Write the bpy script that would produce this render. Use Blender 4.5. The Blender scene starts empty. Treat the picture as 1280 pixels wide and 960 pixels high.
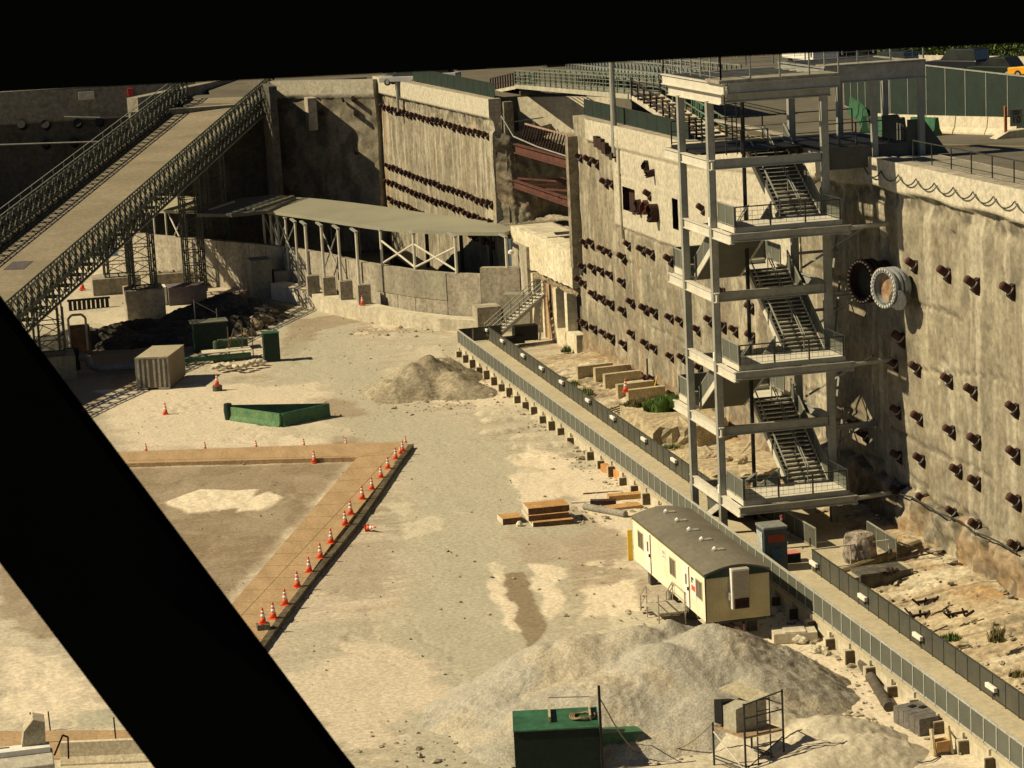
import bpy, bmesh, math, random
import numpy as np
from mathutils import Vector, Matrix
random.seed(7)
S = bpy.context.scene
COL = S.collection
R = math.radians

# ------------------------------------------------------------------ camera, sky, sun, exposure
# world: +Y runs along the long slurry wall away from the viewer, +X to the wall, z = 0 pit floor, metres
FPX, CXP, CYP = 3000.0, 640.0, 480.0
RHO = math.atan(.0515); PIT = math.atan(576/3000.); YAW = R(12.6); EYE = Vector((0, 0, 33.0))
F0 = Vector((math.sin(YAW), math.cos(YAW), 0)); R0 = Vector((math.cos(YAW), -math.sin(YAW), 0))
FW = F0*math.cos(PIT)+Vector((0, 0, -math.sin(PIT)))
D0 = Vector((0, 0, -math.cos(PIT)))-F0*math.sin(PIT)
RT = R0*math.cos(RHO)+D0*math.sin(RHO); DN = -R0*math.sin(RHO)+D0*math.cos(RHO)
cam = bpy.data.cameras.new('camera'); co = bpy.data.objects.new('camera', cam); COL.objects.link(co)
mm = Matrix((RT, -DN, -FW)).transposed().to_4x4(); mm.translation = EYE
co.matrix_world = mm
cam.sensor_width = 36; cam.lens = FPX/1280*36; cam.clip_start = .3; cam.clip_end = 4000
cam.dof.use_dof = True; cam.dof.focus_distance = 150; cam.dof.aperture_fstop = 32
S.camera = co
S.render.resolution_x = 1024; S.render.resolution_y = 768
SUN_EL = 43.0; SUN_DIR = Vector((1, -.12, -math.tan(R(SUN_EL))))     # direction the light travels
w = bpy.data.worlds.new('World'); S.world = w; w.use_nodes = True
nt = w.node_tree; bg = nt.nodes['Background']
sky = nt.nodes.new('ShaderNodeTexSky'); sky.sky_type = 'NISHITA'; sky.sun_disc = False
sky.sun_elevation = R(SUN_EL); sky.sun_rotation = R(-83); sky.air_density = 0.6; sky.dust_density = 0.5; sky.altitude = 2500
nt.links.new(sky.outputs[0], bg.inputs[0]); bg.inputs[1].default_value = .05
sl = bpy.data.lights.new('sun', 'SUN'); sl.energy = 5.0; sl.angle = R(.5); sl.color = (1, .88, .66)
so = bpy.data.objects.new('sun', sl); COL.objects.link(so); so.location = (-50, 100, 120)
so.rotation_euler = SUN_DIR.to_track_quat('-Z', 'Y').to_euler()
vs = S.view_settings; vs.view_transform = 'Standard'; vs.look = 'None'; vs.gamma = 1; vs.use_curve_mapping = False
vs.exposure = 0.33
vs.use_white_balance = True; vs.white_balance_temperature = 7150; vs.white_balance_tint = 8
S.cycles.diffuse_bounces = 2

# ------------------------------------------------------------------ measuring helpers (photo pixel -> place in the world)
def ray(x, y): return FW+RT*((x-CXP)/FPX)+DN*((y-CYP)/FPX)
def G(x, y, z=0.0):
    v = ray(x, y); return EYE+v*((z-EYE.z)/v.z)
def PX(x, y, X):
    v = ray(x, y); return EYE+v*(X/v.x)
def PY(x, y, Y):
    v = ray(x, y); return EYE+v*(Y/v.y)
WALL = [(46.4, 60.0), (46.0, 113.0), (45.1, 176.0), (44.1, 200.0), (42.1, 246.0)]   # slurry wall in plan
def wallX(Y):
    for (x0, y0), (x1, y1) in zip(WALL, WALL[1:]):
        if Y <= y1: return x0+(x1-x0)*(Y-y0)/(y1-y0)
    return WALL[-1][0]
def W(x, y):
    P = PX(x, y, 45.5)
    for _ in range(6): P = PX(x, y, wallX(P.y))
    return P
def wallTop(Y): return 20.15 if Y < 118 else (20.15-(Y-118)/30*1.5 if Y < 148 else (18.6-(Y-148)*.004))

# ------------------------------------------------------------------ noise (numpy)
def _h(i, j, s):
    n = np.sin(i*127.1+j*311.7+s*74.7)*43758.5453
    return n-np.floor(n)
def vn(x, y, s=0):
    xi = np.floor(x); yi = np.floor(y); u = x-xi; v = y-yi
    u = u*u*(3-2*u); v = v*v*(3-2*v)
    return (_h(xi, yi, s)*(1-u)+_h(xi+1, yi, s)*u)*(1-v)+(_h(xi, yi+1, s)*(1-u)+_h(xi+1, yi+1, s)*u)*v
def fbm(x, y, o=4, s=0):
    a = .5; t = 0; n = 0
    for k in range(o):
        t = t+a*vn(x*2**k, y*2**k, s+k*13); n += a; a *= .5
    return t/n
def sst(a, b, x):
    t = np.clip((x-a)/(b-a), 0, 1); return t*t*(3-2*t)

# ------------------------------------------------------------------ materials
MATS = {}
def M(name, c1, c2=None, scale=1.0, rough=.85, metal=0.0, bump=0.0, bscale=8.0, stretch=(1, 1, 1), mask=None, fine=.25, spec=.3, rot=0, detail=6):
    if name in MATS: return MATS[name]
    m = bpy.data.materials.new(name); m.use_nodes = True; MATS[name] = m
    nt = m.node_tree; N = nt.nodes; L = nt.links; bs = N['Principled BSDF']
    c2 = c2 or tuple(v*.75 for v in c1)
    tc = N.new('ShaderNodeTexCoord'); mp = N.new('ShaderNodeMapping'); mp.inputs['Scale'].default_value = stretch
    mp.inputs['Rotation'].default_value = (0, 0, rot)
    L.new(tc.outputs['Object'], mp.inputs[0])
    n1 = N.new('ShaderNodeTexNoise'); n1.inputs['Scale'].default_value = scale; n1.inputs['Detail'].default_value = detail
    n1.inputs['Roughness'].default_value = .65; L.new(mp.outputs[0], n1.inputs[0])
    cr = N.new('ShaderNodeValToRGB'); cr.color_ramp.elements[0].position = .36; cr.color_ramp.elements[1].position = .66
    cr.color_ramp.elements[0].color = (*c2, 1); cr.color_ramp.elements[1].color = (*c1, 1)
    L.new(n1.outputs[0], cr.inputs[0])
    n2 = N.new('ShaderNodeTexNoise'); n2.inputs['Scale'].default_value = bscale; n2.inputs['Detail'].default_value = 5
    n2.inputs['Roughness'].default_value = .7; L.new(tc.outputs['Object'], n2.inputs[0])
    mr = N.new('ShaderNodeMapRange'); mr.inputs[1].default_value = .37; mr.inputs[2].default_value = .63
    mr.inputs[3].default_value = 1-fine; mr.inputs[4].default_value = 1+fine*.6; L.new(n2.outputs[0], mr.inputs[0])
    mx = N.new('ShaderNodeMix'); mx.data_type = 'RGBA'; mx.blend_type = 'MULTIPLY'; mx.inputs[0].default_value = 1
    L.new(cr.outputs[0], mx.inputs[6]); L.new(mr.outputs[0], mx.inputs[7]); out = mx.outputs[2]
    if mask:                                    # mask attribute: three kinds of soil, stain or painted shade
        at = N.new('ShaderNodeAttribute'); at.attribute_name = 'mask'; sp = N.new('ShaderNodeSeparateColor')
        L.new(at.outputs['Color'], sp.inputs[0])
        for k in range(3):
            q = N.new('ShaderNodeMix'); q.data_type = 'RGBA'; L.new(sp.outputs[k], q.inputs[0])
            L.new(out, q.inputs[6])
            sh = N.new('ShaderNodeMix'); sh.data_type = 'RGBA'; sh.blend_type = 'MULTIPLY'; sh.inputs[0].default_value = 1
            sh.inputs[6].default_value = (*mask[k], 1); L.new(mr.outputs[0], sh.inputs[7])
            L.new(sh.outputs[2], q.inputs[7]); out = q.outputs[2]
    L.new(out, bs.inputs['Base Color'])
    bs.inputs['Roughness'].default_value = rough; bs.inputs['Metallic'].default_value = metal
    bs.inputs['Specular IOR Level'].default_value = spec
    if bump:
        b = N.new('ShaderNodeBump'); b.inputs['Strength'].default_value = 1; b.inputs['Distance'].default_value = bump
        L.new(n2.outputs[0], b.inputs['Height']); L.new(b.outputs[0], bs.inputs['Normal'])
    return m

concrete = M('concrete', (.40, .355, .27), (.25, .22, .165), .7, bump=.03, bscale=3, stretch=(1, 1, .25), fine=.3)
concrete_pale = M('concrete pale', (.58, .53, .40), (.42, .37, .27), .6, bump=.02, bscale=3, stretch=(1, 1, .2), fine=.22)
concrete_grey = M('concrete grey', (.30, .28, .21), (.21, .19, .14), .5, bump=.02, bscale=3, stretch=(1, 1, .2), fine=.25)
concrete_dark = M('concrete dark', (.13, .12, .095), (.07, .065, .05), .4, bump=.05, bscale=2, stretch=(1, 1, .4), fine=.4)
wall_mat = M('slurry wall', (.36, .32, .225), (.215, .187, .13), .55, bump=.03, bscale=3.0, stretch=(1, 1, .75), fine=.26,
             mask=[(.33, .215, .11), (.085, .075, .055), (.52, .475, .36)])
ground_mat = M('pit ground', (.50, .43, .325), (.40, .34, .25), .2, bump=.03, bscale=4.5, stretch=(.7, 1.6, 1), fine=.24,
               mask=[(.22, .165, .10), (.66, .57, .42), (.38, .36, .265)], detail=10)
rock_mat = M('rock', (.47, .395, .26), (.32, .25, .155), .7, bump=.045, bscale=3.5, stretch=(.28, 2.2, 1), fine=.35, rot=.2,
             mask=[(.38, .24, .11), (.12, .095, .065), (.52, .46, .33)])
gravel_mat = M('gravel', (.42, .39, .315), (.36, .335, .27), .5, bump=.06, bscale=9, fine=.3, detail=8,
               mask=[(.46, .40, .29), (.22, .19, .14), (.36, .335, .26)])
steel = M('galvanised and shaded steel', (.33, .33, .285), (.25, .25, .21), 1.2, rough=.55, metal=.15, fine=.12, bscale=5)
steel_pale = M('pale and sunlit steel', (.60, .57, .47), (.50, .47, .38), 1.2, rough=.5, fine=.1, bscale=5)
steel_dark = M('dark steel', (.055, .06, .05), (.035, .038, .032), 1.5, rough=.5, metal=.2, fine=.3, bscale=5)
bailey = M('bailey steel', (.10, .11, .085), (.05, .056, .045), 2.0, rough=.5, metal=.3, fine=.3)
rust = M('rust', (.085, .035, .024), (.045, .02, .015), 3, rough=.9, fine=.35)
rust_dark = M('dark rust', (.05, .023, .018), (.025, .013, .011), 3, rough=.9, fine=.3)
brown_beam = M('red brown beam', (.12, .045, .03), (.07, .028, .02), 1.2, rough=.75, fine=.3)
panel_dark = M('dark fence panel', (.085, .085, .065), (.06, .06, .048), .8, rough=.6, fine=.15)
panel_grey = M('grey mesh panel', (.115, .12, .095), (.09, .095, .075), .8, rough=.6, fine=.2, bscale=25)
deck_mat = M('walk deck', (.47, .41, .28), (.38, .33, .22), .3, bump=.01, bscale=4, fine=.15)
road_mat = M('asphalt', (.135, .12, .088), (.09, .08, .058), .25, bump=.01, bscale=5, fine=.2)
plate = M('steel stair tread', (.5, .47, .38), (.4, .38, .3), 3, rough=.5, metal=.2, fine=.25)
ply = M('plywood', (.44, .30, .165), (.33, .225, .12), .9, bump=.01, bscale=6, stretch=(1, .3, 1), fine=.25, rough=.8)
timber = M('old timber', (.13, .105, .06), (.05, .042, .026), 1.5, bump=.02, bscale=5, fine=.4)
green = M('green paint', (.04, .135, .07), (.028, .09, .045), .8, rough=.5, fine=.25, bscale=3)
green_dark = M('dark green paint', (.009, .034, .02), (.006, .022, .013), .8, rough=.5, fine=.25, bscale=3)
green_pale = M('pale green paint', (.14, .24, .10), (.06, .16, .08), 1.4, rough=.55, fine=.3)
cream = M('cream siding', (.76, .72, .54), (.68, .635, .46), .5, rough=.5, fine=.06, bscale=2)
tan_trim_shade = M('tan trim and end shade', (.50, .43, .25), (.44, .37, .21), .6, rough=.6, fine=.1, bscale=2)
roof_mat = M('grey roof', (.17, .155, .115), (.13, .115, .085), .5, rough=.8, fine=.15, bscale=5)
orange = M('cone orange', (.80, .11, .04), (.62, .08, .03), 4, rough=.5, fine=.12)
white = M('white', (.78, .76, .68), (.66, .64, .56), 3, rough=.5, fine=.08)
black = M('black', (.012, .012, .010), (.008, .008, .007), 3, rough=.6, fine=.1)
glass_dark = M('dark glass', (.03, .035, .03), (.02, .022, .02), 1, rough=.15, spec=.6, fine=.05)
yellow = M('yellow', (.75, .50, .06), (.65, .42, .05), 3, rough=.5, fine=.1)
blue = M('blue plastic', (.05, .07, .08), (.035, .05, .06), 2, rough=.5, fine=.1)
leaf = M('leaves', (.12, .17, .045), (.07, .11, .03), 3, rough=.8, fine=.3)
straw = M('dry grass', (.20, .17, .06), (.11, .10, .04), 3, rough=.9, fine=.3)
metal_roof = M('standing seam roof', (.30, .29, .21), (.25, .24, .175), .2, rough=.55, metal=.1, fine=.1)

# ------------------------------------------------------------------ mesh builder
def woff(p):
    t = Vector((0, 0, 0))
    while p: t = t+p.location; p = p.parent
    return t
class MB:
    def __init__(s): s.v = []; s.f = []; s.m = []
    def poly(s, pts, mi=0):
        b = len(s.v); s.v += [tuple(p) for p in pts]; s.f.append(tuple(range(b, b+len(pts)))); s.m.append(mi); return s
    def hexa(s, p, mi=0):         # 8 corners: bottom 0-3, top 4-7
        b = len(s.v); s.v += [tuple(q) for q in p]
        for f in ((0, 3, 2, 1), (4, 5, 6, 7), (0, 1, 5, 4), (1, 2, 6, 5), (2, 3, 7, 6), (3, 0, 4, 7)):
            s.f.append(tuple(b+i for i in f)); s.m.append(mi)
        return s
    def box(s, x0, x1, y0, y1, z0, z1, mi=0):
        return s.hexa([(x0, y0, z0), (x1, y0, z0), (x1, y1, z0), (x0, y1, z0), (x0, y0, z1), (x1, y0, z1), (x1, y1, z1), (x0, y1, z1)], mi)
    def cbox(s, c, sx, sy, sz, rz=0, mi=0):      # centred in xy, base at c.z
        ca, sa = math.cos(rz), math.sin(rz); p = []
        for z in (0, sz):
            for a, b in ((-1, -1), (1, -1), (1, 1), (-1, 1)):
                x, y = a*sx/2, b*sy/2; p.append((c[0]+x*ca-y*sa, c[1]+x*sa+y*ca, c[2]+z))
        return s.hexa(p, mi)
    def bar(s, a, b, w, h=None, up=(0, 0, 1), mi=0):
        a = Vector(a); b = Vector(b); h = h or w; d = (b-a)
        if d.length < 1e-6: return s
        d.normalize(); u = Vector(up)
        if abs(d.dot(u)) > .98: u = Vector((0, 1, 0))
        r = d.cross(u).normalized(); u = r.cross(d).normalized(); r = r*w/2; u = u*h/2
        return s.hexa([a-r-u, a+r-u, b+r-u, b-r-u, a-r+u, a+r+u, b+r+u, b-r+u], mi)
    def tube(s, a, b, r, n=8, r2=None, mi=0, caps=True):
        a = Vector(a); b = Vector(b); r2 = r if r2 is None else r2; d = (b-a).normalized()
        u = Vector((0, 0, 1)) if abs(d.z) < .9 else Vector((1, 0, 0))
        x = d.cross(u).normalized(); y = d.cross(x); k = len(s.v)
        for P, q in ((a, r), (b, r2)):
            for i in range(n):
                t = 2*math.pi*i/n; s.v.append(tuple(P+x*math.cos(t)*q+y*math.sin(t)*q))
        for i in range(n):
            s.f.append((k+i, k+(i+1) % n, k+n+(i+1) % n, k+n+i)); s.m.append(mi)
        if caps:
            s.f.append(tuple(k+i for i in range(n))[::-1]); s.m.append(mi); s.f.append(tuple(k+n+i for i in range(n))); s.m.append(mi)
        return s
    def path(s, pts, r, n=6, mi=0):
        for a, b in zip(pts, pts[1:]): s.tube(a, b, r, n, mi=mi)
        return s
    def prism(s, poly, z0, z1, mi=0, mtop=None):   # poly of (x,y), z0/z1 numbers or lists
        n = len(poly); k = len(s.v)
        z0 = z0 if isinstance(z0, (list, tuple)) else [z0]*n; z1 = z1 if isinstance(z1, (list, tuple)) else [z1]*n
        s.v += [(p[0], p[1], z) for p, z in zip(poly, z0)]+[(p[0], p[1], z) for p, z in zip(poly, z1)]
        for i in range(n):
            j = (i+1) % n; s.f.append((k+i, k+j, k+n+j, k+n+i)); s.m.append(mi)
        s.f.append(tuple(range(k, k+n))[::-1]); s.m.append(mi); s.f.append(tuple(range(k+n, k+2*n))); s.m.append(mi if mtop is None else mtop)
        return s
    def extr(s, pts, d, mi=0):        # planar polygon pushed along d
        d = Vector(d); n = len(pts); k = len(s.v); pts = [Vector(p) for p in pts]
        s.v += [tuple(p) for p in pts]+[tuple(p+d) for p in pts]
        for i in range(n):
            j = (i+1) % n; s.f.append((k+i, k+j, k+n+j, k+n+i)); s.m.append(mi)
        s.f.append(tuple(range(k, k+n))[::-1]); s.m.append(mi); s.f.append(tuple(range(k+n, k+2*n))); s.m.append(mi)
        return s
    def lathe(s, c, prof, n=12, mi=0):
        k = len(s.v)
        for r, z in prof:
            for i in range(n):
                t = 2*math.pi*i/n; s.v.append((c[0]+r*math.cos(t), c[1]+r*math.sin(t), c[2]+z))
        for q in range(len(prof)-1):
            for i in range(n):
                s.f.append((k+q*n+i, k+q*n+(i+1) % n, k+(q+1)*n+(i+1) % n, k+(q+1)*n+i)); s.m.append(mi)
        s.f.append(tuple(k+i for i in range(n))[::-1]); s.m.append(mi)
        s.f.append(tuple(k+(len(prof)-1)*n+i for i in range(n))); s.m.append(mi)
        return s
    def build(s, name, mats, parent=None, smooth=False, bevel=0):
        me = bpy.data.meshes.new(name)
        off = woff(parent)
        me.from_pydata([(v[0]-off.x, v[1]-off.y, v[2]-off.z) for v in s.v], [], s.f)
        mats = mats if isinstance(mats, (list, tuple)) else [mats]
        for q in mats: me.materials.append(q)
        me.polygons.foreach_set('material_index', s.m)
        if smooth: me.polygons.foreach_set('use_smooth', [True]*len(s.f))
        bm = bmesh.new(); bm.from_mesh(me); bmesh.ops.recalc_face_normals(bm, faces=bm.faces); bm.to_mesh(me); bm.free()
        me.update()
        o = bpy.data.objects.new(name, me); COL.objects.link(o)
        if parent: o.parent = parent
        if bevel:
            b = o.modifiers.new('bevel', 'BEVEL'); b.width = bevel; b.segments = 2; b.limit_method = 'ANGLE'
        return o
NAMED = {}
def tag(o, label=None, cat=None, group=None, kind=None):
    if label: o['label'] = label
    if cat: o['category'] = cat
    if group: o['group'] = group
    if kind: o['kind'] = kind
    return o
def thing(name, label, cat, loc=(0, 0, 0), rz=0, group=None, world=True):
    o = bpy.data.objects.new(name, None); COL.objects.link(o); o.empty_display_size = .3
    o.location = loc; o.rotation_euler = (0, 0, rz)
    return tag(o, label, cat, group)
def single(name, mb, mats, label, cat, group=None, smooth=False, bevel=0, loc=None):
    if loc is not None:
        L = Vector(loc); mb.v = [(v[0]-L.x, v[1]-L.y, v[2]-L.z) for v in mb.v]
    o = mb.build(name, mats, None, smooth, bevel)
    if loc is not None: o.location = loc
    return tag(o, label, cat, group)
def copy_thing(o, loc=None, rz=None, label=None, group=None):
    c = o.copy(); COL.objects.link(c)
    if loc is not None: c.location = loc
    if rz is not None: c.rotation_euler = (0, 0, rz) if not isinstance(rz, tuple) else rz
    if label: c['label'] = label
    if group: c['group'] = group
    for ch in list(o.children):
        d = ch.copy(); COL.objects.link(d); d.parent = c
        for g in list(ch.children):
            e = g.copy(); COL.objects.link(e); e.parent = d
    return c
def grid(name, P, mask=None, mats=None, smooth=True, parent=None, skip=None, loc=(0, 0, 0)):
    """P: (n,m,3) array -> mesh with the mask attribute"""
    n, m = P.shape[:2]; me = bpy.data.meshes.new(name)
    V = P.reshape(-1, 3)-np.array(loc)
    idx = np.arange(n*m).reshape(n, m)
    q = np.stack([idx[:-1, :-1], idx[1:, :-1], idx[1:, 1:], idx[:-1, 1:]], -1)
    if skip is not None: q = q[~skip]
    q = q.reshape(-1, 4)
    me.from_pydata(V.tolist(), [], q.tolist())
    if mask is not None:
        a = me.color_attributes.new('mask', 'FLOAT_COLOR', 'POINT')
        c = np.ones((n*m, 4), np.float32); c[:, :3] = np.clip(mask.reshape(-1, 3), 0, 1); a.data.foreach_set('color', c.ravel())
    me.materials.append(mats)
    if smooth: me.polygons.foreach_set('use_smooth', [True]*len(me.polygons))
    me.update(); o = bpy.data.objects.new(name, me); COL.objects.link(o); o.location = loc if parent is None else (0, 0, 0)
    if parent: o.parent = parent
    return o
def struct(o): o['kind'] = 'structure'; return o
# ------------------------------------------------------------------ pit floor
XS = np.arange(-12, 46.01, .16); YS = np.arange(66, 252, .2)
GX, GY = np.meshgrid(XS, YS, indexing='ij')
def toW(pts, z=0): return [(G(x, y, z).x, G(x, y, z).y) for x, y in pts]
def inpoly(px, py, poly):
    ins = np.zeros(px.shape, bool); n = len(poly)
    for i in range(n):
        (x0, y0), (x1, y1) = poly[i], poly[(i+1) % n]
        if y0 == y1: continue
        c = ((y0 > py) != (y1 > py)) & (px < (x1-x0)*(py-y0)/(y1-y0)+x0); ins ^= c
    return ins
def segd(px, py, a, b):
    dx, dy = b[0]-a[0], b[1]-a[1]; t = np.clip(((px-a[0])*dx+(py-a[1])*dy)/(dx*dx+dy*dy+1e-9), 0, 1)
    return np.hypot(px-a[0]-t*dx, py-a[1]-t*dy)
def polyd(px, py, poly, closed=True):
    d = np.full(px.shape, 1e9); n = len(poly)
    for i in range(n if closed else n-1): d = np.minimum(d, segd(px, py, poly[i], poly[(i+1) % n]))
    return d
def patch(poly, soft=.5, warp=.5, s=1):     # soft-edged patch with a wandering outline
    wx = GX+warp*2*(fbm(GX*.7, GY*.7, 4, s)-.5); wy = GY+warp*3*(fbm(GX*.7, GY*.7, 4, s+5)-.5)
    ins = inpoly(wx, wy, poly); d = polyd(wx, wy, poly); d = np.where(ins, d, -d)
    return sst(-soft, soft, d)
nl = fbm(GX*.25, GY*.12, 5, 3); ns = fbm(GX*1.3, GY*.9, 4, 8)
gz = (nl-.5)*.12+(ns-.5)*.04+(fbm(GX*2.7, GY*2.2, 3, 58)-.5)*.04
mk = np.zeros(GX.shape+(3,)); hf = fbm(GX*1.9, GY*1.3, 5, 57)-.5; hf2 = fbm(GX*5, GY*4, 3, 59)-.5
def band(f, a, w_): return sst(a-w_, a+w_, f+.10*hf+.05*hf2)      # crisp, ragged edge
q1 = fbm(GX*.15+3, GY*.075, 5, 21); q2 = fbm(GX*.26, GY*.12+9, 5, 31); q3 = fbm(GX*.13+7, GY*.065, 4, 41); q4 = fbm(GX*.55, GY*.28, 4, 47)
mud_shade = band(q1, .58, .02)*.40+band(q4, .66, .015)*.22+sst(.56, .66, fbm(GX*.35, GY*2.2, 4, 44))*.28
pale = np.maximum(np.maximum(band(q2, .585, .008)*.65, sst(.57, .66, fbm(GX*.3+5, GY*2.0, 4, 45))*.35), band(q4, .63, .01)*.30*(fbm(GX*.1, GY*.08, 2, 48) > .5)); grey = band(q3, .50, .02)*.45
crk = sst(.012, .004, np.abs(fbm(GX*.22, GY*.13, 5, 51)-.5))*(fbm(GX*.2, GY*.2, 2, 53) > .5)
gz = gz-crk*.05
lane = toW([(640, 955), (600, 820), (610, 720), (600, 620), (560, 560), (480, 520), (420, 470), (380, 420), (400, 395)])
dl = polyd(GX+1.5*(q3-.5), GY, lane, False)
ln_ = sst(4.4, 3.2, dl+1.2*hf*2); grey = np.maximum(grey, ln_*(.75+.3*hf)); pale = pale*(1-ln_*.75); mud_shade = mud_shade*(1-ln_*.6)
lane2 = toW([(560, 560), (400, 540), (250, 530), (120, 525)])
grey = np.maximum(grey, sst(2.0, 1.2, polyd(GX, GY, lane2, False)+hf)*.5)
for li, ln in enumerate([lane, [(p[0]+2.4, p[1]) for p in lane], [(p[0]-1.9, p[1]+2) for p in lane], lane2]):      # faint wheel marks
    wob = 1.6*(fbm(GX*.12, GY*.09, 3, 60+li)-.5); dd = polyd(GX+wob, GY, ln, False)
    for o_ in (.25, 1.15):
        r = sst(.17, .10, np.abs(dd-o_))*(fbm(GX*.5, GY*.18, 3, 70+li) > .54); mud_shade = np.maximum(mud_shade, r*.22)
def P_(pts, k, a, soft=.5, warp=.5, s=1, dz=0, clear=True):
    global gz, mud_shade, pale, grey
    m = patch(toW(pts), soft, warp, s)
    if k == 'mud_shade': mud_shade = np.maximum(mud_shade, m*a*(.7+.5*fbm(GX*.6, GY*.5, 4, 91))); grey = grey*(1-m*.9); pale = pale*(1-m*.8) if clear else pale
    if k == 'pale': pale = np.maximum(pale*(1-m)+0, m*a); mud_shade = mud_shade*(1-m); grey = grey*(1-m)
    if k == 'grey': grey = np.maximum(grey, m*a)
    gz = gz+m*dz
P_([(622, 718), (655, 714), (686, 785), (662, 812), (640, 775)], 'mud_shade', 1.25, .06, .12, 3)
P_([(610, 705), (624, 700), (650, 790), (636, 790), (615, 745)], 'pale', .8, .1, .4, 133)
P_([(662, 700), (700, 708), (705, 760), (690, 775), (668, 740)], 'pale', .8, .1, .6, 134)
P_([(640, 640), (770, 630), (790, 700), (660, 705), (630, 670)], 'mud_shade', .45, .3, .9, 135)
P_([(400, 680), (500, 670), (480, 740), (400, 745)], 'mud_shade', .35, .4, 1.0, 136)
P_([(155, 585), (440, 577), (285, 750), (150, 760), (60, 700)], 'mud_shade', .95, .6, .3, 4)
P_([(205, 628), (250, 613), (322, 612), (305, 635), (235, 642)], 'pale', 1, .15, .25, 5, .05)
P_([(308, 628), (335, 615), (354, 622), (336, 636), (295, 640)], 'pale', 1, .15, .25, 6, .05)
P_([(225, 665), (268, 668), (262, 690), (235, 690)], 'mud_shade', 1.0, .3, .2, 6, -.05)
P_([(640, 655), (725, 640), (740, 665), (640, 675)], 'grey', .8, .8, .8, 7)
P_([(500, 655), (545, 645), (560, 662), (505, 672)], 'pale', .75, .15, .6, 8)
P_([(735, 735), (800, 725), (800, 765), (730, 770)], 'pale', .75, .15, .6, 9)
P_([(655, 560), (720, 575), (700, 590), (640, 580)], 'pale', .75, .15, .6, 9)
P_([(640, 590), (780, 585), (770, 615), (640, 630)], 'pale', .7, .2, .9, 19)
P_([(330, 850), (440, 800), (560, 830), (490, 940), (430, 950)], 'pale', .5, .5, 1.8, 10)
P_([(380, 490), (440, 500), (465, 520), (410, 525)], 'mud_shade', .7, .5, .5, 11)
P_([(415, 545), (455, 545), (450, 575), (415, 575)], 'mud_shade', .5, .5, .5, 12)
P_([(365, 400), (440, 388), (480, 395), (400, 415), (365, 450), (345, 440)], 'mud_shade', .75, .5, .8, 13)
P_([(40, 490), (90, 440), (250, 392), (330, 372), (385, 378), (330, 402), (250, 440), (200, 470), (110, 512)], 'mud_shade', 1.2, .6, .6, 33)  # cast shade of the bridge painted into the soil colour
P_([(360, 425), (500, 430), (460, 490), (330, 480)], 'grey', .6, 1.0, 1.5, 14)
P_([(120, 490), (300, 480), (420, 480), (330, 560), (150, 560)], 'pale', .55, 1.0, 1.5, 15)
P_([(0, 735), (60, 750), (110, 790), (40, 800), (0, 770)], 'mud_shade', .7, .5, .8, 16)
P_([(0, 700), (25, 710), (45, 745), (0, 760)], 'mud_shade', .8, .3, .5, 26)
P_([(0, 800), (100, 830), (150, 900), (0, 905)], 'pale', .8, .8, 1.2, 17, .08)
P_([(100, 890), (148, 885), (165, 905), (95, 912)], 'grey', .9, .4, .4, 18)
P_([(820, 600), (1000, 700), (1050, 820), (1280, 960), (1000, 960), (900, 800), (700, 600)], 'pale', .7, .4, 1.2, 20)
P_([(480, 530), (600, 530), (640, 700), (560, 760), (480, 700)], 'grey', .45, 1.5, 2, 22)
# low broken strips of concrete beside the walk, each about five metres long
for x, y, l in ((605, 518, 45), (612, 526, 60), (650, 548, 50), (650, 560, 55), (645, 573, 60), (612, 541, 30)):
    a = G(x, y); b = G(x+l, y-3)
    d = segd(GX+.3*(ns-.5), GY+.8*(fbm(GX*.8, GY*.8, 3, x)-.5), (a.x, a.y), (b.x, b.y))
    m = sst(.75, .3, d); gz += m*.22*(.6+.8*fbm(GX*1.5, GY, 3, y)); pale = np.maximum(pale, m*.5); mud_shade = np.maximum(mud_shade, sst(1.5, .8, d)*(1-m)*.45)
mud_shade = np.maximum(mud_shade, crk*.6); rim = sst(.3, .45, pale)*sst(.6, .45, pale); mud_shade = np.maximum(mud_shade, rim*.25)
mk[..., 0] = mud_shade; mk[..., 1] = pale; mk[..., 2] = grey
gz = gz+.10*sst(.5, .9, pale)*(ns-.3)
# small dirt mound by the far end of the walk and the big gravel heap are grids of their own
P3 = np.stack([GX, GY, gz], -1)
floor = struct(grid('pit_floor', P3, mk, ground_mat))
b = MB(); b.box(-260, 48, -40, 262, -3.0, -.35); struct(b.build('pit_bed', ground_mat))

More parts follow.
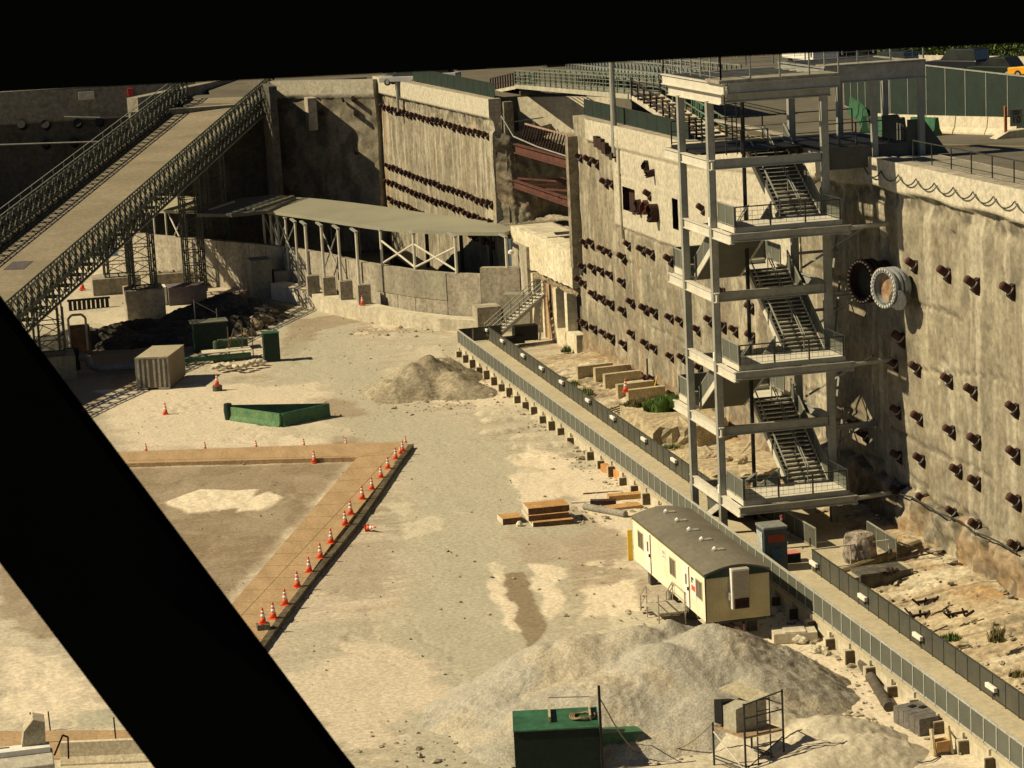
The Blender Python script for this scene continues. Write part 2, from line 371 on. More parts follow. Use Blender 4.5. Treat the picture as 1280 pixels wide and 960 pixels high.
def heap(name, cones, ext, step, base_fn, label, cat, mats, rough=.12, seed=1, z0=-.15, group=None, maskfn=None):
    xs = np.arange(ext[0], ext[1], step); ys = np.arange(ext[2], ext[3], step)
    X, Y = np.meshgrid(xs, ys, indexing='ij'); H = np.full(X.shape, -1.0); wx = X+.9*(fbm(X*.6, Y*.6, 4, seed)-.5); wy = Y+.9*(fbm(X*.6, Y*.6, 4, seed+9)-.5)
    for (cx, cy, h, sx, sy, rd) in cones:
        d = np.sqrt(((wx-cx)/sx)**2+((wy-cy)/sy)**2+rd*rd)-rd
        v = h-.66*d
        k = .18; e = np.clip(.5+.5*(H-v)/k, 0, 1); H = v*(1-e)+H*e+k*e*(1-e)
    f = fbm(X*1.1, Y*1.1, 5, seed+3)-.5; g2 = fbm(X*4, Y*4, 3, seed+4)-.5; g3 = fbm(X*.45, Y*.45, 3, seed+6)-.5; g4 = fbm(X*5.5, Y*5.5, 2, seed+7)-.5
    H = H+(f*rough*2.2+g2*rough*1.1+g4*.10*(.5+sst(.45, .6, fbm(X*.3, Y*.3, 3, seed+8)))+g3*(.25 if rough > .08 else .12))*np.clip(H+.5, 0, 1)
    H = np.maximum(H, z0)
    m = np.zeros(X.shape+(3,)); m[..., 0] = sst(.52, .7, fbm(X*.5, Y*.5, 4, seed+20))*.8; m[..., 1] = sst(.6, .72, fbm(X*1.4, Y*1.0, 4, seed+21))*.7*(H > 0); m[..., 2] = sst(.5, .6, fbm(X*.3, Y*.3, 3, seed+22))*.4
    if maskfn is not None: maskfn(X, Y, m)
    sk = (H[:-1, :-1] <= z0+.001) & (H[1:, :-1] <= z0+.001) & (H[1:, 1:] <= z0+.001) & (H[:-1, 1:] <= z0+.001)
    o = grid(name, np.stack([X, Y, H], -1), m, mats, skip=sk, loc=(cones[0][0], cones[0][1], 0))
    return tag(o, label, cat, group)
heap('gravel_pile', [(22.3, 96.7, 2.45, 1.0, 1, .9), (24.0, 96.6, 2.7, 1.2, 1, .9), (26.3, 96.2, 2.9, 1.3, 1, 1.0), (28.1, 96.6, 3.0, .85, .8, .35),
                     (26.8, 93.6, 2.8, 1.1, 1, .9), (29.3, 94.4, 3.2, 1.0, .9, .8), (20.4, 95.6, 1.35, 1.2, 1.2, 1.3), (24, 92.5, 2.0, 1.6, 1.2, 1.2),
                     (31.8, 94.4, 1.9, 1.0, 1.0, .9), (32.6, 93.0, 1.2, 1.0, 1.0, .9), (30.3, 92.4, 1.9, 1.2, 1.2, .8),
                     (27.5, 90.9, 1.5, 1.5, 1.1, 1.0), (22, 91.5, 1.0, 1.5, 1.2, 1.2)],
     (12, 37, 84, 101), .10, None, 'huge grey gravel heap in front of the white office trailer', 'gravel heap', gravel_mat, .055, 2,
     maskfn=lambda X, Y, m: m.__setitem__((Ellipsis, 1), np.maximum(m[..., 1]*.5+0*m[..., 0].__iadd__(.9*sst(1.5, .7, np.abs(X-22.6-.35*(97-Y)+.8*fbm(X, Y, 3, 19)))*sst(96.9, 96.2, Y)*sst(90.5, 92.5, Y)), sst(29, 31.5, X+.8*fbm(X, Y, 3, 9))*sst(.42, .6, fbm(X*3.5, Y*3.5, 3, 10))*.9)))
heap('sand_pile', [(29.6, 87.9, 1.35, 1.0, .8, .8), (31.4, 86.9, 1.25, 1.3, .8, .9), (32.2, 85.0, .95, 1.2, .9, 1.0), (30.6, 84.6, .9, 1.6, 1, 1), (30.0, 89.3, 1.15, .9, .7, .8)],
     (26, 36.5, 81.0, 92), .10, None, 'low smooth sandy heap between the scaffold and the black stack of blocks', 'sand heap', M('sand', (.50, .45, .34), (.42, .375, .28), .6, bump=.03, bscale=7, fine=.2, mask=[(.52, .46, .34), (.36, .31, .22), (.44, .40, .32)]), .025, 5)
heap('dirt_pile', [(31.9, 170.5, 2.1, .9, 1.3, .5), (30.6, 169.3, 1.9, .9, 1.5, .4), (33.0, 167.5, 1.3, 1, 1.8, .5), (34.2, 165.8, .8, 1, 1.5, .5), (29.0, 168.4, 1.1, 1.1, 1.8, .7), (33.4, 172.5, 1.5, 1, 1.6, .5)],
     (23, 36.2, 160, 182), .2, None, 'conical brown dirt heap beside the far end of the fenced walkway', 'dirt heap', M('dirt', (.33, .28, .19), (.22, .18, .12), .7, bump=.08, bscale=4, fine=.35, mask=[(.40, .34, .23), (.13, .105, .07), (.27, .24, .17)]), .14, 8,
     maskfn=lambda X, Y, m: m.__setitem__((Ellipsis, 0), np.maximum(m[..., 0], .0)))

# ------------------------------------------------------------------ rock ledge between the walkway and the wall
xs = np.arange(39.3, 46.6, .12); ys = np.arange(50, 178, .2)
X, Y = np.meshgrid(xs, ys, indexing='ij')
base = .15+1.05*sst(39.6, 45.5, X)
xr = X+.5*(fbm(X*.5, Y*.5, 3, 77)-.5)
sk = X*.28+Y                                       # bedding lines run nearly across, a little skewed
rid = fbm(X*.25, sk*1.1, 4, 3)-.5; stp = np.floor(fbm(X*.18+4, sk*.35, 3, 9)*7)/7-.5
ridg = 1-np.abs(2*fbm(X*.5, sk*1.9, 4, 6)-1)
z = base+rid*.20+stp*.28+(fbm(X*2, Y*2, 3, 5)-.5)*.08+(ridg-.7)*.14-sst(.03, .0, np.abs(fbm(X*.35, sk*1.3, 4, 61)-.5))*.16
far = sst(118, 130, Y); z = z*(1-far)+(.35+.5*sst(41, 45, X)+(fbm(X*.6, Y*.5, 4, 17)-.5)*.9+(fbm(X*2, Y*2, 3, 15)-.5)*.16)*far
z = np.where(Y > 172, z*sst(178, 172, Y), z)
m = np.zeros(X.shape+(3,))
m[..., 0] = sst(.52, .68, fbm(X*.5, sk*.45, 4, 23))*sst(42, 45.4, X)*.9; m[..., 1] = np.maximum(sst(.58, .68, fbm(X*.5, sk*2.2, 4, 25))*.6, sst(.03, .0, np.abs(fbm(X*.35, sk*1.3, 4, 61)-.5))*.8); m[..., 2] = sst(.52, .66, fbm(X*.3, sk*.8, 4, 27))*.8
m[..., 0] = np.where((Y > 120) & (Y < 165), np.maximum(m[..., 0], sst(43.3, 45.2, X)*.7), m[..., 0])
struct(grid('rock_ledge', np.stack([X, Y, z], -1), m, rock_mat))

# ------------------------------------------------------------------ street level ground
b = MB()
def sheet(x0, x1, ya, za, yb, zb): b.hexa([(x0, ya, 15), (x1, ya, 15), (x1, yb, 15), (x0, yb, 15), (x0, ya, za), (x1, ya, za), (x1, yb, zb), (x0, yb, zb)])
sheet(46.9, 420, -300, 19.95, 118, 19.95); sheet(46.7, 420, 118, 19.95, 150, 18.4); sheet(46.2, 420, 150, 18.4, 175.9, 18.3); sheet(53.6, 420, 175.9, 18.3, 204.0, 18.2)
sheet(45.2, 420, 204.0, 18.2, 247.5, 17.9); sheet(32, 420, 253, 17.7, 900, 17.7); sheet(23, 32, 251.4, 15.85, 262, 16.4); sheet(27, 42, 262, 16.4, 282, 17.3); sheet(-60, 32, 300, 17.7, 900, 17.7); sheet(42.5, 420, 247.5, 17.9, 253, 17.7); sheet(-300, 27, 330, 17.1, 900, 17.1)
struct(b.build('street_ground', road_mat))

# scattered stones and chips
rn = np.random.RandomState(5); b = MB(); ico = []
bm = bmesh.new(); bmesh.ops.create_icosphere(bm, subdivisions=1, radius=1); IV = np.array([v.co[:] for v in bm.verts]); IF = [tuple(v.index for v in f.verts) for f in bm.faces]; bm.free()
def stone(x, y, z, r):
    k = len(b.v); V = IV*(1+.25*(rn.rand(len(IV), 1)-.5)*2)*np.array([r*rn.uniform(.7, 1.4), r*rn.uniform(.7, 1.4), r*rn.uniform(.45, .8)]); a = rn.rand()*6.28; c, s_ = math.cos(a), math.sin(a)
    for v in V: b.v.append((x+v[0]*c-v[1]*s_, y+v[0]*s_+v[1]*c, z+v[2]))
    for f in IF: b.f.append(tuple(k+i for i in f)); b.m.append(int(rn.rand() < .18))
for _ in range(900): x, y = rn.uniform(2, 36), rn.uniform(80, 225); stone(x, y, .03, rn.choice([.03, .05, .08, .12], p=[.5, .3, .15, .05]))
for cx, cy, sx, sy, n in ((24, 92, 9, 5, 500), (33, 90, 2.5, 5, 220), (31, 167, 4, 6, 260), (35.5, 140, .8, 45, 260), (36, 100, .6, 14, 90), (31, 104, 3, 6, 120), (20, 208, 6, 9, 200), (34, 196, 4, 3, 60), (32.5, 128, 3, 3, 60)):
    for _ in range(n): stone(cx+rn.randn()*sx*.55, cy+rn.randn()*sy*.55, .04, rn.choice([.05, .08, .12, .2], p=[.45, .3, .18, .07]))
for _ in range(420): x, y = rn.uniform(39.6, 45.6), rn.uniform(80, 172); stone(x, y, .25+1.05*float(sst(39.6, 45.5, np.array(x)))*(1 if y < 124 else .5), rn.choice([.07, .12, .18, .3], p=[.45, .3, .18, .07]))
o = b.build('loose_stones', [M('stone tan', (.40, .35, .25), (.30, .26, .18), 3), M('stone dark', (.22, .18, .13), (.14, .12, .09), 3)]); o['kind'] = 'stuff'
# ------------------------------------------------------------------ slurry walls
def wall_piece(name, label, Y0, Y1, step, zfun, feat, mats, capfn, cat='wall', holes=(), back=.9):
    """sheet of relief along the WALL line, closed with a top, ends and a back"""
    ys = np.arange(Y0, Y1+step/2, step); nz = 150
    wx = np.array([wallX(y) for y in ys]); zt = np.array([zfun(y) for y in ys])
    t = np.linspace(0, 1, nz)
    YY = np.repeat(ys[:, None], nz, 1); ZZ = -.4+(zt[:, None]+.4)*t[None]
    d, m = feat(YY, ZZ, zt[:, None]+0*ZZ)
    XX = wx[:, None]-d
    P = np.stack([XX, YY, ZZ], -1)
    root = thing(name, label, cat, (wx[0], Y0, 0))
    sk = None
    if holes:
        sk = np.zeros((len(ys)-1, nz-1), bool); yc = (YY[:-1, :-1]+YY[1:, 1:])/2; zc = (ZZ[:-1, :-1]+ZZ[1:, 1:])/2
        for (a, b_, c, e, dep) in holes: sk |= (yc > a) & (yc < b_) & (zc > c) & (zc < e)
    P2 = P-np.array([wx[0], Y0, 0])
    o = grid('face', P2, m, mats, parent=root, skip=sk)
    mb = MB()
    for i in range(len(ys)-1):                     # body behind the face
        x0, x1 = float(wx[i])+.02, float(wx[i+1])+.02
        mb.poly([(P[i, -1, 0], ys[i], zt[i]), (P[i+1, -1, 0], ys[i+1], zt[i+1]), (x1+back, ys[i+1], zt[i+1]), (x0+back, ys[i], zt[i])])
        mb.poly([(x0+back, ys[i], zt[i]), (x1+back, ys[i+1], zt[i+1]), (x1+back, ys[i+1], -.4), (x0+back, ys[i], -.4)])
    for i in (0, -1):
        mb.poly([tuple(q) for q in P[i]]+[(wx[i]+back, ys[i], zt[i]), (wx[i]+back, ys[i], -.4)])
    mb.build('body', concrete, root)
    for (a, b_, c, e, dep) in holes:
        h = MB(); x = wallX((a+b_)/2)+.35
        h.box(x, x+.3, a-.3, b_+.3, c-.3, e+.3)
        h.box(x-.4, x, a-.25, a-.02, c-.25, e+.25); h.box(x-.4, x, b_+.02, b_+.25, c-.25, e+.25)
        h.box(x-.4, x, a-.02, b_+.02, c-.25, c-.02); h.box(x-.4, x, a-.02, b_+.02, e+.02, e+.25)
        h.build('recess', dep, root)
    return root
def joints(Y, w, x0, s):                              # vertical panel joints
    r = np.zeros(Y.shape)
    for j in np.arange(x0, 260, w): r = np.maximum(r, sst(s, s*.3, np.abs(Y-j)))
    return r
z8 = [(1115, 5), (1240, 25), (860, 195), (840, 285), (915, 300), (1027, 340), (1113, 378), (1253, 440), (848, 450), (925, 472), (1033, 517), (1122, 550),
      (1257, 597), (850, 605), (930, 617), (1058, 655), (1122, 695), (1262, 760), (853, 730), (938, 755), (1042, 803), (1125, 848), (1262, 920), (700, 500), (735, 535)]
z4 = [(905, 775), (1020, 803), (1110, 825), (1242, 862), (500, 690)]
pr_ = [W(820+x/2.783, 350+y/2.783) for x, y in z8]+[W(820+x/2.783, 50+y/2.783) for x, y in z4]
_k = []
for p in pr_:
    if all((p-q).length > .55 for q in _k): _k.append(p)
pr_ = _k
for zz in (15.2, 9.9, 7.6, 5.4, 3.3):
    for yy in (97.8, 95.2, 92.6): pr_.append(Vector((wallX(yy), yy, zz-.03*(103-yy))))
z7 = [(530, 205), (570, 222), (607, 225), (660, 255), (697, 272), (775, 300), (803, 235), (878, 258), (925, 278), (1025, 310), (540, 330), (563, 352), (612, 358), (655, 372),
      (703, 392), (770, 432), (540, 420), (565, 440), (613, 495), (662, 520), (710, 548), (775, 585), (818, 540), (892, 572), (942, 592), (1028, 622), (1080, 640),
      (550, 645), (573, 655), (617, 680), (670, 705), (715, 730), (778, 765), (823, 708), (897, 760), (943, 785), (1030, 830), (1090, 835), (832, 920), (905, 950), (1172, 685), (1235, 635), (1180, 890), (1200, 40)]
z3 = [(540, 575), (590, 590), (630, 605), (680, 710), (708, 715), (915, 775)]
z8l = [(150, 165), (190, 130), (240, 155), (280, 170), (340, 190), (155, 305), (60, 395), (335, 90), (812+48, 700)]
z5a = [(718, 218), (858, 265), (885, 275), (905, 300), (1030, 392), (1120, 100), (1250, 180)]   # 680,430 x6.4
pl = [W(600+x/4.267, 250+y/4.267) for x, y in z7]+[W(600+x/4.267, 60+y/4.267) for x, y in z3]+[W(820+x/2.783, 350+y/2.783) for x, y in z8l[:-1]]
pl += [W(820+x/2.783, 50+y/2.783) for x, y in ((170, 580), (235, 870), (335, 925), (55, 760))]+[W(680+x/6.4, 430+y/6.4) for x, y in z5a]
keep = []
for p in pl:
    if 128 < p.y < 175.8 and all((p-q).length > .55 for q in keep): keep.append(p)
pf = []
for zz in (15.33, 9.37, 7.73, 5.95):
    y = 201.2
    while y < 242.5:
        pf.append(Vector((wallX(y), y, zz+random.uniform(-.07, .07)))); y += 1.72+random.uniform(-.12, .12)

def runs(Y, Z, pts, seed):
    r = np.zeros(Y.shape); hz = np.zeros(Y.shape); rr = random.Random(seed)
    for p in pts:
        L = rr.uniform(.6, 3.2); wd = rr.uniform(.10, .24); a = rr.uniform(.25, .9)
        r = np.maximum(r, a*sst(wd, wd*.3, np.abs(Y-p.y+.1*np.sin(Z*2+p.y)))*sst(-.3, -.7, Z-p.z)*sst(-L-.8, -.8, Z-p.z))
        hz = np.maximum(hz, .6*sst(.75, .35, np.hypot(Y-p.y, Z-p.z)))
    return r, hz
def mott(Y, Z, s):      # blotches of damp and old formwork patches
    a = sst(.50, .60, fbm(Y*.55, Z*.42, 6, s)); b_ = sst(.53, .62, fbm(Y*1.5, Z*1.1, 5, s+3)); c = sst(.56, .60, fbm(Y*3.0, Z*2.2, 4, s+5))
    return np.clip(a*.40+b_*.38+c*.35, 0, 1)
def seams(Y, Z, lv, s):
    r = np.zeros(Y.shape)
    for z in lv: r = np.maximum(r, sst(.14, .05, np.abs(Z-z-.5*(fbm(Y*.35, Y*0+z, 4, s)-.5)))*(fbm(Y*.4, Y*0+z*3, 3, s+1) > .47))
    return r
def feat_main(Y, Z, T):
    below = T-Z; n1 = fbm(Y*.35, Z*.3, 4, 2)-.5; n2 = fbm(Y*1.6, Z*1.2, 4, 4)-.5; n3 = fbm(Y*4, Z*2.5, 3, 6)-.5
    capb = 1.5+.05*np.sin(Y*.9)
    cap = sst(capb+.06, capb-.04, below)
    rough = sst(capb, capb+.1, below)*sst(capb+1.2, capb+.5, below+.9*(n1))       # broken band under the cap
    flut = np.maximum(0, fbm(Y*3.2, Z*.12, 3, 12)-.5)*sst(6, 3, below)*sst(2, 2.4, below)
    edge = 2.5+1.2*fbm(Y*.35, Y*0+3, 3, 14)+.4*fbm(Y*2, Y*0+1, 3, 15)         # bottom broken strip
    bot = sst(edge+.05, edge-.05, Z); crk = sst(.16, .05, np.abs(Z-edge-.06))*(fbm(Y*.8, Y*0+7, 3, 18) > .42)
    d = cap*.22+(1-cap)*(n1*.16+n2*.06+n3*.05)-rough*.22*(n3+.5+n2*2)-flut*.35
    d = d+bot*(.42+n2*.7+n3*.25+.5*np.floor(fbm(Y*.8, Z*.7, 3, 16)*5)/5-.3)-crk*.22
    jt = joints(Y, 6.4, 77.5, .16)*(1-cap); d = d-jt*.10
    m = np.zeros(Y.shape+(3,))
    st = fbm(Y*2.2, Z*.14, 4, 30); st2 = fbm(Y*3.6, Z*.35+5, 4, 33)
    m[..., 0] = bot*sst(.42, .62, fbm(Y*.5, Z*.5, 4, 35))*.7+sst(.62, .75, st)*sst(9, 1, Z)*.55*(1-cap)
    m[..., 0] = np.maximum(m[..., 0], jt*.45*(fbm(Y, Z*.3, 3, 31) > .5))
    m[..., 1] = np.maximum(sst(.54, .70, st2)*.30*(1-cap), rough*sst(.4, .6, fbm(Y*2.4, Z*2, 3, 37))*.8)
    m[..., 1] = np.maximum(np.maximum(m[..., 1], flut*1.6), crk*.9)
    m[..., 1] = np.maximum(m[..., 1], bot*sst(.56, .66, fbm(Y*1.2, Z*.7, 4, 39))*.7)
    m[..., 2] = np.maximum(cap*(.75+.25*(fbm(Y*1.2, Z*.1, 2, 3))), sst(.58, .74, fbm(Y*1.8, Z*.12+9, 4, 34))*.75)
    ra, hz = runs(Y, Z, [p for p in pr_ if p.y < 128], 3); mo = mott(Y, Z, 210)*(1-cap*.8); se = seams(Y, Z, (13.2, 6.0, 3.9), 220)*(1-cap)
    d = d-se*.10-mo*.03; m[..., 1] = np.maximum(np.maximum(m[..., 1], mo*.55), np.maximum(se*.7, hz*.5)); m[..., 0] = np.maximum(m[..., 0], ra*.6); m[..., 1] = np.maximum(m[..., 1], ra*.4)
    m[..., 2] *= np.where(cap > .5, 1, .6)
    scar = sst(.07, .02, np.abs(Z-(10.6-.12*(Y-105))-.5*n1))*sst(98, 103, Y)*sst(114, 112, Y)   # long scar with flaked concrete below
    d = d-scar*.15; m[..., 1] = np.maximum(m[..., 1], scar*.8)
    fl = sst(.9, .2, np.hypot((Y-108.5)/1.4, (Z-9.9)/1.6))*sst(.5, .6, fbm(Y*1.5, Z*1.5, 3, 50)); d = d-fl*.15; m[..., 2] = np.maximum(m[..., 2], fl*.9)
    for (yy, zz, r) in ((115.7, 15.8, .5), (116.6, 16.2, .25), (109.3, 16.4, .22), (107.2, 17.2, .15)):
        g = sst(r, r*.4, np.hypot(Y-yy, (Z-zz)*.6)); d = d-g*.4; m[..., 1] = np.maximum(m[..., 1], g)
    return d, m
def feat_left(Y, Z, T):
    below = T-Z; n1 = fbm(Y*.4, Z*.3, 4, 62)-.5; n2 = fbm(Y*1.6, Z*1.0, 4, 64)-.5; n3 = fbm(Y*4, Z*2.5, 3, 66)-.5
    cap = sst(1.65, 1.5, below)*sst(172.5, 172, Y); up = sst(1.6, 1.7, below)*sst(7.4, 7.1, below+.3*n1)*sst(165.8, 165.3, Y)
    d = cap*.2+up*(.10+n3*.03)+(1-cap)*(1-up)*(n1*.16+n2*.07+n3*.04)
    bot = sst(2.0, 1.5, Z+n1*2); d = d+bot*(n2*.5+.05)
    jt = joints(Y, 3.4, 131.0, .10)*(1-cap)*(1-up); d = d-jt*.08
    ed = sst(.12, .03, np.abs(below-7.3+.3*n1))*sst(165.8, 165.3, Y); d = d-ed*.12
    ln = sst(.06, .02, np.abs(below-3.4))*up; ln = np.maximum(ln, sst(.06, .02, np.abs(below-5.4))*up); d = d-ln*.05
    m = np.zeros(Y.shape+(3,)); st = fbm(Y*1.5, Z*.08, 4, 70); st2 = fbm(Y*2.4, Z*.14, 4, 73)
    og = sst(.9, .1, np.abs(Y-160.5+.1*n1))*sst(11, 9, Z); og2 = sst(.7, .1, np.abs(Y-152.5))*sst(10, 8, Z)
    m[..., 0] = np.maximum(np.maximum(og*.45, og2*.35), sst(.60, .74, st)*.5*(1-cap)*(1-up)); m[..., 0] = np.maximum(m[..., 0], bot*.5)
    m[..., 1] = np.maximum(np.maximum(sst(.50, .70, st2)*.33*(1-cap)*(1-up*.7), jt*.5), np.maximum(ed*.7, ln*.7))
    m[..., 2] = np.maximum(np.maximum(cap*.8, up*.75), sst(.58, .72, fbm(Y*1.9, Z*.4+4, 4, 75))*.4)
    ra, hz = runs(Y, Z, keep, 5); mo = mott(Y, Z, 240)*(1-cap*.7)*(1-up*.5); se = seams(Y, Z, (8.9, 5.0), 250)*(1-cap)*(1-up)
    d = d-se*.08-mo*.03; m[..., 1] = np.maximum(np.maximum(m[..., 1], mo*.6), np.maximum(se*.6, hz*.5)); m[..., 0] = np.maximum(m[..., 0], ra*.6); m[..., 1] = np.maximum(m[..., 1], ra*.35)
    return d, m
def feat_far(Y, Z, T):
    below = T-Z; n1 = fbm(Y*.3, Z*.3, 4, 82)-.5; n2 = fbm(Y*1.6, Z*1.0, 4, 84)-.5; n3 = fbm(Y*4, Z*2.5, 3, 86)-.5
    cap = sst(1.75, 1.6, below); up = sst(1.7, 1.8, below)*sst(3.0, 2.7, below+n1)
    d = cap*.2+up*(-.1+n2*.5)+(1-cap)*(1-up)*(n1*.15+n2*.07+n3*.05)
    m = np.zeros(Y.shape+(3,)); st = fbm(Y*2.1, Z*.12, 4, 90); st2 = fbm(Y*3.1, Z*.22, 4, 93)
    m[..., 0] = np.maximum(sst(3.6, .5, np.abs(Y-243.5))*sst(.35, .6, fbm(Y*1.2, Z*.5, 3, 95))*(1-cap), sst(.62, .75, st)*.4)
    m[..., 1] = np.maximum(sst(.50, .68, st2)*.38*(1-cap), up*sst(.48, .58, fbm(Y*1.6, Z*1.6, 3, 96))*.7)
    m[..., 2] = np.maximum(cap*.8, sst(.56, .7, fbm(Y*3.4, Z*.16+4, 4, 97))*.5*(1-cap))
    ra, hz = runs(Y, Z, pf, 7); mo = mott(Y, Z, 270)*(1-cap*.7); d = d-mo*.04; m[..., 1] = np.maximum(np.maximum(m[..., 1], mo*.6), np.maximum(hz*.4, ra*.45)); m[..., 0] = np.maximum(m[..., 0], ra*.5)
    for (yy, zz) in ((214.0, 16.0), (209.5, 16.0), (204.3, 15.9), (222, 15.9)):
        g = sst(.38, .3, np.maximum(np.abs(Y-yy)*.9, np.abs(Z-zz))); d = d-g*.5; m[..., 1] = np.maximum(m[..., 1], g)
    return d, m
hl = []
def ho(x0, y0, x1, y1, mt):
    a, b_ = W(x0, y0), W(x1, y1); hl.append((min(a.y, b_.y), max(a.y, b_.y), min(a.z, b_.z), max(a.z, b_.z), mt))
ho(779, 232, 796, 268, rust_dark); ho(841, 246, 850, 288, black)
ho(856, 246, 862, 270, rust_dark); ho(808, 206, 814, 218, rust_dark)
wall_right = wall_piece('slurry_wall', 'sunlit tan concrete wall with pale cap, right of the steel stair tower', 50, 128, .17, wallTop, feat_main, wall_mat, None)
wall_left = wall_piece('slurry_wall', 'stained concrete wall with rows of rusty anchors, left of the steel stair tower', 128, 176, .16, wallTop, feat_left, wall_mat, None, holes=hl)
wall_far = wall_piece('slurry_wall', 'distant streaked concrete wall with four tight rows of anchors, beyond the rock notch', 200, 246, .2, wallTop, feat_far, wall_mat, None)

# rusty tieback heads: wedge seat, bearing plate, cap
def anchor_mesh():
    b = MB()
    b.extr([(0.15, -.2, .22), (0.15, -.2, -.80), (-.30, -.2, -.38), (-.16, -.2, .10)], (0, .4, 0), 1)
    ax = Vector((-.80, 0, .6)).normalized(); c0 = Vector((-.20, 0, -.10))
    b.tube(c0-ax*.02, c0+ax*.025, .26, 10, mi=2); b.tube(c0+ax*.03, c0+ax*.46, .19, 12, mi=0); b.tube(c0+ax*.46, c0+ax*.50, .14, 8, mi=0)
    return b
apro = anchor_mesh()
def anchors(root, pts):
    first = None; off = root.location
    for k, P in enumerate(pts):
        if first is None:
            first = apro.build('anchor_head', [rust, rust_dark, steel], None); first.parent = root; o = first
        else:
            o = first.copy(); COL.objects.link(o); o.parent = root
        sc = random.uniform(.9, 1.08)
        o.location = (P.x-off.x+.06, P.y-off.y, P.z-off.z); o.rotation_euler = (0, random.uniform(-.06, .06), random.uniform(-.08, .08)); o.scale = (sc, sc, sc)
anchors(wall_right, [p for p in pr_ if p.y < 128])
anchors(wall_left, keep)
anchors(wall_far, pf[:100])

# ------------------------------------------------------------------ end wall of the far bay, the buttress added to shade it and the dark left walls
def flat_wall(name, label, A, B, z0, z1, capz, th, mats, seed, dark=0):
    A = Vector(A); B = Vector(B); L = (B-A).length; u = (B-A)/L; n = Vector((u.y, -u.x)) # faces the viewer side
    s = np.arange(0, L+.01, .3); t = np.linspace(z0, z1, 70); SS, ZZ = np.meshgrid(s, t, indexing='ij')
    below = z1-ZZ; n1 = fbm(SS*.3, ZZ*.3, 4, seed)-.5; n2 = fbm(SS*1.3, ZZ*1.0, 4, seed+1)-.5
    cap = sst(capz+.1, capz-.05, below); d = cap*.3+(1-cap)*(n1*.5+n2*.3); m = np.zeros(SS.shape+(3,))
    m[..., 0] = sst(.6, .75, fbm(SS*1.2, ZZ*.1, 4, seed+2))*.4*(1-cap); m[..., 1] = np.maximum(sst(.4, .6, fbm(SS*.8, ZZ*.5, 4, seed+3))*.75*(1-cap), dark*(1-cap)); m[..., 2] = cap*.6  # dark lays an even shade into the wall colour
    P = np.stack([A.x+u.x*SS+n.x*d, A.y+u.y*SS+n.y*d, ZZ], -1)
    root = thing(name, label, 'wall', (A.x, A.y, 0)); grid('face', P-np.array([A.x, A.y, 0]), m, mats, parent=root)
    q = MB(); a2 = A-n*th; b2 = B-n*th
    q.poly([(P[0, -1, 0], P[0, -1, 1], z1), (P[-1, -1, 0], P[-1, -1, 1], z1), (b2.x, b2.y, z1), (a2.x, a2.y, z1)])
    q.poly([(a2.x, a2.y, z1), (b2.x, b2.y, z1), (b2.x, b2.y, z0), (a2.x, a2.y, z0)])
    for i, e in ((0, a2), (-1, b2)): q.poly([tuple(v) for v in P[i]]+[(e.x, e.y, z1), (e.x, e.y, z0)])
    q.build('body', concrete_grey, root); return root
shade_wall = M('shade toned wall', (.16, .145, .11), (.09, .08, .06), .5, bump=.05, bscale=2.2, stretch=(1, 1, .3), fine=.35, mask=[(.2, .12, .06), (.035, .032, .025), (.27, .24, .17)])  # shade of the far bay put into the dark wall colour
b = MB(); b.box(31.0, 31.75, 244.8, 251.9, -.4, 17.25); b.box(30.95, 31.8, 244.7, 252.0, 17.25, 17.9); single('shade_buttress', b, concrete_dark, 'thick return added to shade the far end wall where the ramp bridge lands', 'wall', loc=(31.4, 248, 0), bevel=.03)  # caster added to shade the end wall; its dark tone paints bridge shade
end_wall = flat_wall('end_wall', 'far end wall of the pit, half in slanting shade, with a pale cap', (31.9, 252.0), (41.9, 243.4), -.4, 18.0, 1.75, 1.0, wall_mat, 110, .25)
b = MB(); off = end_wall.location
for x, y, w_, h_ in ((388, 122, 1.0, 3.3),):
    P = PY(x, y, 246.8); b.box(P.x-.45, P.x+.45, P.y-1.0, P.y+1.5, P.z-h_, P.z)
b.build('pilaster', concrete, end_wall)
for k, (x, y) in enumerate(((443, 126), (446, 144), (447, 192), (404, 144), (401, 126), (411, 126), (421, 127), (431, 127))):
    P = PY(x, y, 245.0 if x > 430 else 248); b = MB(); q = Vector((P.x, P.y+.8, P.z)); r_ = .22 if k < 4 else .14
    b.tube(q, q+Vector((-.25, -1.6 if k < 4 else -1.0, .35)), r_, 8); b.build('anchor_head', rust_dark, end_wall)
flat_wall('side_wall', 'dark shaded side wall of the far bay behind the ramp towers', (17.2, 250.0), (31.6, 251.2), -.4, 15.9, 1.6, 1.0, shade_wall, 120, .6)
flat_wall('back_wall', 'shaded rear wall of the pit with a pale top strip, behind the ramp bridge', (-60, 284), (32.5, 280), -2, 17.0, 3.7, 1.5, shade_wall, 130, .7)
flat_wall('return_wall', 'dark return wall joining the rear wall to the far bay', (32.5, 280), (17.2, 250.5), -.4, 17.3, 1.6, 1.0, shade_wall, 140, .9)
# ground beyond top keeps the sun off the far bay
b = MB(); b.box(-60, 27.0, 283.2, 330, -2, 17.1); struct(b.build('ground_beyond', road_mat))
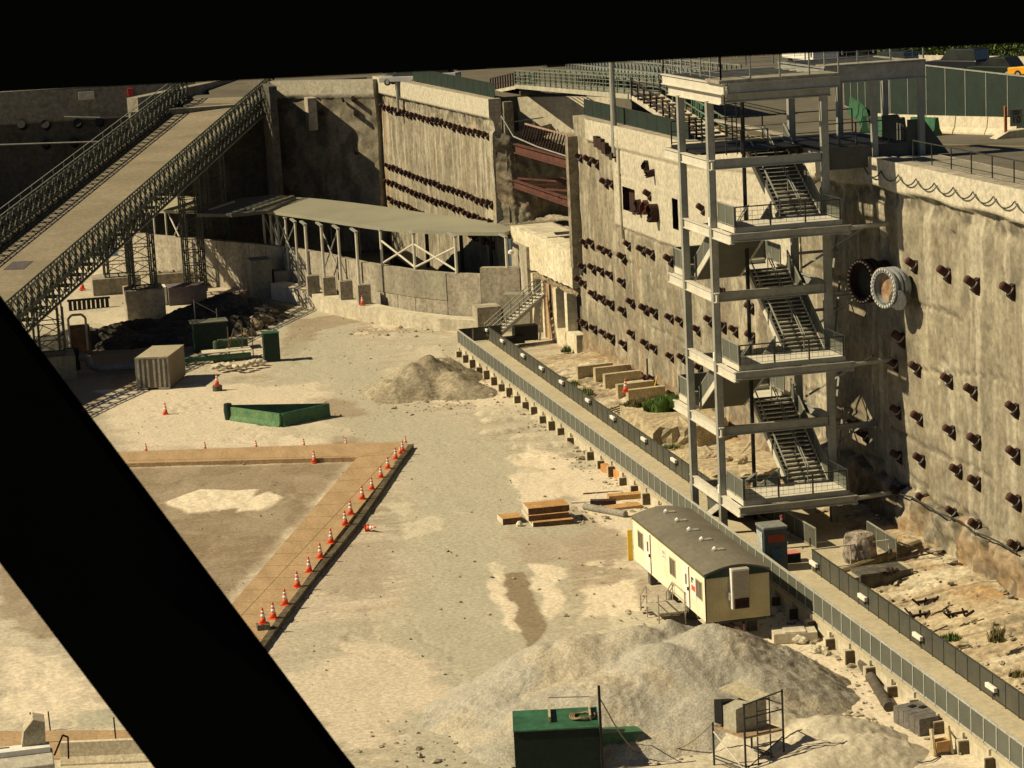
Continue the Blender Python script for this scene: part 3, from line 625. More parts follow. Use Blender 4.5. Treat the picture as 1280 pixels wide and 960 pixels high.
# ------------------------------------------------------------------ fenced walkway on stub piers
WX0, WX1, WY0, WY1, WZ = 36.35, 38.95, 64.0, 181.6, .9
wk = thing('walkway', 'long raised concrete walkway running beside the wall and under the stair tower', 'walkway', (WX0, WY0, 0))
b = MB(); b.box(WX0, WX1, WY0, WY1, WZ-.22, WZ); b.build('deck', deck_mat, wk)
b = MB(); b.box(WX1, 43.6, 106.5, 121.5, WZ-.3, WZ-.004); b.build('landing', deck_mat, wk)
b = MB(); b.box(WX0+.1, WX0+.32, WY0, WY1, .0, WZ-.22); b.build('kerb_beam', concrete_pale, wk)
k = 0; y = 183.0-2.47*47
ys_ = []
pier_shade = M('pier front shade', (.15, .11, .06), (.09, .065, .035), 3)
while y < 181:
    ys_.append(y); y += 2.47
for k, y in enumerate(ys_):
    if abs(y-143.2) < 1: continue
    b = MB(); h = .58+.10*math.sin(k*2.3); b.box(WX0-.35, WX0+.12, y-.16, y+.16, -.1, h); b.box(WX0-.31, WX0+.10, y-.19, y-.162, .0, h-.05, 1)  # thin brown sheet paints the shade on each pier front
    b.box(WX0-.10, WX0+.02, y+.0, y+.15, h, h+.26)
    b.build('stub_pier', [concrete_pale, pier_shade], wk)
def fence(name, label, A, B, h, sp, panel, rail, z, cat='fence', gap=.08, rw=.05, group=None):
    A = Vector((*A, z)); B = Vector((*B, z)); L = (B-A).length; u = (B-A)/L; n = max(1, round(L/sp))
    root = thing(name, label, cat, tuple(A), group=group)
    b = MB(); b.bar(A+Vector((0, 0, h)), B+Vector((0, 0, h)), rw*1.3, rw); b.build('top_rail', rail, root)
    b = MB(); b.bar(A+Vector((0, 0, gap)), B+Vector((0, 0, gap)), rw, rw); b.build('bottom_rail', rail, root)
    if panel:
        b = MB()
        for i in range(n):
            a = A+u*(L*i/n+.04); c = A+u*(L*(i+1)/n-.04); m_ = Vector((0, 0, (h+gap)/2)); b.bar(a+m_, c+m_, .02, h-gap-.05)
        b.build('infill_panels', panel, root)
    first = None; r_ = A
    for i in range(n+1):
        if n > 99 and i > 98: break
        p = A+u*(L*i/n)
        if first is None:
            q = MB(); q.box(-rw/2, rw/2, -rw/2, rw/2, 0, h); first = q.build('post', rail); first.parent = root; first.location = (0, 0, 0)
        else:
            c = first.copy(); COL.objects.link(c); c.parent = root; c.location = p-A
    return root
fence('mesh_fence', 'grey mesh fence with pale posts along the pit side of the long walkway', (36.42, 66), (36.42, 181.4), 1.12, 1.18, panel_grey, M('pale fence steel', (.42, .42, .36), (.34, .34, .29), 2, rough=.5), WZ, rw=.075)
fence('panel_fence', 'dark solid fence on the wall side of the walkway, beyond the stair tower', (38.9, 122.6), (38.9, 181.4), 1.12, 1.25, panel_dark, steel_dark, WZ, rw=.045)
fence('panel_fence', 'dark solid fence on the wall side of the walkway, nearer than the stair tower', (38.9, 66), (38.9, 108.4), 1.12, 1.25, panel_dark, steel_dark, WZ, rw=.045)
fence('end_fence', 'short dark fence closing the far end of the walkway', (36.5, 181.6), (40.0, 181.8), 1.1, 1.2, panel_dark, steel_dark, WZ)
fence('landing_fence', 'short fence with bright rail turning right beside the wrapped stump', (38.9, 108.4), (43.0, 108.6), 1.1, 2.0, None, steel_pale, WZ)
fence('landing_fence', 'dark panel fence standing in the shade under the stair tower', (40.5, 112.2), (40.0, 121.8), 1.1, 1.3, panel_dark, steel, WZ)
fence('landing_fence', 'short dark fence at the right edge of the shaded landing below the tower', (43.4, 108.6), (43.4, 112.5), 1.1, 1.3, panel_dark, steel, WZ)
# wall-side lights: pale tubes hung on the fence
LIT = [(1240, 862, 'nearest'), (1148, 798, 'second'), (1079, 749, 'third'), (1018, 707, 'fourth')]
def light_box(P, label):
    t = thing('walkway_light', label, 'light', (P[0], P[1], P[2]), group='pale lights on the dark walkway fence')
    x, y, z = P; b = MB(); b.box(x-.12, x+.04, y-.45, y+.45, z, z+.2); b.build('housing', white, t, bevel=.02); b = MB(); b.box(x+.02, x+.06, y-.08, y+.08, z-.25, z+.02); b.build('bracket', steel_dark, t); return t
lp = None
names = ['nearest', 'second nearest', 'third nearest', 'fourth nearest']
for k, (x, y, _) in enumerate(LIT):
    q = PX(x, y, 38.78); L = 'pale box light on the near dark fence, '+names[k]
    if lp is None: lp = light_box((38.78, q.y, q.z), L)
    else: copy_thing(lp, (38.78, q.y, q.z), label=L)
farl = [(843, 578), (806, 562), (767, 535), (736, 514), (703, 491), (678, 474), (655, 457), (629, 440), (609, 425)]
ordn = ['first', 'second', 'third', 'fourth', 'fifth', 'sixth', 'seventh', 'eighth', 'ninth']
for k, (x, y) in enumerate(farl):
    q = PX(x, y, 38.78); copy_thing(lp, (38.78, q.y, WZ+.78), label='pale box light on the far dark fence, %s counted from the stair tower' % ordn[k])

# ------------------------------------------------------------------ steel stair tower
TX0, TX1, TY0, TY1 = 37.2, 43.35, 117.2, 122.2
tw = thing('stair_tower', 'tall open steel stair tower with zigzag flights between the walkway and the street', 'stair tower', (TX0, TY0, .5))
def H_col(x, y, z0, z1, nm='column', w_=.36):
    b = MB(); b.box(x-w_/2, x-w_/2+.035, y-w_/2, y+w_/2, z0, z1); b.box(x+w_/2-.035, x+w_/2, y-w_/2, y+w_/2, z0, z1)
    b.box(x-w_/2+.036, x+w_/2-.036, y-w_/2+.02, y+w_/2-.02, z0, z1-.01); return b.build(nm, steel, tw)
for x, y in ((TX0, TY0), (TX0, TY1), (TX1, TY0), (TX1, TY1)): H_col(x, y, .4, 23.6)
for x, y in ((46.1, TY0), (48.7, TY0), (46.1, TY1), (48.7, TY1)): H_col(x, y, 19.9, 24.4, w_=.3)
def I_y(x, y0, y1, zt, h=.5, mt=steel_pale, w_=.26):  # left beams take pale steel to stand for sun
    b = MB(); b.box(x-w_/2, x+w_/2, y0, y1, zt-.05, zt); b.box(x-w_/2, x+w_/2, y0, y1, zt-h, zt-h+.05); b.box(x-.05, x+.05, y0+.02, y1-.02, zt-h+.05, zt-.05); return b.build('beam', mt, tw)
def I_x(y, x0, x1, zt, h=.5, mt=steel, w_=.26):  # front beams take darker steel to stand for shade
    b = MB(); b.box(x0, x1, y-w_/2, y+w_/2, zt-.05, zt); b.box(x0, x1, y-w_/2, y+w_/2, zt-h, zt-h+.05); b.box(x0+.02, x1-.02, y-.05, y+.05, zt-h+.05, zt-.05); return b.build('beam', mt, tw)
LV = [3.0, 10.05, 17.1]; ML = [6.65, 13.75, 20.6]
PLX1 = 43.02
for z in LV:
    I_y(TX0-.02, 114.1, 122.6, z, .52); I_y(TX1+.02, 114.1, 122.6, z, .5, steel); I_x(114.1, TX0-.1, 43.5, z+.02, .42); b_ = MB(); b_.tube((43.4, 114.1, z-.15), (45.6, 114.3, z-.1), .13, 8); b_.build('wall_tie', steel, tw); I_x(TY1, TX0+.2, 46.0, z-.4, .34)
for z in ML:
    I_y(TX0-.02, 116.8, 125.2, z, .52); I_y(TX1+.02, 117.2, 125.2, z, .5, steel); I_x(TY0-.02, TX0+.2, TX1-.2, z-.02, .5); I_x(125.1, TX0, PLX1, z, .5)
for z in (6.1, 13.2): I_x(TY0+.1, TX1+.2, 45.9, z, .26)
def rail(root, A, B, h=1.08, n=None, panel=None, mid=True, r_=.025, nm='railing', mt=steel, pm=None):
    A = Vector(A); B = Vector(B); L = (B-A).length; n = n or max(1, round(L/1.7)); b = MB()
    b.bar(A+Vector((0, 0, h)), B+Vector((0, 0, h)), r_*2.2); b.bar(A+Vector((0, 0, .1)), B+Vector((0, 0, .1)), r_*1.6)
    for i in range(n+1):
        p = A+(B-A)*i/n; b.bar(p, p+Vector((0, 0, h)), r_*2.6)
    if mid and not panel: b.bar(A+Vector((0, 0, h*.55)), B+Vector((0, 0, h*.55)), r_*1.2)
    if panel:
        m_ = Vector((0, 0, (h+.1)/2)); b.bar(A+m_, B+m_, .015, h-.16, mi=1)
    return b.build(nm, [mt, pm or panel_grey], root)
def wire(root, A, B, h=1.05, nm='mesh_railing', mt=steel_dark, sp=.3):
    A = Vector(A); B = Vector(B); L = (B-A).length; b = MB(); b.bar(A+Vector((0, 0, h)), B+Vector((0, 0, h)), .06)
    for q in (.12, .35, .58, .82): b.bar(A+Vector((0, 0, q)), B+Vector((0, 0, q)), .015)
    n = max(1, round(L/1.7))
    for i in range(n+1):
        p = A+(B-A)*i/n; b.bar(p, p+Vector((0, 0, h)), .07)
    for i in range(int(L/sp)+1):
        p = A+(B-A)*min(1, i*sp/L); b.bar(p+Vector((0, 0, .12)), p+Vector((0, 0, h)), .012)
    return b.build(nm, mt, root)
for z in LV:                                   # front platforms, cantilevered towards the viewer
    b = MB(); b.box(TX0+.25, PLX1, 114.35, 117.0, z+.20, z+.28); b.box(TX0+.25, PLX1, 114.25, 114.34, z+.03, z+.30); b.box(TX0+.16, TX0+.24, 114.25, 117.0, z+.03, z+.30); b.box(PLX1+.01, PLX1+.09, 114.25, 117.0, z+.03, z+.30)
    b.m = [0]*6+[1]*6+[0]*6+[1]*6; p = b.build('platform', [steel_pale, steel], tw)  # floor and left edge pale, other fascias darker: sun and shade set in colour
    zz = z+.28
    wire(tw, (TX0+.25, 114.3, zz), (PLX1, 114.3, zz)); rail(tw, (TX0+.2, 114.35, zz), (TX0+.2, 116.9, zz), n=2, panel=1); rail(tw, (PLX1+.05, 114.35, zz), (PLX1+.05, 116.9, zz), n=2, panel=1)
    b = MB(); b.box(TX0-.22, TX0-.16, TY0-.12, TY0+.12, z+.1, z+.55); b.build('lamp', white, tw)
for z in ML[:2]:                                # rear platforms
    b = MB(); b.box(TX0+.25, PLX1-.4, 122.45, 125.0, z+.04, z+.12); b.box(TX0+.25, PLX1-.4, 124.98, 125.06, z, z+.35); b.box(TX0+.17, TX0+.24, 122.4, 125.0, z, z+.35)
    b.build('platform', steel_pale, tw)
    rail(tw, (TX0+.2, 125.0, z+.3), (PLX1-.4, 125.0, z+.3), panel=1); rail(tw, (TX0+.2, 122.5, z+.3), (TX0+.2, 125.0, z+.3), n=2, panel=1); rail(tw, (PLX1-.4, 122.5, z+.3), (PLX1-.4, 125.0, z+.3), n=2, panel=1)
def flight(x0, x1, ya, za, yb, zb, under=False, panel=True):
    """flight whose lower end is (ya,za) and upper end (yb,zb)"""
    n = max(3, round((zb-za)/.178)); dy = (yb-ya)/n; dz = (zb-za)/n
    f = thing('flight', None, None); COL.objects.unlink(f); bpy.data.objects.remove(f)
    b = MB()
    for i in range(n):
        y = ya+dy*i; z = za+dz*(i+1); b.box(x0+.06, x1-.06, min(y, y+dy*.92), max(y, y+dy*.92), z-.045, z, 0); b.box(x0+.08, x1-.08, y+dy*.90, y+dy*.93, z, z+dz*.72, 1)  # dark strips stand for the shade between open treads
    t = b.build('stair_treads', [plate, panel_dark], tw)
    s = MB()
    for x in (x0, x1): s.bar((x, ya-.1*math.copysign(1, dy), za-.12), (x, yb, zb-.12), .06, .34)
    s.build('stringer', steel_pale, tw)
    h = 1.0
    for x in (x0, x1):
        g = MB()
        g.bar((x, ya, za+h), (x, yb, zb+h), .06, .06, mi=0)
        ph = .84 if x == x1 or under else .30; g.bar((x, ya, za+.08+h*ph*.5), (x, yb, zb+.08+h*ph*.5), .02, h*ph, mi=1)
        for i in range(4): yy = ya+(yb-ya)*i/3; zz = za+(zb-za)*i/3; g.bar((x, yy, zz), (x, yy, zz+h), .05, mi=0)
        g.build('side_guard', [steel, panel_grey], tw)
    xm = (x0+x1)/2; g = MB()
    for dx in (-.06, .06): g.bar((xm+dx, ya, za+.92), (xm+dx, yb, zb+.92), .045)
    for i in range(4): yy = ya+(yb-ya)*i/3; zz = za+(zb-za)*i/3; g.bar((xm, yy, zz), (xm, yy, zz+.9), .05)
    g.build('hand_rail', steel, tw)
    if under:
        u = MB(); u.bar((xm, ya, za-.2), (xm, yb, zb-.2), x1-x0-.15, .03); u.build('soffit', panel_dark, tw)
for k in range(3):
    z = LV[k]; flight(40.75, 43.0, 117.0, z+.14, 122.45, ML[k]+.1)
    zt = LV[k+1] if k < 2 else 20.6
    if k < 2: flight(37.75, 40.3, 122.45, ML[k]+.1, 117.0, zt+.14, under=True)
flight(37.75, 40.3, 121.6, .95, 117.0, LV[0]+.14, under=True)
# cross bracing against the wall side
for z0, z1 in ((3.2, 6.2), (6.8, 9.6), (10.3, 13.3), (13.9, 16.6)):
    b = MB(); b.bar((TX1+.3, 117.4, z0), (45.8, 121.9, z1), .10); b.bar((TX1+.3, 121.9, z0), (45.8, 117.4, z1), .10); b.build('brace', steel, tw)
b = MB()
for z in (2.0, 5.2, 8.2, 11.4, 14.6): b.box(TX1+.2, 45.8, 122.1, 122.26, z, z+.14)
b.build('wall_tie', steel, tw)
# street level platform and steps down to the road
b = MB(); b.box(TX0+.25, 48.0, 119.6, 125.0, 20.62, 20.74); b.box(43.2, 48.0, 117.3, 119.6, 20.62, 20.74)
b.build('street_platform', black, tw)
b = MB(); b.box(43.2, 48.0, 117.22, 117.29, 19.6, 20.74); b.build('fascia', panel_dark, tw)
b = MB(); b.box(TX1+.2, 48.0, 117.4, 124.9, 20.1, 20.6); b.build('platform_frame', panel_dark, tw)
rail(tw, (TX0+.3, 125.05, 20.75), (47.9, 125.05, 20.75), mt=steel_dark, h=1.25); rail(tw, (TX0+.3, 117.5, 20.75), (40.4, 117.5, 20.75), mt=steel_dark, h=1.2)
rail(tw, (43.4, 117.5, 20.75), (47.9, 117.5, 20.75), mt=steel_dark, h=1.2, n=5)
b = MB(); b.extr([(48.0, 117.35, 20.0), (48.0, 117.35, 21.9), (48.9, 117.35, 21.9), (50.3, 117.35, 20.0)], (0, .06, 0)); b.build('side_panel', panel_dark, tw)
b = MB(); b.extr([(48.0, 120.9, 20.0), (48.0, 120.9, 21.9), (48.9, 120.9, 21.9), (50.3, 120.9, 20.0)], (0, .06, 0)); b.build('side_panel', panel_dark, tw)
b = MB()
for i in range(4): b.box(48.0+i*.32, 48.35+i*.32, 117.5, 120.8, 20.0, 20.62-.16*i)
b.build('street_steps', plate, tw)
b = MB()
for y in (118.6, 119.0):
    b.path([(48.1, y, 20.7), (48.1, y, 21.6), (49.4, y, 20.9), (49.4, y, 20.0)], .03)
b.build('hand_rail', steel, tw)
# roof frames: low pale edge over the flights, a higher grey one towards the street
b = MB(); b.box(TX0-.35, 43.25, 114.3, 116.6, 24.62, 24.78); b.build('roof_deck', concrete_grey, tw)
b = MB()
for i in range(7): b.box(TX0, 43.2, 117.4+i*1.1, 117.5+i*1.1, 24.3, 24.6)
for i in range(5): b.box(TX0+.8+i*1.4, TX0+.9+i*1.4, 116.61, 124.3, 24.1, 24.29)
b.build('roof_joists', steel, tw)
I_y(TX0-.12, 114.2, 124.8, 24.62, .55); I_y(TX0+.02, 115.1, 124.2, 24.02, .5); I_x(114.35, TX0+.1, 43.2, 24.62, .55); I_x(115.2, TX0+.3, 43.0, 24.05, .45)
I_x(124.5, TX0, 43.2, 24.62, .5)
b = MB(); b.box(43.35, 48.9, 116.9, 118.2, 24.9, 25.0); b.build('roof_deck', concrete_grey, tw)
b = MB()
for i in range(6): b.box(43.5, 48.8, 118.6+i*.95, 118.7+i*.95, 24.5, 24.85)
b.build('roof_joists', steel, tw)
I_x(117.0, 43.3, 48.9, 24.9, .85); I_x(123.9, 43.3, 48.9, 24.9, .6); I_y(48.8, 117.2, 124, 24.9, .6, steel); I_y(43.45, 117.2, 124, 24.9, .6, steel)
wire(tw, (TX0-.2, 114.5, 24.8), (TX0-.2, 124.4, 24.8), 1.4, mt=steel, sp=.9); wire(tw, (TX0-.2, 124.4, 24.8), (43.2, 124.4, 24.8), 1.5, mt=steel, sp=1.2); wire(tw, (TX0-.2, 114.5, 24.8), (43.2, 114.5, 24.8), 1.2, mt=steel, sp=1.3)
wire(tw, (43.4, 117.0, 25.05), (48.8, 117.0, 25.05), 1.1, mt=steel, sp=1.2); wire(tw, (43.4, 123.9, 25.05), (48.8, 123.9, 25.05), 1.2, mt=steel, sp=1.2)
b = MB(); b.tube((39.7, 119.4, .9), (39.7, 119.4, 24.0), .11, 8); b.build('drain_pipe', black, tw)
b = MB()
for i in range(10): b.bar((38.3, 118.0, 20.9+i*.3), (38.9, 118.0, 20.9+i*.3), .04)
b.bar((38.3, 118.0, 20.7), (38.3, 118.0, 24.0), .05); b.bar((38.9, 118.0, 20.7), (38.9, 118.0, 24.0), .05); b.build('ladder', steel_dark, tw)

# ------------------------------------------------------------------ things under and beside the tower
def booth(P):
    t = thing('portable_toilet', 'blue grey portable toilet with white door and orange notice under the stair tower', 'portable toilet', tuple(P)); x, y, z = P
    b = MB(); b.box(x-.6, x+.6, y-.6, y+.6, z, z+2.15); b.build('cabin', blue, t, bevel=.03)
    b = MB(); b.box(x-.64, x+.64, y-.64, y+.64, z+2.15, z+2.3); b.build('roof', M('booth roof', (.2, .21, .19)), t, bevel=.04)
    b = MB(); b.box(x-.645, x-.61, y-.42, y+.42, z+.1, z+2.0); b.build('door', M('dull white door', (.45, .46, .42), (.3, .32, .3), 2), t)
    b = MB(); b.box(x-.4, x+.45, y-.63, y-.602, z+1.5, z+1.9); b.build('notice', M('notice orange', (.30, .07, .035)), t)
    b = MB(); b.box(x-.2, x+.3, y-.66, y-.602, z+.5, z+1.2); b.build('vent_panel', M('vent blue', (.05, .10, .15)), t)
booth(Vector((37.25, 109.6, WZ)))
t = thing('water_drum', 'dark box with pink top at the foot of the toilet booth', 'box', (38.5, 110.6, WZ)); b = MB(); b.box(38.15, 38.95, 110.2, 110.9, WZ, WZ+.45); b.build('body', black, t); b = MB(); b.box(38.15, 38.95, 110.2, 110.9, WZ+.452, WZ+.50); b.build('top', M('pink plastic', (.62, .22, .20)), t)
# wrapped stump
b = MB(); P = Vector((41.7, 109.2, .9)); prof = [(.78, 0), (.86, .3), (.80, .7), (.84, 1.05), (.7, 1.4), (.35, 1.52)]
b.lathe(P, prof, 18); rr = random.Random(3); b.v = [(v[0]+(rr.random()-.5)*.14, v[1]+(rr.random()-.5)*.14, v[2]+(rr.random()-.5)*.06) for v in b.v]
single('wrapped_stump', b, M('torn wrapping', (.42, .36, .28), (.10, .08, .065), 1.6, bump=.05, bscale=4, fine=.4), 'bulky stump in torn pale wrapping behind the bright railing', 'stump', loc=P)
b = MB(); b.box(40.6, 43.2, 106.3, 108.0, .3, 1.0); b.box(40.6, 43.3, 106.2, 106.3, 1.0, 1.1); single('concrete_block', b, concrete_dark, 'low dark concrete block in front of the wrapped stump', 'concrete block', loc=(41.8, 107, .3))
b = MB(); b.path([(43.4, 108.4, 1.9), (44.7, 107.2, 1.45)], .04); b.path([(43.4, 108.4, 1.0), (44.9, 107.5, 1.4)], .04); single('bent_bars', b, rust_dark, 'two dark bent bars lying on the rock beside the wrapped stump', 'metal bars', loc=(44, 108, 1.2))
P0 = G(1013, 737, 1.0); P1 = G(1156, 678, 1.5); b = MB(); b.path([G(1040, 722, .75), G(1075, 707, .95), G(1110, 695, 1.15), G(1150, 679, 1.5)], .22, 10); single('mossy_pipe', b, M('mossy pipe', (.20, .15, .08), (.11, .085, .045), 1.5, fine=.4), 'long mossy pipe lying on the rock ledge from the fence up to the wall', 'pipe', loc=(39.6, P0.y, .9))
# big flanged water pipe ends on the wall
def flange(c, r, L, axis, label, mats, inner):
    c = Vector(c); a = Vector(axis).normalized(); t = thing('pipe_flange', label, 'pipe', tuple(c), group='large pipe ends on the wall'); up = Vector((0, 0, 1)); s1 = a.cross(up).normalized(); s2 = s1.cross(a)
    def ring(z0, z1, ro, ri, nm, mt, n=28):
        b = MB(); k = 0
        for (q, rad) in ((z0, ro), (z1, ro), (z1, ri), (z0, ri)):
            for i in range(n):
                th = 2*math.pi*i/n; b.v.append(tuple(c+a*q+(s1*math.cos(th)+s2*math.sin(th))*rad))
        for q in range(4):
            for i in range(n): b.f.append((q*n+i, q*n+(i+1) % n, ((q+1) % 4)*n+(i+1) % n, ((q+1) % 4)*n+i)); b.m.append(0)
        return b.build(nm, mt, t)
    ring(0, L, r*.84, r*.74, 'barrel', mats); ring(0, .12, r, r*.74, 'face_ring', mats); ring(.36, .50, r*.99, r*.8, 'rear_ring', mats); ring(.62, .74, r*.99, r*.8, 'rear_ring', mats)
    b = MB(); b.tube(c+a*.35, c+a*.40, r*.75, 24); b.build('disc', inner, t)
    bo = None
    for i in range(28):
        th = 2*math.pi*i/28; p = (s1*math.cos(th)+s2*math.sin(th))*r*.91
        if bo is None: b = MB(); b.tube(-a*.06, a*.02, .05, 6); bo = b.build('bolt', steel_pale); o = bo
        else: o = bo.copy(); COL.objects.link(o)
        o.parent = t; o.location = p
    return t, c, a, s1, s2
P = PX(1104, 360, 44.5)
t, c, a, s1, s2 = flange(P, 1.04, 1.1, (.965, .26, -.02), 'large pale grey pipe end with ochre disc and bolt ring sticking out of the wall', M('pale grey iron', (.30, .32, .32), (.22, .24, .24), 1.5, rough=.5, fine=.15), M('ochre disc', (.40, .27, .15), (.16, .10, .06), 1.2, fine=.3))
b = MB(); q = c+a*.8+Vector((.1, -.75, -.45)); b.tube(q, q+Vector((-.4, -.35, -.05)), .42, 14); b.tube(q+Vector((-.4, -.35, -.05)), q+Vector((-.5, -.42, -.06)), .52, 14); b.build('side_branch', M('dark iron', (.10, .10, .095)), t)
P = PX(1076, 352, 44.4); flange(P, 1.15, 1.6, (.965, .26, -.02), 'dark rusty pipe end in shade beside the pale grey one', rust_dark, black)

# lamp on a mast against the wall
def mast(name, label, x, y0, y1, Y, r0, r1, mt=steel, zadd=3):
    P = PY(x, y1, Y); t = thing(name, label, 'pole', tuple(P)); q = PY(x, y0, Y)
    b = MB(); b.tube(P, Vector((P.x, P.y, q.z+zadd)), r0, 10, r1); b.build('pole', mt, t)
    b = MB(); b.box(P.x-.3, P.x+.3, P.y-.15, P.y+.3, P.z-.15, P.z+.25); b.build('wall_bracket', rust_dark, t)
    b = MB(); b.tube((P.x, P.y, q.z+zadd-.1), (P.x-1.6, P.y-.2, q.z+zadd+.3), .06, 6); b.build('lamp_arm', mt, t)
    b = MB(); b.cbox((P.x-1.8, P.y-.2, q.z+zadd+.22), .8, .35, .16); b.build('lamp_head', mt, t)
mast('light_pole', 'tall grey light pole fixed to the wall left of the stair tower', 769, 85, 195, 164.6, .24, .17)
mast('light_pole', 'thin distant light pole fixed to the far streaked wall', 498, 85, 143, 233.5, .13, .11)
# gear hung on the wall
def pipe_stub(x, y, L, r, mt, label, dz=-.2):
    P = W(x, y); b = MB(); b.tube(P+Vector((.2, 0, .1)), P+Vector((-L, -.2, dz)), r, 12); b.tube(P+Vector((-L, -.2, dz)), P+Vector((-L-.12, -.22, dz)), r*1.2, 12)
    return single('pipe_stub', b, mt, label, 'pipe', 'cut pipes hanging out of the wall', loc=tuple(P))
red = M('rusty red iron', (.13, .035, .022), (.09, .03, .02), 2, fine=.35)
def drop(x, y, h, r, mt, label):
    P = W(x, y); t = thing('cut_pipe', label, 'pipe', tuple(P), group='cut pipes hanging out of the wall'); rn = random.Random(int(x)); ax = Vector((-1, rn.uniform(-.25, .1), rn.uniform(-.2, .1))).normalized()
    a = P+Vector((.4, 0, 0)); c = a+ax*(.4+h); u = ax.cross(Vector((0, 0, 1))).normalized(); v = u.cross(ax); n = 20; b = MB(); prof = []
    for i in range(n):
        th = 2*math.pi*i/n; k = 1+.06*rn.uniform(-1, 1); rad = (u*math.cos(th)*.8+v*math.sin(th)*1.25)*r*k; prof.append(rad)
    cut = [rn.uniform(-.18, .05) for _ in range(n)]
    for q, sc in ((a, 1), (c, 1), (c, .86), (a+ax*.3, .86)):
        for i in range(n): b.v.append(tuple(q+prof[i]*sc+(ax*cut[i] if q is c else Vector((0, 0, 0)))))
    for k in range(3):
        for i in range(n): b.f.append((k*n+i, k*n+(i+1) % n, (k+1)*n+(i+1) % n, (k+1)*n+i)); b.m.append(0)
    b.f.append(tuple(3*n+i for i in range(n))); b.m.append(1); b.build('barrel', [mt, black], t)
drop(802, 258, .5, .42, rust_dark, 'left cut rusty pipe of the cluster below the wall openings')
drop(811, 260, .6, .40, red, 'middle cut rusty pipe of the cluster, redder than its neighbours')
drop(823, 266, .8, .50, rust_dark, 'largest and darkest cut pipe, right of the red one')
drop(811, 208, .5, .30, rust_dark, 'upper cut pipe hanging below the cap of the left wall')
drop(819, 214, .8, .20, rust_dark, 'thin dark cut pipe just right of the upper one')
b = MB(); P = W(775, 175); b.tube(P+Vector((-.15, 0, 0)), P+Vector((-.15, -.05, -7)), .10, 8); single('drain_pipe', b, M('pale pipe', (.40, .36, .26)), 'pale vertical drain pipe beside the light pole', 'pipe', loc=tuple(P))
b = MB()
for k, (x, y) in enumerate(((752, 175), (757, 178), (762, 183))):
    P = W(x, y); b.box(P.x-.5, P.x+.3, P.y-.5, P.y+.5, P.z-.5, P.z+.3)
single('junction_boxes', b, rust_dark, 'dark rusty fittings bolted to the wall top behind the light pole', 'fittings', loc=tuple(W(757, 180)))
# cable swags under the cap of the near wall
b = MB(); pts = []
for i in range(12*8+1):
    Y = 117.4-i*.28; u = (i % 8)/8; z = wallTop(Y)-.55-.42*(1-(2*u-1)**2)**.9; pts.append((wallX(Y)-.36, Y, z))
b.path(pts, .035, 5); single('swag_cable', b, steel_dark, 'dark cable hanging in loops under the top of the near wall', 'cable', loc=pts[0])
pts = [tuple(W(x, y)+Vector((-.55, 0, 0))) for x, y in ((1105, 610), (1127, 615), (1140, 617), (1152, 620), (1170, 630), (1186, 640), (1198, 644), (1215, 651), (1228, 663), (1245, 668), (1262, 676), (1285, 690))]
b = MB(); b.path(pts, .045, 5); single('wall_cable', b, steel_dark, 'cable strung along the lowest row of anchors on the near wall', 'cable', loc=pts[0])
pts = [tuple(W(x, y)+Vector((-.3, 0, 0))) for x, y in ((1098, 480), (1101, 520), (1104, 570), (1100, 600), (1085, 617))]
b = MB(); b.path(pts, .04, 5); single('loose_cable', b, M('pale cable', (.22, .21, .17)), 'loose cable hanging down the shaded wall behind the tower', 'cable', loc=pts[0])
# ------------------------------------------------------------------ rock notch between the far wall and the left wall
rock2 = M('notch rock', (.27, .235, .165), (.15, .13, .09), .8, bump=.08, bscale=2.2, fine=.4, mask=[(.2, .13, .07), (.08, .07, .05), (.40, .35, .25)])
def rock_sheet(pts_a, pts_b, n, m_, amp, seed, nrm, mats=None, name='rock_face'):
    A = [Vector(p) for p in pts_a]; B = [Vector(p) for p in pts_b]
    def interp(L, t):
        t = t*(len(L)-1); i = min(int(t), len(L)-2); return L[i].lerp(L[i+1], t-i)
    P = np.zeros((n, m_, 3)); s = np.linspace(0, 1, n); tt = np.linspace(0, 1, m_)
    for i in range(n):
        a = interp(A, s[i]); b_ = interp(B, s[i])
        for j in range(m_): q = a.lerp(b_, tt[j]); P[i, j] = q
    U = P[..., 0]*.5+P[..., 1]*.5; V = P[..., 2]*.6+P[..., 0]*.2
    d = (fbm(U, V, 5, seed)-.45)*amp+(fbm(U*3, V*3, 3, seed+2)-.5)*amp*.25
    for k in range(3): P[..., k] += nrm[k]*d
    mk_ = np.zeros(P.shape); mk_[..., 1] = sst(.5, .65, fbm(U*.8, V*.8, 4, seed+4))*.7; mk_[..., 2] = sst(.5, .65, fbm(U*.6, V*.6, 4, seed+7))*.6; mk_[..., 0] = sst(.55, .7, fbm(U*.6+5, V*.6, 4, seed+8))*.6
    return struct(grid(name, P, mk_, mats or rock2))
rock_sheet([(44.15, 199.9, 6.5), (45.5, 198.6, 6.5), (47.6, 198.8, 6.8), (49.5, 200.3, 7), (52.5, 201.5, 7)], [(44.3, 200.0, 15.6), (45.4, 199.6, 15.4), (47.4, 200.5, 15.6), (49.5, 201.5, 15.8), (52.5, 202.5, 15.6)], 60, 60, 1.6, 201, (-.2, -1, 0))
rock_sheet([(52.4, 202.5, 6.5), (52.2, 190, 6.8), (51.5, 176, 7.0)], [(53.4, 202.5, 15.8), (53.0, 190, 15.0), (52.5, 176, 14.6)], 70, 40, 1.8, 211, (-1, 0, 0))
rock_sheet([(45.0, 176.2, 7.7), (44.4, 199, 7.7)], [(52.8, 176.2, 7.2), (52.8, 200, 8.2)], 60, 30, 1.2, 221, (0, 0, 1))
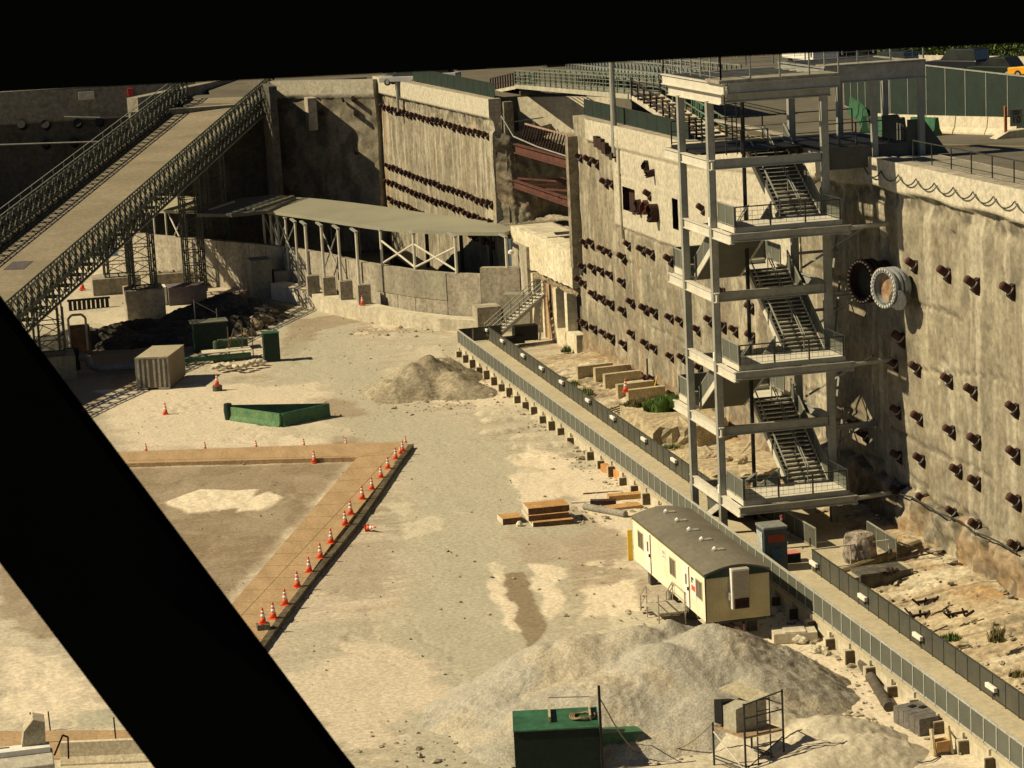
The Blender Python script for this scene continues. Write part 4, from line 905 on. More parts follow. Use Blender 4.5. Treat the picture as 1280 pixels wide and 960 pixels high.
rock_sheet([(48.2, 201.2, 15.0), (53, 202, 15.2)], [(49.6, 180, 13.4), (56, 180, 14.0)], 30, 60, 1.0, 231, (0, 0, 1))
b = MB(); b.box(44.4, 53.5, 175.2, 176.0, 7, 17.0); b.box(45.1, 45.9, 199.4, 200.2, 6.5, 18.1); b.box(45.0, 53.4, 199.9, 203.5, 6.5, 14.5); b.box(52.9, 54.5, 176, 203, 6, 14.5); struct(b.build('rock_core', rock2))
def slab_wall(name, label, pts, z0, z1, th, mt, cat='wall'):
    P = [Vector((x, y)) for x, y in pts]; L = []
    for i, p in enumerate(P):
        d = (P[min(i+1, len(P)-1)]-P[max(i-1, 0)]).normalized(); L.append(Vector((-d.y, d.x))*th)
    poly = [tuple(p) for p in P]+[tuple(p+l) for p, l in reversed(list(zip(P, L)))]
    b = MB(); n = len(P); z0 = z0 if isinstance(z0, list) else [z0]*n; z1 = z1 if isinstance(z1, list) else [z1]*n
    for i in range(n-1):
        a, c = P[i], P[i+1]; a2, c2 = a+L[i], c+L[i+1]
        b.poly([(a.x, a.y, z0[i]), (c.x, c.y, z0[i+1]), (c.x, c.y, z1[i+1]), (a.x, a.y, z1[i])]); b.poly([(a2.x, a2.y, z0[i]), (c2.x, c2.y, z0[i+1]), (c2.x, c2.y, z1[i+1]), (a2.x, a2.y, z1[i])])
        b.poly([(a.x, a.y, z1[i]), (c.x, c.y, z1[i+1]), (c2.x, c2.y, z1[i+1]), (a2.x, a2.y, z1[i])]); b.poly([(a.x, a.y, z0[i]), (c.x, c.y, z0[i+1]), (c2.x, c2.y, z0[i+1]), (a2.x, a2.y, z0[i])])
    for i in (0, n-1):
        a, a2 = P[i], P[i]+L[i]; b.poly([(a.x, a.y, z0[i]), (a2.x, a2.y, z0[i]), (a2.x, a2.y, z1[i]), (a.x, a.y, z1[i])])
    return single(name, b, mt, label, cat, loc=(P[0].x, P[0].y, z0[0]))
slab_wall('retaining_wall', 'pale board-marked concrete wall above the rock notch, under the footbridge', [(44.4, 206.8), (51.2, 200.4), (54.8, 193.5)], 14.6, 18.1, .5, concrete_pale)
# red brown steel beams across the notch
def ibeam(a, b_, h, w_, name='brown_beam'):
    a = Vector(a); b_ = Vector(b_); m_ = MB(); u = Vector((0, 0, 1))
    m_.bar(a-u*.04, b_-u*.04, w_, .08); m_.bar(a-u*(h-.04), b_-u*(h-.04), w_, .08); m_.bar(a-u*h/2, b_-u*h/2, .06, h-.17); return m_
single('brown_beam', ibeam((45.4, 197.0, 14.75), (46.0, 175.9, 14.85), .8, .4), brown_beam, 'upper red brown steel beam crossing the rock notch, railing above it', 'steel beam', loc=(45.4, 197, 14))
single('brown_beam', ibeam((45.2, 197.2, 11.7), (45.9, 176.0, 11.7), .65, .4), brown_beam, 'lower red brown steel beam crossing the rock notch', 'steel beam', loc=(45.2, 197.2, 11))
b = MB()
for y in (196.6, 192, 187.5, 183, 178.5): b.bar((45.4, y, 11.6), (50.5, y-1.5, 11.6), .18, .22)
b.bar((49.0, 196, 11.62), (49.4, 176.5, 11.62), .22, .25); b.bar((45.4, 196.6, 11.85), (50.2, 187, 11.85), .14); b.bar((45.4, 187, 11.85), (50.2, 178, 11.85), .14)
single('beam_frame', b, brown_beam, 'brown steel grid of cross beams behind the lower notch beam', 'steel beams', loc=(45.4, 187, 11.6))
t = thing('notch_railing', 'rusty railing of many thin bars above the upper notch beam', 'railing', (46.0, 194, 14.8))
b = MB(); b.bar((46.2, 196.4, 16.4), (46.9, 176.6, 16.25), .14, .12); b.build('top_rail', M('pinkish rail', (.36, .24, .17)), t)
first = None
for i in range(24):
    y = 196.2-i*.83
    if first is None:
        q = MB(); q.bar((0, 0, 0), (.55, 0, 1.55), .10); first = q.build('baluster', rust_dark); first.parent = t; o = first
    else: o = first.copy(); COL.objects.link(o); o.parent = t
    o.location = (45.65-46.0+i*.028, y-194, 0)
b = MB(); b.path([(44.7, 198.8, 17.0), (45.4, 197.6, 15.3), (45.6, 190, 15.0), (45.9, 178, 14.9)], .06); b.path([(44.6, 199.2, 16.3), (49, 201.5, 16.4)], .05); b.bar((44.7, 198.8, 15.9), (44.7, 198.8, 17), .08)
single('bent_handrail', b, steel, 'pale bent handrail leading down beside the notch railing', 'railing', loc=(45, 198, 15))
# ------------------------------------------------------------------ concrete remnant with door openings
t = thing('building_remnant', 'roofless cream concrete remnant with three door openings against the left wall', 'building', (44.4, 177, 0))
def wx(y): return wallX(y)
def slabY(y0, y1, z0, z1, off0=.0, off1=.8, bm=None): 
    b = bm or MB(); b.hexa([(wx(y0)-off0, y0, z0), (wx(y0)+off1, y0, z0), (wx(y1)+off1, y1, z0), (wx(y1)-off0, y1, z0), (wx(y0)-off0, y0, z1), (wx(y0)+off1, y0, z1), (wx(y1)+off1, y1, z1), (wx(y1)-off0, y1, z1)]); return b
cp2 = M('sunlit cream concrete', (.66, .60, .44), (.50, .44, .30), .6, bump=.03, bscale=2.5, stretch=(1, 1, .4), fine=.25)
def rough_box(y0, y1, z0, z1, off, th, nm, mt, amp, seed, jag=0):
    ys = np.arange(y0, y1+.01, .2); zs = np.arange(z0, z1+.01, .2); YY, ZZ = np.meshgrid(ys, zs, indexing='ij')
    d = (fbm(YY*1.2, ZZ*1.2, 4, seed)-.5)*amp+(fbm(YY*4, ZZ*4, 2, seed+1)-.5)*amp*.5
    XX = np.array([wx(y) for y in ys])[:, None]-off-d; P = np.stack([XX, YY, ZZ], -1); P[:, -1, 2] += (fbm(ys*1.5, ys*0, 3, seed+2)-.5)*jag; P[:, 0, 2] += (fbm(ys*1.5, ys*0+4, 3, seed+2)-.5)*jag
    b = MB(); nY, nZ = P.shape[:2]; b.v = [tuple(p) for p in P.reshape(-1, 3)]
    for i in range(nY-1):
        for j in range(nZ-1): b.f.append((i*nZ+j, (i+1)*nZ+j, (i+1)*nZ+j+1, i*nZ+j+1)); b.m.append(0)
    xb = float(wx(y0))+th
    for i in range(nY-1):
        for j, zz in ((0, z0), (nZ-1, z1)): b.poly([P[i, j], P[i+1, j], (xb, ys[i+1], P[i+1, j, 2]), (xb, ys[i], P[i, j, 2])])
    for i in (0, nY-1): b.poly([tuple(p) for p in P[i]]+[(xb, ys[i], z1), (xb, ys[i], z0)])
    return b.build(nm, mt, t)
rough_box(177.0, 194.4, 5.2, 8.35, .32, .9, 'wall_band', cp2, .10, 301, .25)
rough_box(177.0, 193.6, 4.55, 5.18, .12, .7, 'broken_edge', M('broken concrete', (.36, .29, .18), (.17, .13, .085), 1.6, bump=.08, fine=.4), .7, 305, .5)
slabY(177.0, 179.2, -.2, 1.5, .22, .6).build('sill_wall', cp2, t)
slabY(179.2, 179.9, -.2, 4.5, .20, .6).build('post', cp2, t); slabY(182.2, 183.1, -.2, 4.5, .20, .6).build('post', cp2, t)
slabY(179.92, 182.18, -.2, 1.3, .24, .6).build('sill_wall', cp2, t); slabY(180.1, 180.9, 1.3, 3.9, -.4, .8).build('infill_panel', cp2, t)
slabY(183.12, 185.6, -.2, 4.5, .10, .6).build('post', M('rust stained concrete', (.46, .34, .2), (.26, .15, .08), 1.2, stretch=(1, 1, .2), fine=.3), t); slabY(183.9, 184.25, 1.9, 4.5, .16, .6).build('rust_strip', rust_dark, t)
slabY(185.6, 186.1, -.2, 4.6, .26, .6).build('post', cp2, t); slabY(188.4, 189.0, -.2, 4.9, .3, .5).build('post', cp2, t)
b = MB(); b.box(46.5, 46.8, 177, 194, 0, 8.0); b.build('inner_wall', concrete_dark, t)
b = MB(); b.box(44.8, 47.5, 177.1, 184, 7.9, 8.15); b.box(44.7, 47.5, 187.5, 194, 8.0, 8.25); b.box(44.9, 47.5, 185.2, 186, 7.95, 8.2); b.build('top_slab', concrete_pale, t)
b = MB(); b.box(44.0, 45.4, 189.0, 194.5, -.2, 7.0); b.build('end_pier', concrete, t)
# ------------------------------------------------------------------ curved retaining wall, its bench, columns and canopy
TOPS = [(x, y) for x, y in ((14.5, 245.0), (17.2, 238.5), (18.31, 236.7), (22.96, 229.45), (25.6, 225.5), (28.2, 221.2), (30.91, 214.0), (33.17, 206.12), (36.36, 198.58), (38.5, 195.4), (40.9, 193.06))]
slab_wall('curved_wall', 'long curving concrete wall under the grey canopy', TOPS, -.2, 4.5, .6, concrete)
slab_wall('curved_wall_end', 'taller squared end of the curved wall beside the cream remnant', [(40.92, 193.0), (43.9, 191.4)], -.2, 5.05, .8, concrete)
slab_wall('stair_block', 'grey brown concrete block behind the short steel stair', [(42.1, 190.2), (44.3, 189.0)], -.2, 3.1, 1.4, concrete_grey)
b = MB(); b.box(40.0, 42.0, 190.6, 192.6, -.2, 2.1); single('low_block', b, concrete, 'low concrete ledge with a dark notch at the foot of the curved wall end', 'concrete block', loc=(41, 191, 0))
bench = [(26.6, 218.9), (27.9, 215.6), (29.1, 211.2), (30.9, 205.6), (32.2, 202.0), (34.7, 197.2), (37.4, 193.6), (40.5, 191.2)]
slab_wall('wall_bench', 'low pale ledge running in front of the curved wall, carrying the tall canopy columns', bench, -.2, [1.5, 1.45, 1.4, 1.35, 1.3, 1.1, 1.0, .9], 1.6, concrete_pale)
b = MB(); b.prism([(15, 252), (19, 240), (24, 230.5), (28.9, 222.5), (34, 207.5), (37, 200), (39.5, 196.5), (43.8, 194), (43.9, 200), (42.0, 244)], .28, .36); struct(b.build('track_bed', M('dark ballast', (.05, .045, .035), (.025, .022, .018), 3, fine=.5)))
dcan = M('dark canopy roof', (.11, .11, .09), (.08, .08, .065), .3, rough=.5, fine=.12)
can = thing('canopy', 'long curved grey metal canopy on pale columns above the curved wall', 'canopy', (35, 208, 7))
def slabpx(pts, z, th, name, mt, root):
    b = MB(); q = [G(x, y, z if not callable(z) else z(x)) for x, y in pts]; b.extr(q, (0, 0, -th)); return b.build(name, mt, root)
fr = [(333, 263), (384, 270), (430, 277.5), (469, 283), (500, 286), (532, 288), (585, 290), (631, 290.3), (643, 286.5)]
bk = [(620, 278), (575, 271.5), (532, 266), (486, 259), (440, 253), (405, 249), (370, 246)]
slabpx(fr+bk, 7.75, .3, 'roof', metal_roof, can)
slabpx([(333, 263.3), (370, 246.2), (345, 243), (300, 248), (262, 258), (246, 267), (290, 267.5)], 8.0, .3, 'raised_roof', dcan, can)
for (x0, y0, x1, y1) in ((316, 262, 366, 245), (308, 262, 356, 245), (262, 262, 292, 252)):
    b = MB(); b.bar(G(x0, y0, 8.1), G(x1, y1, 8.1), .28, .14); b.build('roof_ridge', metal_roof, can)
can2 = thing('canopy', 'pale ribbed canopy roof partly hidden by the ramp bridge', 'canopy', (18, 236, 7))
slabpx([(180, 262), (196, 245), (246, 245.5), (246, 263.5), (221, 263)], 7.4, .3, 'roof', M('ribbed pale roof', (.42, .39, .27), (.30, .28, .19), .3, stretch=(1, 8, 1), rough=.6, fine=.1), can2)
def column(P, zt, root, r=.13):
    b = MB(); b.tube(P, (P[0], P[1], zt), r, 10); b.build('column', steel_pale, root)
    b = MB(); b.box(P[0]-.13, P[0]+.13, P[1]-.35, P[1]+2.6, zt, zt+.14); b.build('bracket', steel, root)
fc = []
for x, y in ((386, 361), (406, 363), (427, 368), (449.5, 373)):
    P = G(x, y+6, 1.4); b = MB(); b.box(P.x-.1, P.x+1.0, P.y-.3, P.y+.7, 1.3, 3.0); b.build('column_base', concrete, can); column((P.x+.1, P.y+.2, 1.4), 7.52, can)
for x, y in ((478, 332), (519, 337), (571, 341.5)):
    P = G(x, y, 4.5); fc.append(P); column(tuple(P), 7.52, can)
P = G(634, 335, 5.0); fc.append(P); column(tuple(P), 7.52, can)
b = MB(); P = G(634, 335, 5.0); b.lathe((P.x+.35, P.y-.1, 6.1), [(.05, 0), (.26, .1), (.26, .3), (.05, .45)], 10); b.build('lamp', white, can)
for i in range(2):
    a, c = fc[i], fc[i+1]
    for (z0, z1) in ((4.7, 6.7), (6.7, 4.7)):
        b = MB(); b.tube((a.x, a.y, z0), (c.x, c.y, z1), .09, 8); b.build('brace', steel_pale, can)
for x, y in ((343, 345), (362, 351), (211, 322), (236, 328), (334, 340), (352, 348), (374, 357), (196, 318)):
    P = G(x, y, 1.4); column(tuple(P), 7.2 if x > 300 else 7.0, can if x > 300 else can2, .11)
for (xa, ya, xb, yb) in ((211, 322, 236, 328), (343, 345, 362, 351)):
    a = G(xa, ya, 1.4); c = G(xb, yb, 1.4)
    for (z0, z1) in ((2.0, 6.7), (6.7, 2.0)):
        b = MB(); b.tube((a.x, a.y, z0), (c.x, c.y, z1), .08, 6); b.build('brace', steel_pale, can if xa > 300 else can2)
for (xa, ya), (xb, yb) in zip(((334, 340), (352, 348), (406, 363)), ((352, 348), (374, 357), (427, 368))):
    a = G(xa, ya, 1.4); c = G(xb, yb, 1.4)
    for (z0, z1) in ((3.2, 7.1), (7.1, 3.2)): b = MB(); b.tube((a.x, a.y, z0), (c.x, c.y, z1), .07, 6); b.build('brace', steel, can)
jm = M('wall joint', (.13, .11, .08)); cw = bpy.data.objects['curved_wall']  # dark panel joints of the curved wall
for i in range(3, 10):
    a = Vector(TOPS[i]); c = Vector(TOPS[i+1]); n_ = max(1, int((c-a).length/2.4))
    for j in range(n_):
        q = a.lerp(c, j/n_); d = (c-a).normalized(); b = MB(); m_ = Vector((d.y, -d.x))*.012; m_ = -m_ if m_.y > 0 else m_
        b.hexa([(q.x+m_.x-d.x*.03, q.y+m_.y-d.y*.03, .2), (q.x+m_.x+d.x*.03, q.y+m_.y+d.y*.03, .2), (q.x+d.x*.03-m_.x, q.y+d.y*.03-m_.y, .2), (q.x-d.x*.03-m_.x, q.y-d.y*.03-m_.y, .2), (q.x+m_.x-d.x*.03, q.y+m_.y-d.y*.03, 4.4), (q.x+m_.x+d.x*.03, q.y+m_.y+d.y*.03, 4.4), (q.x+d.x*.03-m_.x, q.y+d.y*.03-m_.y, 4.4), (q.x-d.x*.03-m_.x, q.y-d.y*.03-m_.y, 4.4)]); b.build('joint', jm, cw)
a = Vector(TOPS[8]).lerp(Vector(TOPS[7]), .75); c = Vector(TOPS[9]); d = (c-a).normalized(); m_ = Vector((d.y, -d.x)); m_ = -m_ if m_.y > 0 else m_
b = MB()
for i, (p0, p1) in enumerate(((a, Vector(TOPS[8])), (Vector(TOPS[8]), c))):
    b.hexa([(p0.x+m_.x*.05, p0.y+m_.y*.05, 2.2), (p1.x+m_.x*.05, p1.y+m_.y*.05, 2.2), (p1.x, p1.y, 2.2), (p0.x, p0.y, 2.2), (p0.x+m_.x*.05, p0.y+m_.y*.05, 4.49), (p1.x+m_.x*.05, p1.y+m_.y*.05, 4.49), (p1.x, p1.y, 4.49), (p0.x, p0.y, 4.49)])
b.build('patched_panel', concrete_grey, cw)
for k, (x, y) in enumerate(((380, 251), (410, 254), (445, 258), (486, 264), (532, 271), (575, 277), (612, 283), (600, 290))):
    P = G(x, y, 7.4); b = MB(); b.tube((P.x, P.y, .3), (P.x, P.y, 7.43), .17, 8); b.build('rear_column', steel_dark, can)
# dark stock standing on the tracks under the canopy
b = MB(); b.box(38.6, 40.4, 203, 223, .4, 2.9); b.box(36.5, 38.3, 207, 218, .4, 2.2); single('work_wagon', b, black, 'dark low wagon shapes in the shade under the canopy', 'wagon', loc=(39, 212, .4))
# short steel stair up to the remnant
st = thing('steel_stair', 'short grey steel stair climbing from the walkway end to the cream remnant', 'stair', (39.1, 181.9, .9))
a = Vector((39.2, 182.6, .95)); c = Vector((44.0, 184.6, 3.9)); n = 15
b = MB()
for i in range(n):
    p = a+(c-a)*(i+.5)/n; b.cbox((p.x, p.y, p.z-.03), .34, 1.15, .05, math.atan2(2.0, 4.8))
b.build('treads', steel_pale, st)
pn = Vector((-(c-a).y, (c-a).x, 0)).normalized()*.6
for s_ in (-1, 1):
    b = MB(); b.bar(a+pn*s_-Vector((0, 0, .15)), c+pn*s_-Vector((0, 0, .15)), .07, .28); b.build('stringer', steel, st)
    b = MB()
    for h in (.35, .7, 1.05): b.bar(a+pn*s_+Vector((0, 0, h)), c+pn*s_+Vector((0, 0, h)), .06)
    for i in range(5): p = a+(c-a)*i/4+pn*s_; b.bar(p, p+Vector((0, 0, 1.05)), .07)
    b.build('railing', steel, st)
b = MB(); b.bar((43.2, 184.9, .2), (43.6, 184.8, 3.3), .12); b.bar((43.5, 183.6, .2), (43.9, 183.8, 3.4), .12); b.build('prop', steel_pale, st)
b = MB(); b.box(41.3, 43.2, 182.8, 183.8, .4, 1.6); b.box(39.8, 42.0, 182.4, 183.2, .3, .85); single('dark_crate', b, black, 'black box and low tray beneath the short steel stair', 'crate', loc=(42, 183, .4))

# ------------------------------------------------------------------ ramp bridge of panel trusses
U = Vector((.392, 1, .14)); U.normalize(); NP = Vector((-U.y, U.x, 0)).normalized(); BR = Vector((15.75, 212, 12.6))
br = thing('ramp_bridge', 'long inclined truss ramp bridge with tan roadway crossing the upper left', 'bridge', (15.75, 212, 9))
T0_, T1_ = -76, 46; BW = 9.1
def bp(t_, off, dz): return BR+U*t_+NP*off+Vector((0, 0, dz))
dk = M('bridge roadway', (.25, .21, .14), (.185, .155, .10), .25, bump=.01, bscale=3, fine=.18, stretch=(.5, 1, 1))
b = MB(); b.hexa([bp(T0_, .35, -2.45), bp(T0_, BW-.35, -2.45), bp(T1_, BW-.35, -2.45), bp(T1_, .35, -2.45), bp(T0_, .35, -2.2), bp(T0_, BW-.35, -2.2), bp(T1_, BW-.35, -2.2), bp(T1_, .35, -2.2)]); b.build('roadway', dk, br)
b = MB(); b.bar(bp(T0_, BW-.45, -2.1), bp(T1_, BW-.45, -2.1), .25, .25); b.build('kerb', timber, br)
b = MB(); b.bar(bp(T0_, .5, -2.1), bp(T1_, .5, -2.1), .25, .25); b.build('kerb', timber, br)
b = MB(); b.bar(bp(-20.6, 5.5, -2.18), bp(-18.2, 5.5, -2.18), 1.7, .02); b.build('steel_plate', M('purple grey plate', (.10, .085, .085)), br)
def truss(off, name):
    b = MB(); P = 3.05; n = int((T1_-T0_)/P)
    for pl in (0, .42):
        o_ = off+pl
        for dz in (-.06, -1.50, -1.62, -3.06): b.bar(bp(T0_, o_, dz), bp(T0_+n*P, o_, dz), .07, .11)
        for i in range(n*2+1):
            t_ = T0_+i*P/2; b.bar(bp(t_, o_, -.05), bp(t_, o_, -3.05), .08 if i % 2 else .13)
        for i in range(n):
            t_ = T0_+i*P
            for zt, zb in ((-.1, -1.46), (-1.66, -3.02)):
                zm = (zt+zb)/2
                for (ta, za, tb, zb_) in ((0, zm, .25, zt), (.25, zt, .5, zm), (.5, zm, .75, zt), (.75, zt, 1, zm), (0, zm, .25, zb), (.25, zb, .5, zm), (.5, zm, .75, zb), (.75, zb, 1, zm)):
                    b.bar(bp(t_+ta*P, o_, za), bp(t_+tb*P, o_, zb_), .075)
    for i in range(n*1+1):
        t_ = T0_+i*P; b.bar(bp(t_, off-.02, -.03), bp(t_, off+.44, -.03), .07); b.bar(bp(t_, off+.42, -.2), bp(t_, off+.42+(.5 if off < 2 else -.9), -1.4), .06)
    return b.build(name, bailey, br)
truss(-.42, 'truss'); truss(BW, 'truss')
b = MB(); n = 40
for i in range(n+1): t_ = T0_+i*3.05; b.bar(bp(t_, -.5, -2.62), bp(t_, BW+.9+.9, -2.62), .14, .28)
b.build('cross_beams', bailey, br)
b = MB(); b.bar(bp(T0_, -.5, -3.12), bp(T1_, -.5, -3.12), .10, .08); b.build('edge_angle', steel, br)
b = MB(); b.bar(bp(T0_, BW+1.75, -.3), bp(T1_, BW+1.75, -.3), .06); b.bar(bp(T0_, BW+1.75, -.85), bp(T1_, BW+1.75, -.85), .05)
for i in range(41): t_ = T0_+i*3.05; b.bar(bp(t_, BW+1.75, -.3), bp(t_, BW+1.75, -2.5), .07)
b.build('footway_rail', steel, br)
b = MB(); b.bar(bp(T0_, BW+1.2, -2.4), bp(T1_, BW+1.2, -2.4), 1.1, .08); b.build('footway', timber, br)
def lattice(name, label, x, y, z0, z1, w_=2.3, pier=None, dx=3.1):
    t = thing(name, label, 'lattice tower', (x, y, z0), group='lattice towers under the ramp bridge')
    h = w_/2; zs = np.arange(z0, z1+.01, 1.25)
    b = MB()
    for sx, sy in ((-1, -1), (1, -1), (1, 1), (-1, 1)):
        for o_ in (0, .38): b.bar((x+sx*(h-o_), y+sy*h, z0), (x+sx*(h-o_), y+sy*h, z1), .13)
    b.bar((x-h, y-h, z0+.03), (x+h, y-h, z0+.03), .1); b.bar((x-h, y+h, z0+.03), (x+h, y+h, z0+.03), .1); b.bar((x-h, y-h, z0+.03), (x-h, y+h, z0+.03), .1)
    b.build('legs', bailey, t)
    b = MB()
    cs = [(-h, -h), (h, -h), (h, h), (-h, h)]
    for i in range(len(zs)-1):
        for k in range(4):
            (ax, ay), (bx, by) = cs[k], cs[(k+1) % 4]
            b.bar((x+ax, y+ay, zs[i]), (x+bx, y+by, zs[i]), .07)
            p, q = (zs[i], zs[i+1]) if (i+k) % 2 else (zs[i+1], zs[i])
            b.bar((x+ax, y+ay, p), (x+bx, y+by, q), .06)
            mx_, my_ = x+ax*.67+bx*.33, y+ay*.67+by*.33; b.bar((x+ax, y+ay, zs[i]), (mx_, my_, zs[i+1]), .05)
    b.build('bracing', bailey, t)
    return t
def pier(label, x0, x1, y0, y1, z1, mt=concrete):
    b = MB(); b.box(x0, x1, y0, y1, -.3, z1); return single('concrete_pier', b, mt, label, 'pier', loc=((x0+x1)/2, (y0+y1)/2, 0), bevel=.04)
lattice('lattice_tower', 'nearest lattice tower on the square concrete pier, left of centre', 14.6, 213.2, 2.9, 9.3); pier('large square concrete pier carrying the nearest whole lattice tower', 12.9, 16.3, 211.4, 215.2, 2.9)
lattice('lattice_tower', 'lattice tower half hidden by the black diagonal beam at the left', 5.3, 187.5, 1.9, 5.7); pier('concrete pier at the left edge beside the black diagonal beam', 3.6, 7.1, 185.8, 189.2, 1.9, concrete_grey)
lattice('lattice_tower', 'second lattice tower in front of the pale ribbed canopy roof', 20.4, 226, .4, 11.2, 1.9)
lattice('lattice_tower', 'third lattice tower, dark, where the two canopy roofs meet', 23.6, 234.0, .4, 12.3, 2.0)
lattice('lattice_tower', 'short pale lattice tower behind the square pier, on a long concrete base', 13.6, 232.0, 1.6, 12.0, 2.6)
pier('long low concrete base behind the square pier, under the short tower', 11.0, 15.6, 230.2, 233.6, 1.6)
pier('low concrete base to the right of the square pier, in full sun', 16.6, 20.6, 229.5, 232.0, 1.7)
pier('tall dark concrete block at the bend of the curved wall', 25.0, 26.9, 219.6, 222.2, 3.6, concrete_grey)
pier('small concrete block beside the column at the curved wall bend', 27.1, 28.5, 219.8, 221.6, 2.4, concrete_grey)
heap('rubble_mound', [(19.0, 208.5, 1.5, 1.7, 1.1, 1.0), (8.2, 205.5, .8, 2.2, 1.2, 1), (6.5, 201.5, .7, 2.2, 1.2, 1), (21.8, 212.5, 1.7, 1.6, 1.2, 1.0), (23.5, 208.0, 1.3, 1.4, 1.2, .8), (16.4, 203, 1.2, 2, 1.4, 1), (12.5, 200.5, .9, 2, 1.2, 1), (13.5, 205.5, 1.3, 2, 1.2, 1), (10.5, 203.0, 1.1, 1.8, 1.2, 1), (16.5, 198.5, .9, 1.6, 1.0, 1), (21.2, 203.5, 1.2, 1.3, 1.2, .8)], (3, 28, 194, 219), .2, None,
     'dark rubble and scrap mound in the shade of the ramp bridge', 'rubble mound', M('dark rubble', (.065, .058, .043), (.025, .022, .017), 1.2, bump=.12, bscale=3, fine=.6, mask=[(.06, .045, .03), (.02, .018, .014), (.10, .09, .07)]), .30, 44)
# ------------------------------------------------------------------ office trailer
tr = thing('office_trailer', 'long cream office trailer with grey curved roof, two doors and a vertical cooling unit', 'trailer', (32.85, 108, .8))
ax0, ax1, ay0, ay1, az0, az1 = 31.35, 34.45, 101.9, 113.9, .95, 3.25
def arch(z, n=10, e=0): return [((ax0-e)+(ax1-ax0+2*e)*i/n, z+.34*math.sin(math.pi*i/n)) for i in range(n+1)]
b = MB(); b.box(ax0, ax1, ay0, ay1, az0, az1); b.f.pop(4); b.m.pop(4); b.box(ax0+.02, ax1-.02, ay0+.02, ay1-.02, az0+.01, az1); b.build('body', cream, tr)
b = MB(); b.box(ax0+.03, ax1-.03, ay0-.02, ay0+.015, az0+.02, az1-.02)
for i in range(1, 20): x = ax0+.03+i*.152; b.box(x, x+.012, ay0-.028, ay0-.02, az0+.02, az1-.02)
b.build('end_panel', tan_trim_shade, tw if False else tr)  # darker tan puts the shade of this end into its colour
b = MB(); P = arch(az1-.02, e=.05); b.extr([(x, ay0-.06, z+.02) for x, z in P]+[(ax1+.05, ay0-.06, az1-.06), (ax0-.05, ay0-.06, az1-.06)], (0, ay1-ay0+.12, 0)); b.build('roof', roof_mat, tr)
b = MB(); P = arch(az1-.1, e=.0); b.extr([(x, ay0-.10, z+.0) for x, z in P]+[(ax1, ay0-.10, az1-.2), (ax0, ay0-.10, az1-.2)], (0, .035, 0)); b.build('gable_trim', green_dark, tr)
b = MB(); b.box(ax0-.06, ax0-.02, ay0, ay1, az1-.14, az1-.02); b.box(ax0-.03, ax0, ay0-.05, ay0-.02, az0, az1-.15); b.build('eave_trim', M('olive trim', (.13, .12, .05)), tr)
b = MB(); b.box(ax1, ax1+.03, ay0-.04, ay0+.03, az0, az1-.1); b.box(ax0-.02, ax0+.03, ay0-.04, ay0-.021, az0, az1-.15); b.build('corner_trim', steel_dark, tr)
def onside(y0, y1, z0, z1, d, name, mt, par=None): b = MB(); b.box(ax0-d, ax0+.01, y0, y1, z0, z1); return b.build(name, mt, par or tr)
win = M('trailer window', (.10, .09, .06), (.05, .045, .03), 1, rough=.2, fine=.1)
for y0 in (102.35, 106.55, 112.05):
    f = onside(y0, y0+.95, 1.85, 2.75, .03, 'window', tan_trim_shade); onside(y0+.05, y0+.46, 1.9, 2.7, .035, 'pane', win, f); onside(y0+.50, y0+.90, 1.9, 2.7, .035, 'pane', win, f)
for y0 in (104.35, 110.75):
    f = onside(y0, y0+.95, 1.0, 2.98, .035, 'door', white); onside(y0+.32, y0+.56, 2.05, 2.55, .042, 'door_window', win, f); onside(y0+.04, y0+.12, 1.85, 2.0, .10, 'door_handle', black, f); onside(y0-.02, y0+.02, 1.0, 3.0, .045, 'door_edge', M('brown trim', (.25, .18, .09)), f)
f = onside(103.35, 104.05, 1.6, 2.75, .02, 'company_sign', white)
b = MB(); b.box(ax0-.026, ax0-.015, 103.42, 103.98, 2.0, 2.25); b.build('red_lettering', M('red sign', (.70, .10, .07)), f)
b = MB(); b.box(ax0-.026, ax0-.015, 103.8, 103.98, 2.35, 2.62); b.box(ax0-.026, ax0-.015, 103.62, 103.98, 2.52, 2.62); b.build('logo', M('dark logo', (.05, .12, .07)), f)
f = onside(108.2, 108.75, 2.35, 2.85, .02, 'notice', white); b = MB(); b.box(ax0-.026, ax0-.015, 108.3, 108.66, 2.42, 2.5); b.box(ax0-.026, ax0-.015, 108.3, 108.66, 2.6, 2.75); b.build('print', M('pink grey print', (.45, .38, .36)), f)
cu = MB(); cu.box(32.55, 33.35, ay0-.42, ay0-.02, 1.55, 3.45); cu = cu.build('cooling_unit', M('cooling unit', (.36, .32, .24), (.30, .27, .2), 2, rough=.6, fine=.1), tr, bevel=.015)
b = MB(); b.box(32.51, 32.545, ay0-.40, ay0-.02, 1.55, 3.45); b.build('sunlit_edge', white, cu)  # sunlit left edge of the unit set in white
b = MB(); b.box(32.56, 33.34, ay0-.46, ay0-.421, 3.37, 3.46); b.build('top_flange', white, cu)
b = MB(); b.box(32.62, 33.3, ay0-.45, ay0-.423, 1.58, 2.05)
for i in range(5): b.box(32.62, 33.3, ay0-.47, ay0-.45, 1.62+i*.09, 1.66+i*.09)
b.build('grille', rust_dark, cu)
b = MB(); b.box(32.42, 32.51, ay0-.2, ay0-.02, 1.95, 2.3); b.build('switch_box', white, cu)
for k, y in enumerate((104.6, 106.6, 108.6, 110.6, 112.5)):
    b = MB(); b.box(32.6, 33.2, y-.16, y+.16, 3.5, 3.64); v = b.build('roof_vent', M('vent metal', (.42, .40, .33), (.33, .31, .25), 2, rough=.4, metal=.3), tr, bevel=.02)
    b = MB(); b.tube((32.64, y, 3.62), (32.76, y, 3.70), .10, 8); b.build('vent_cap', white, v)
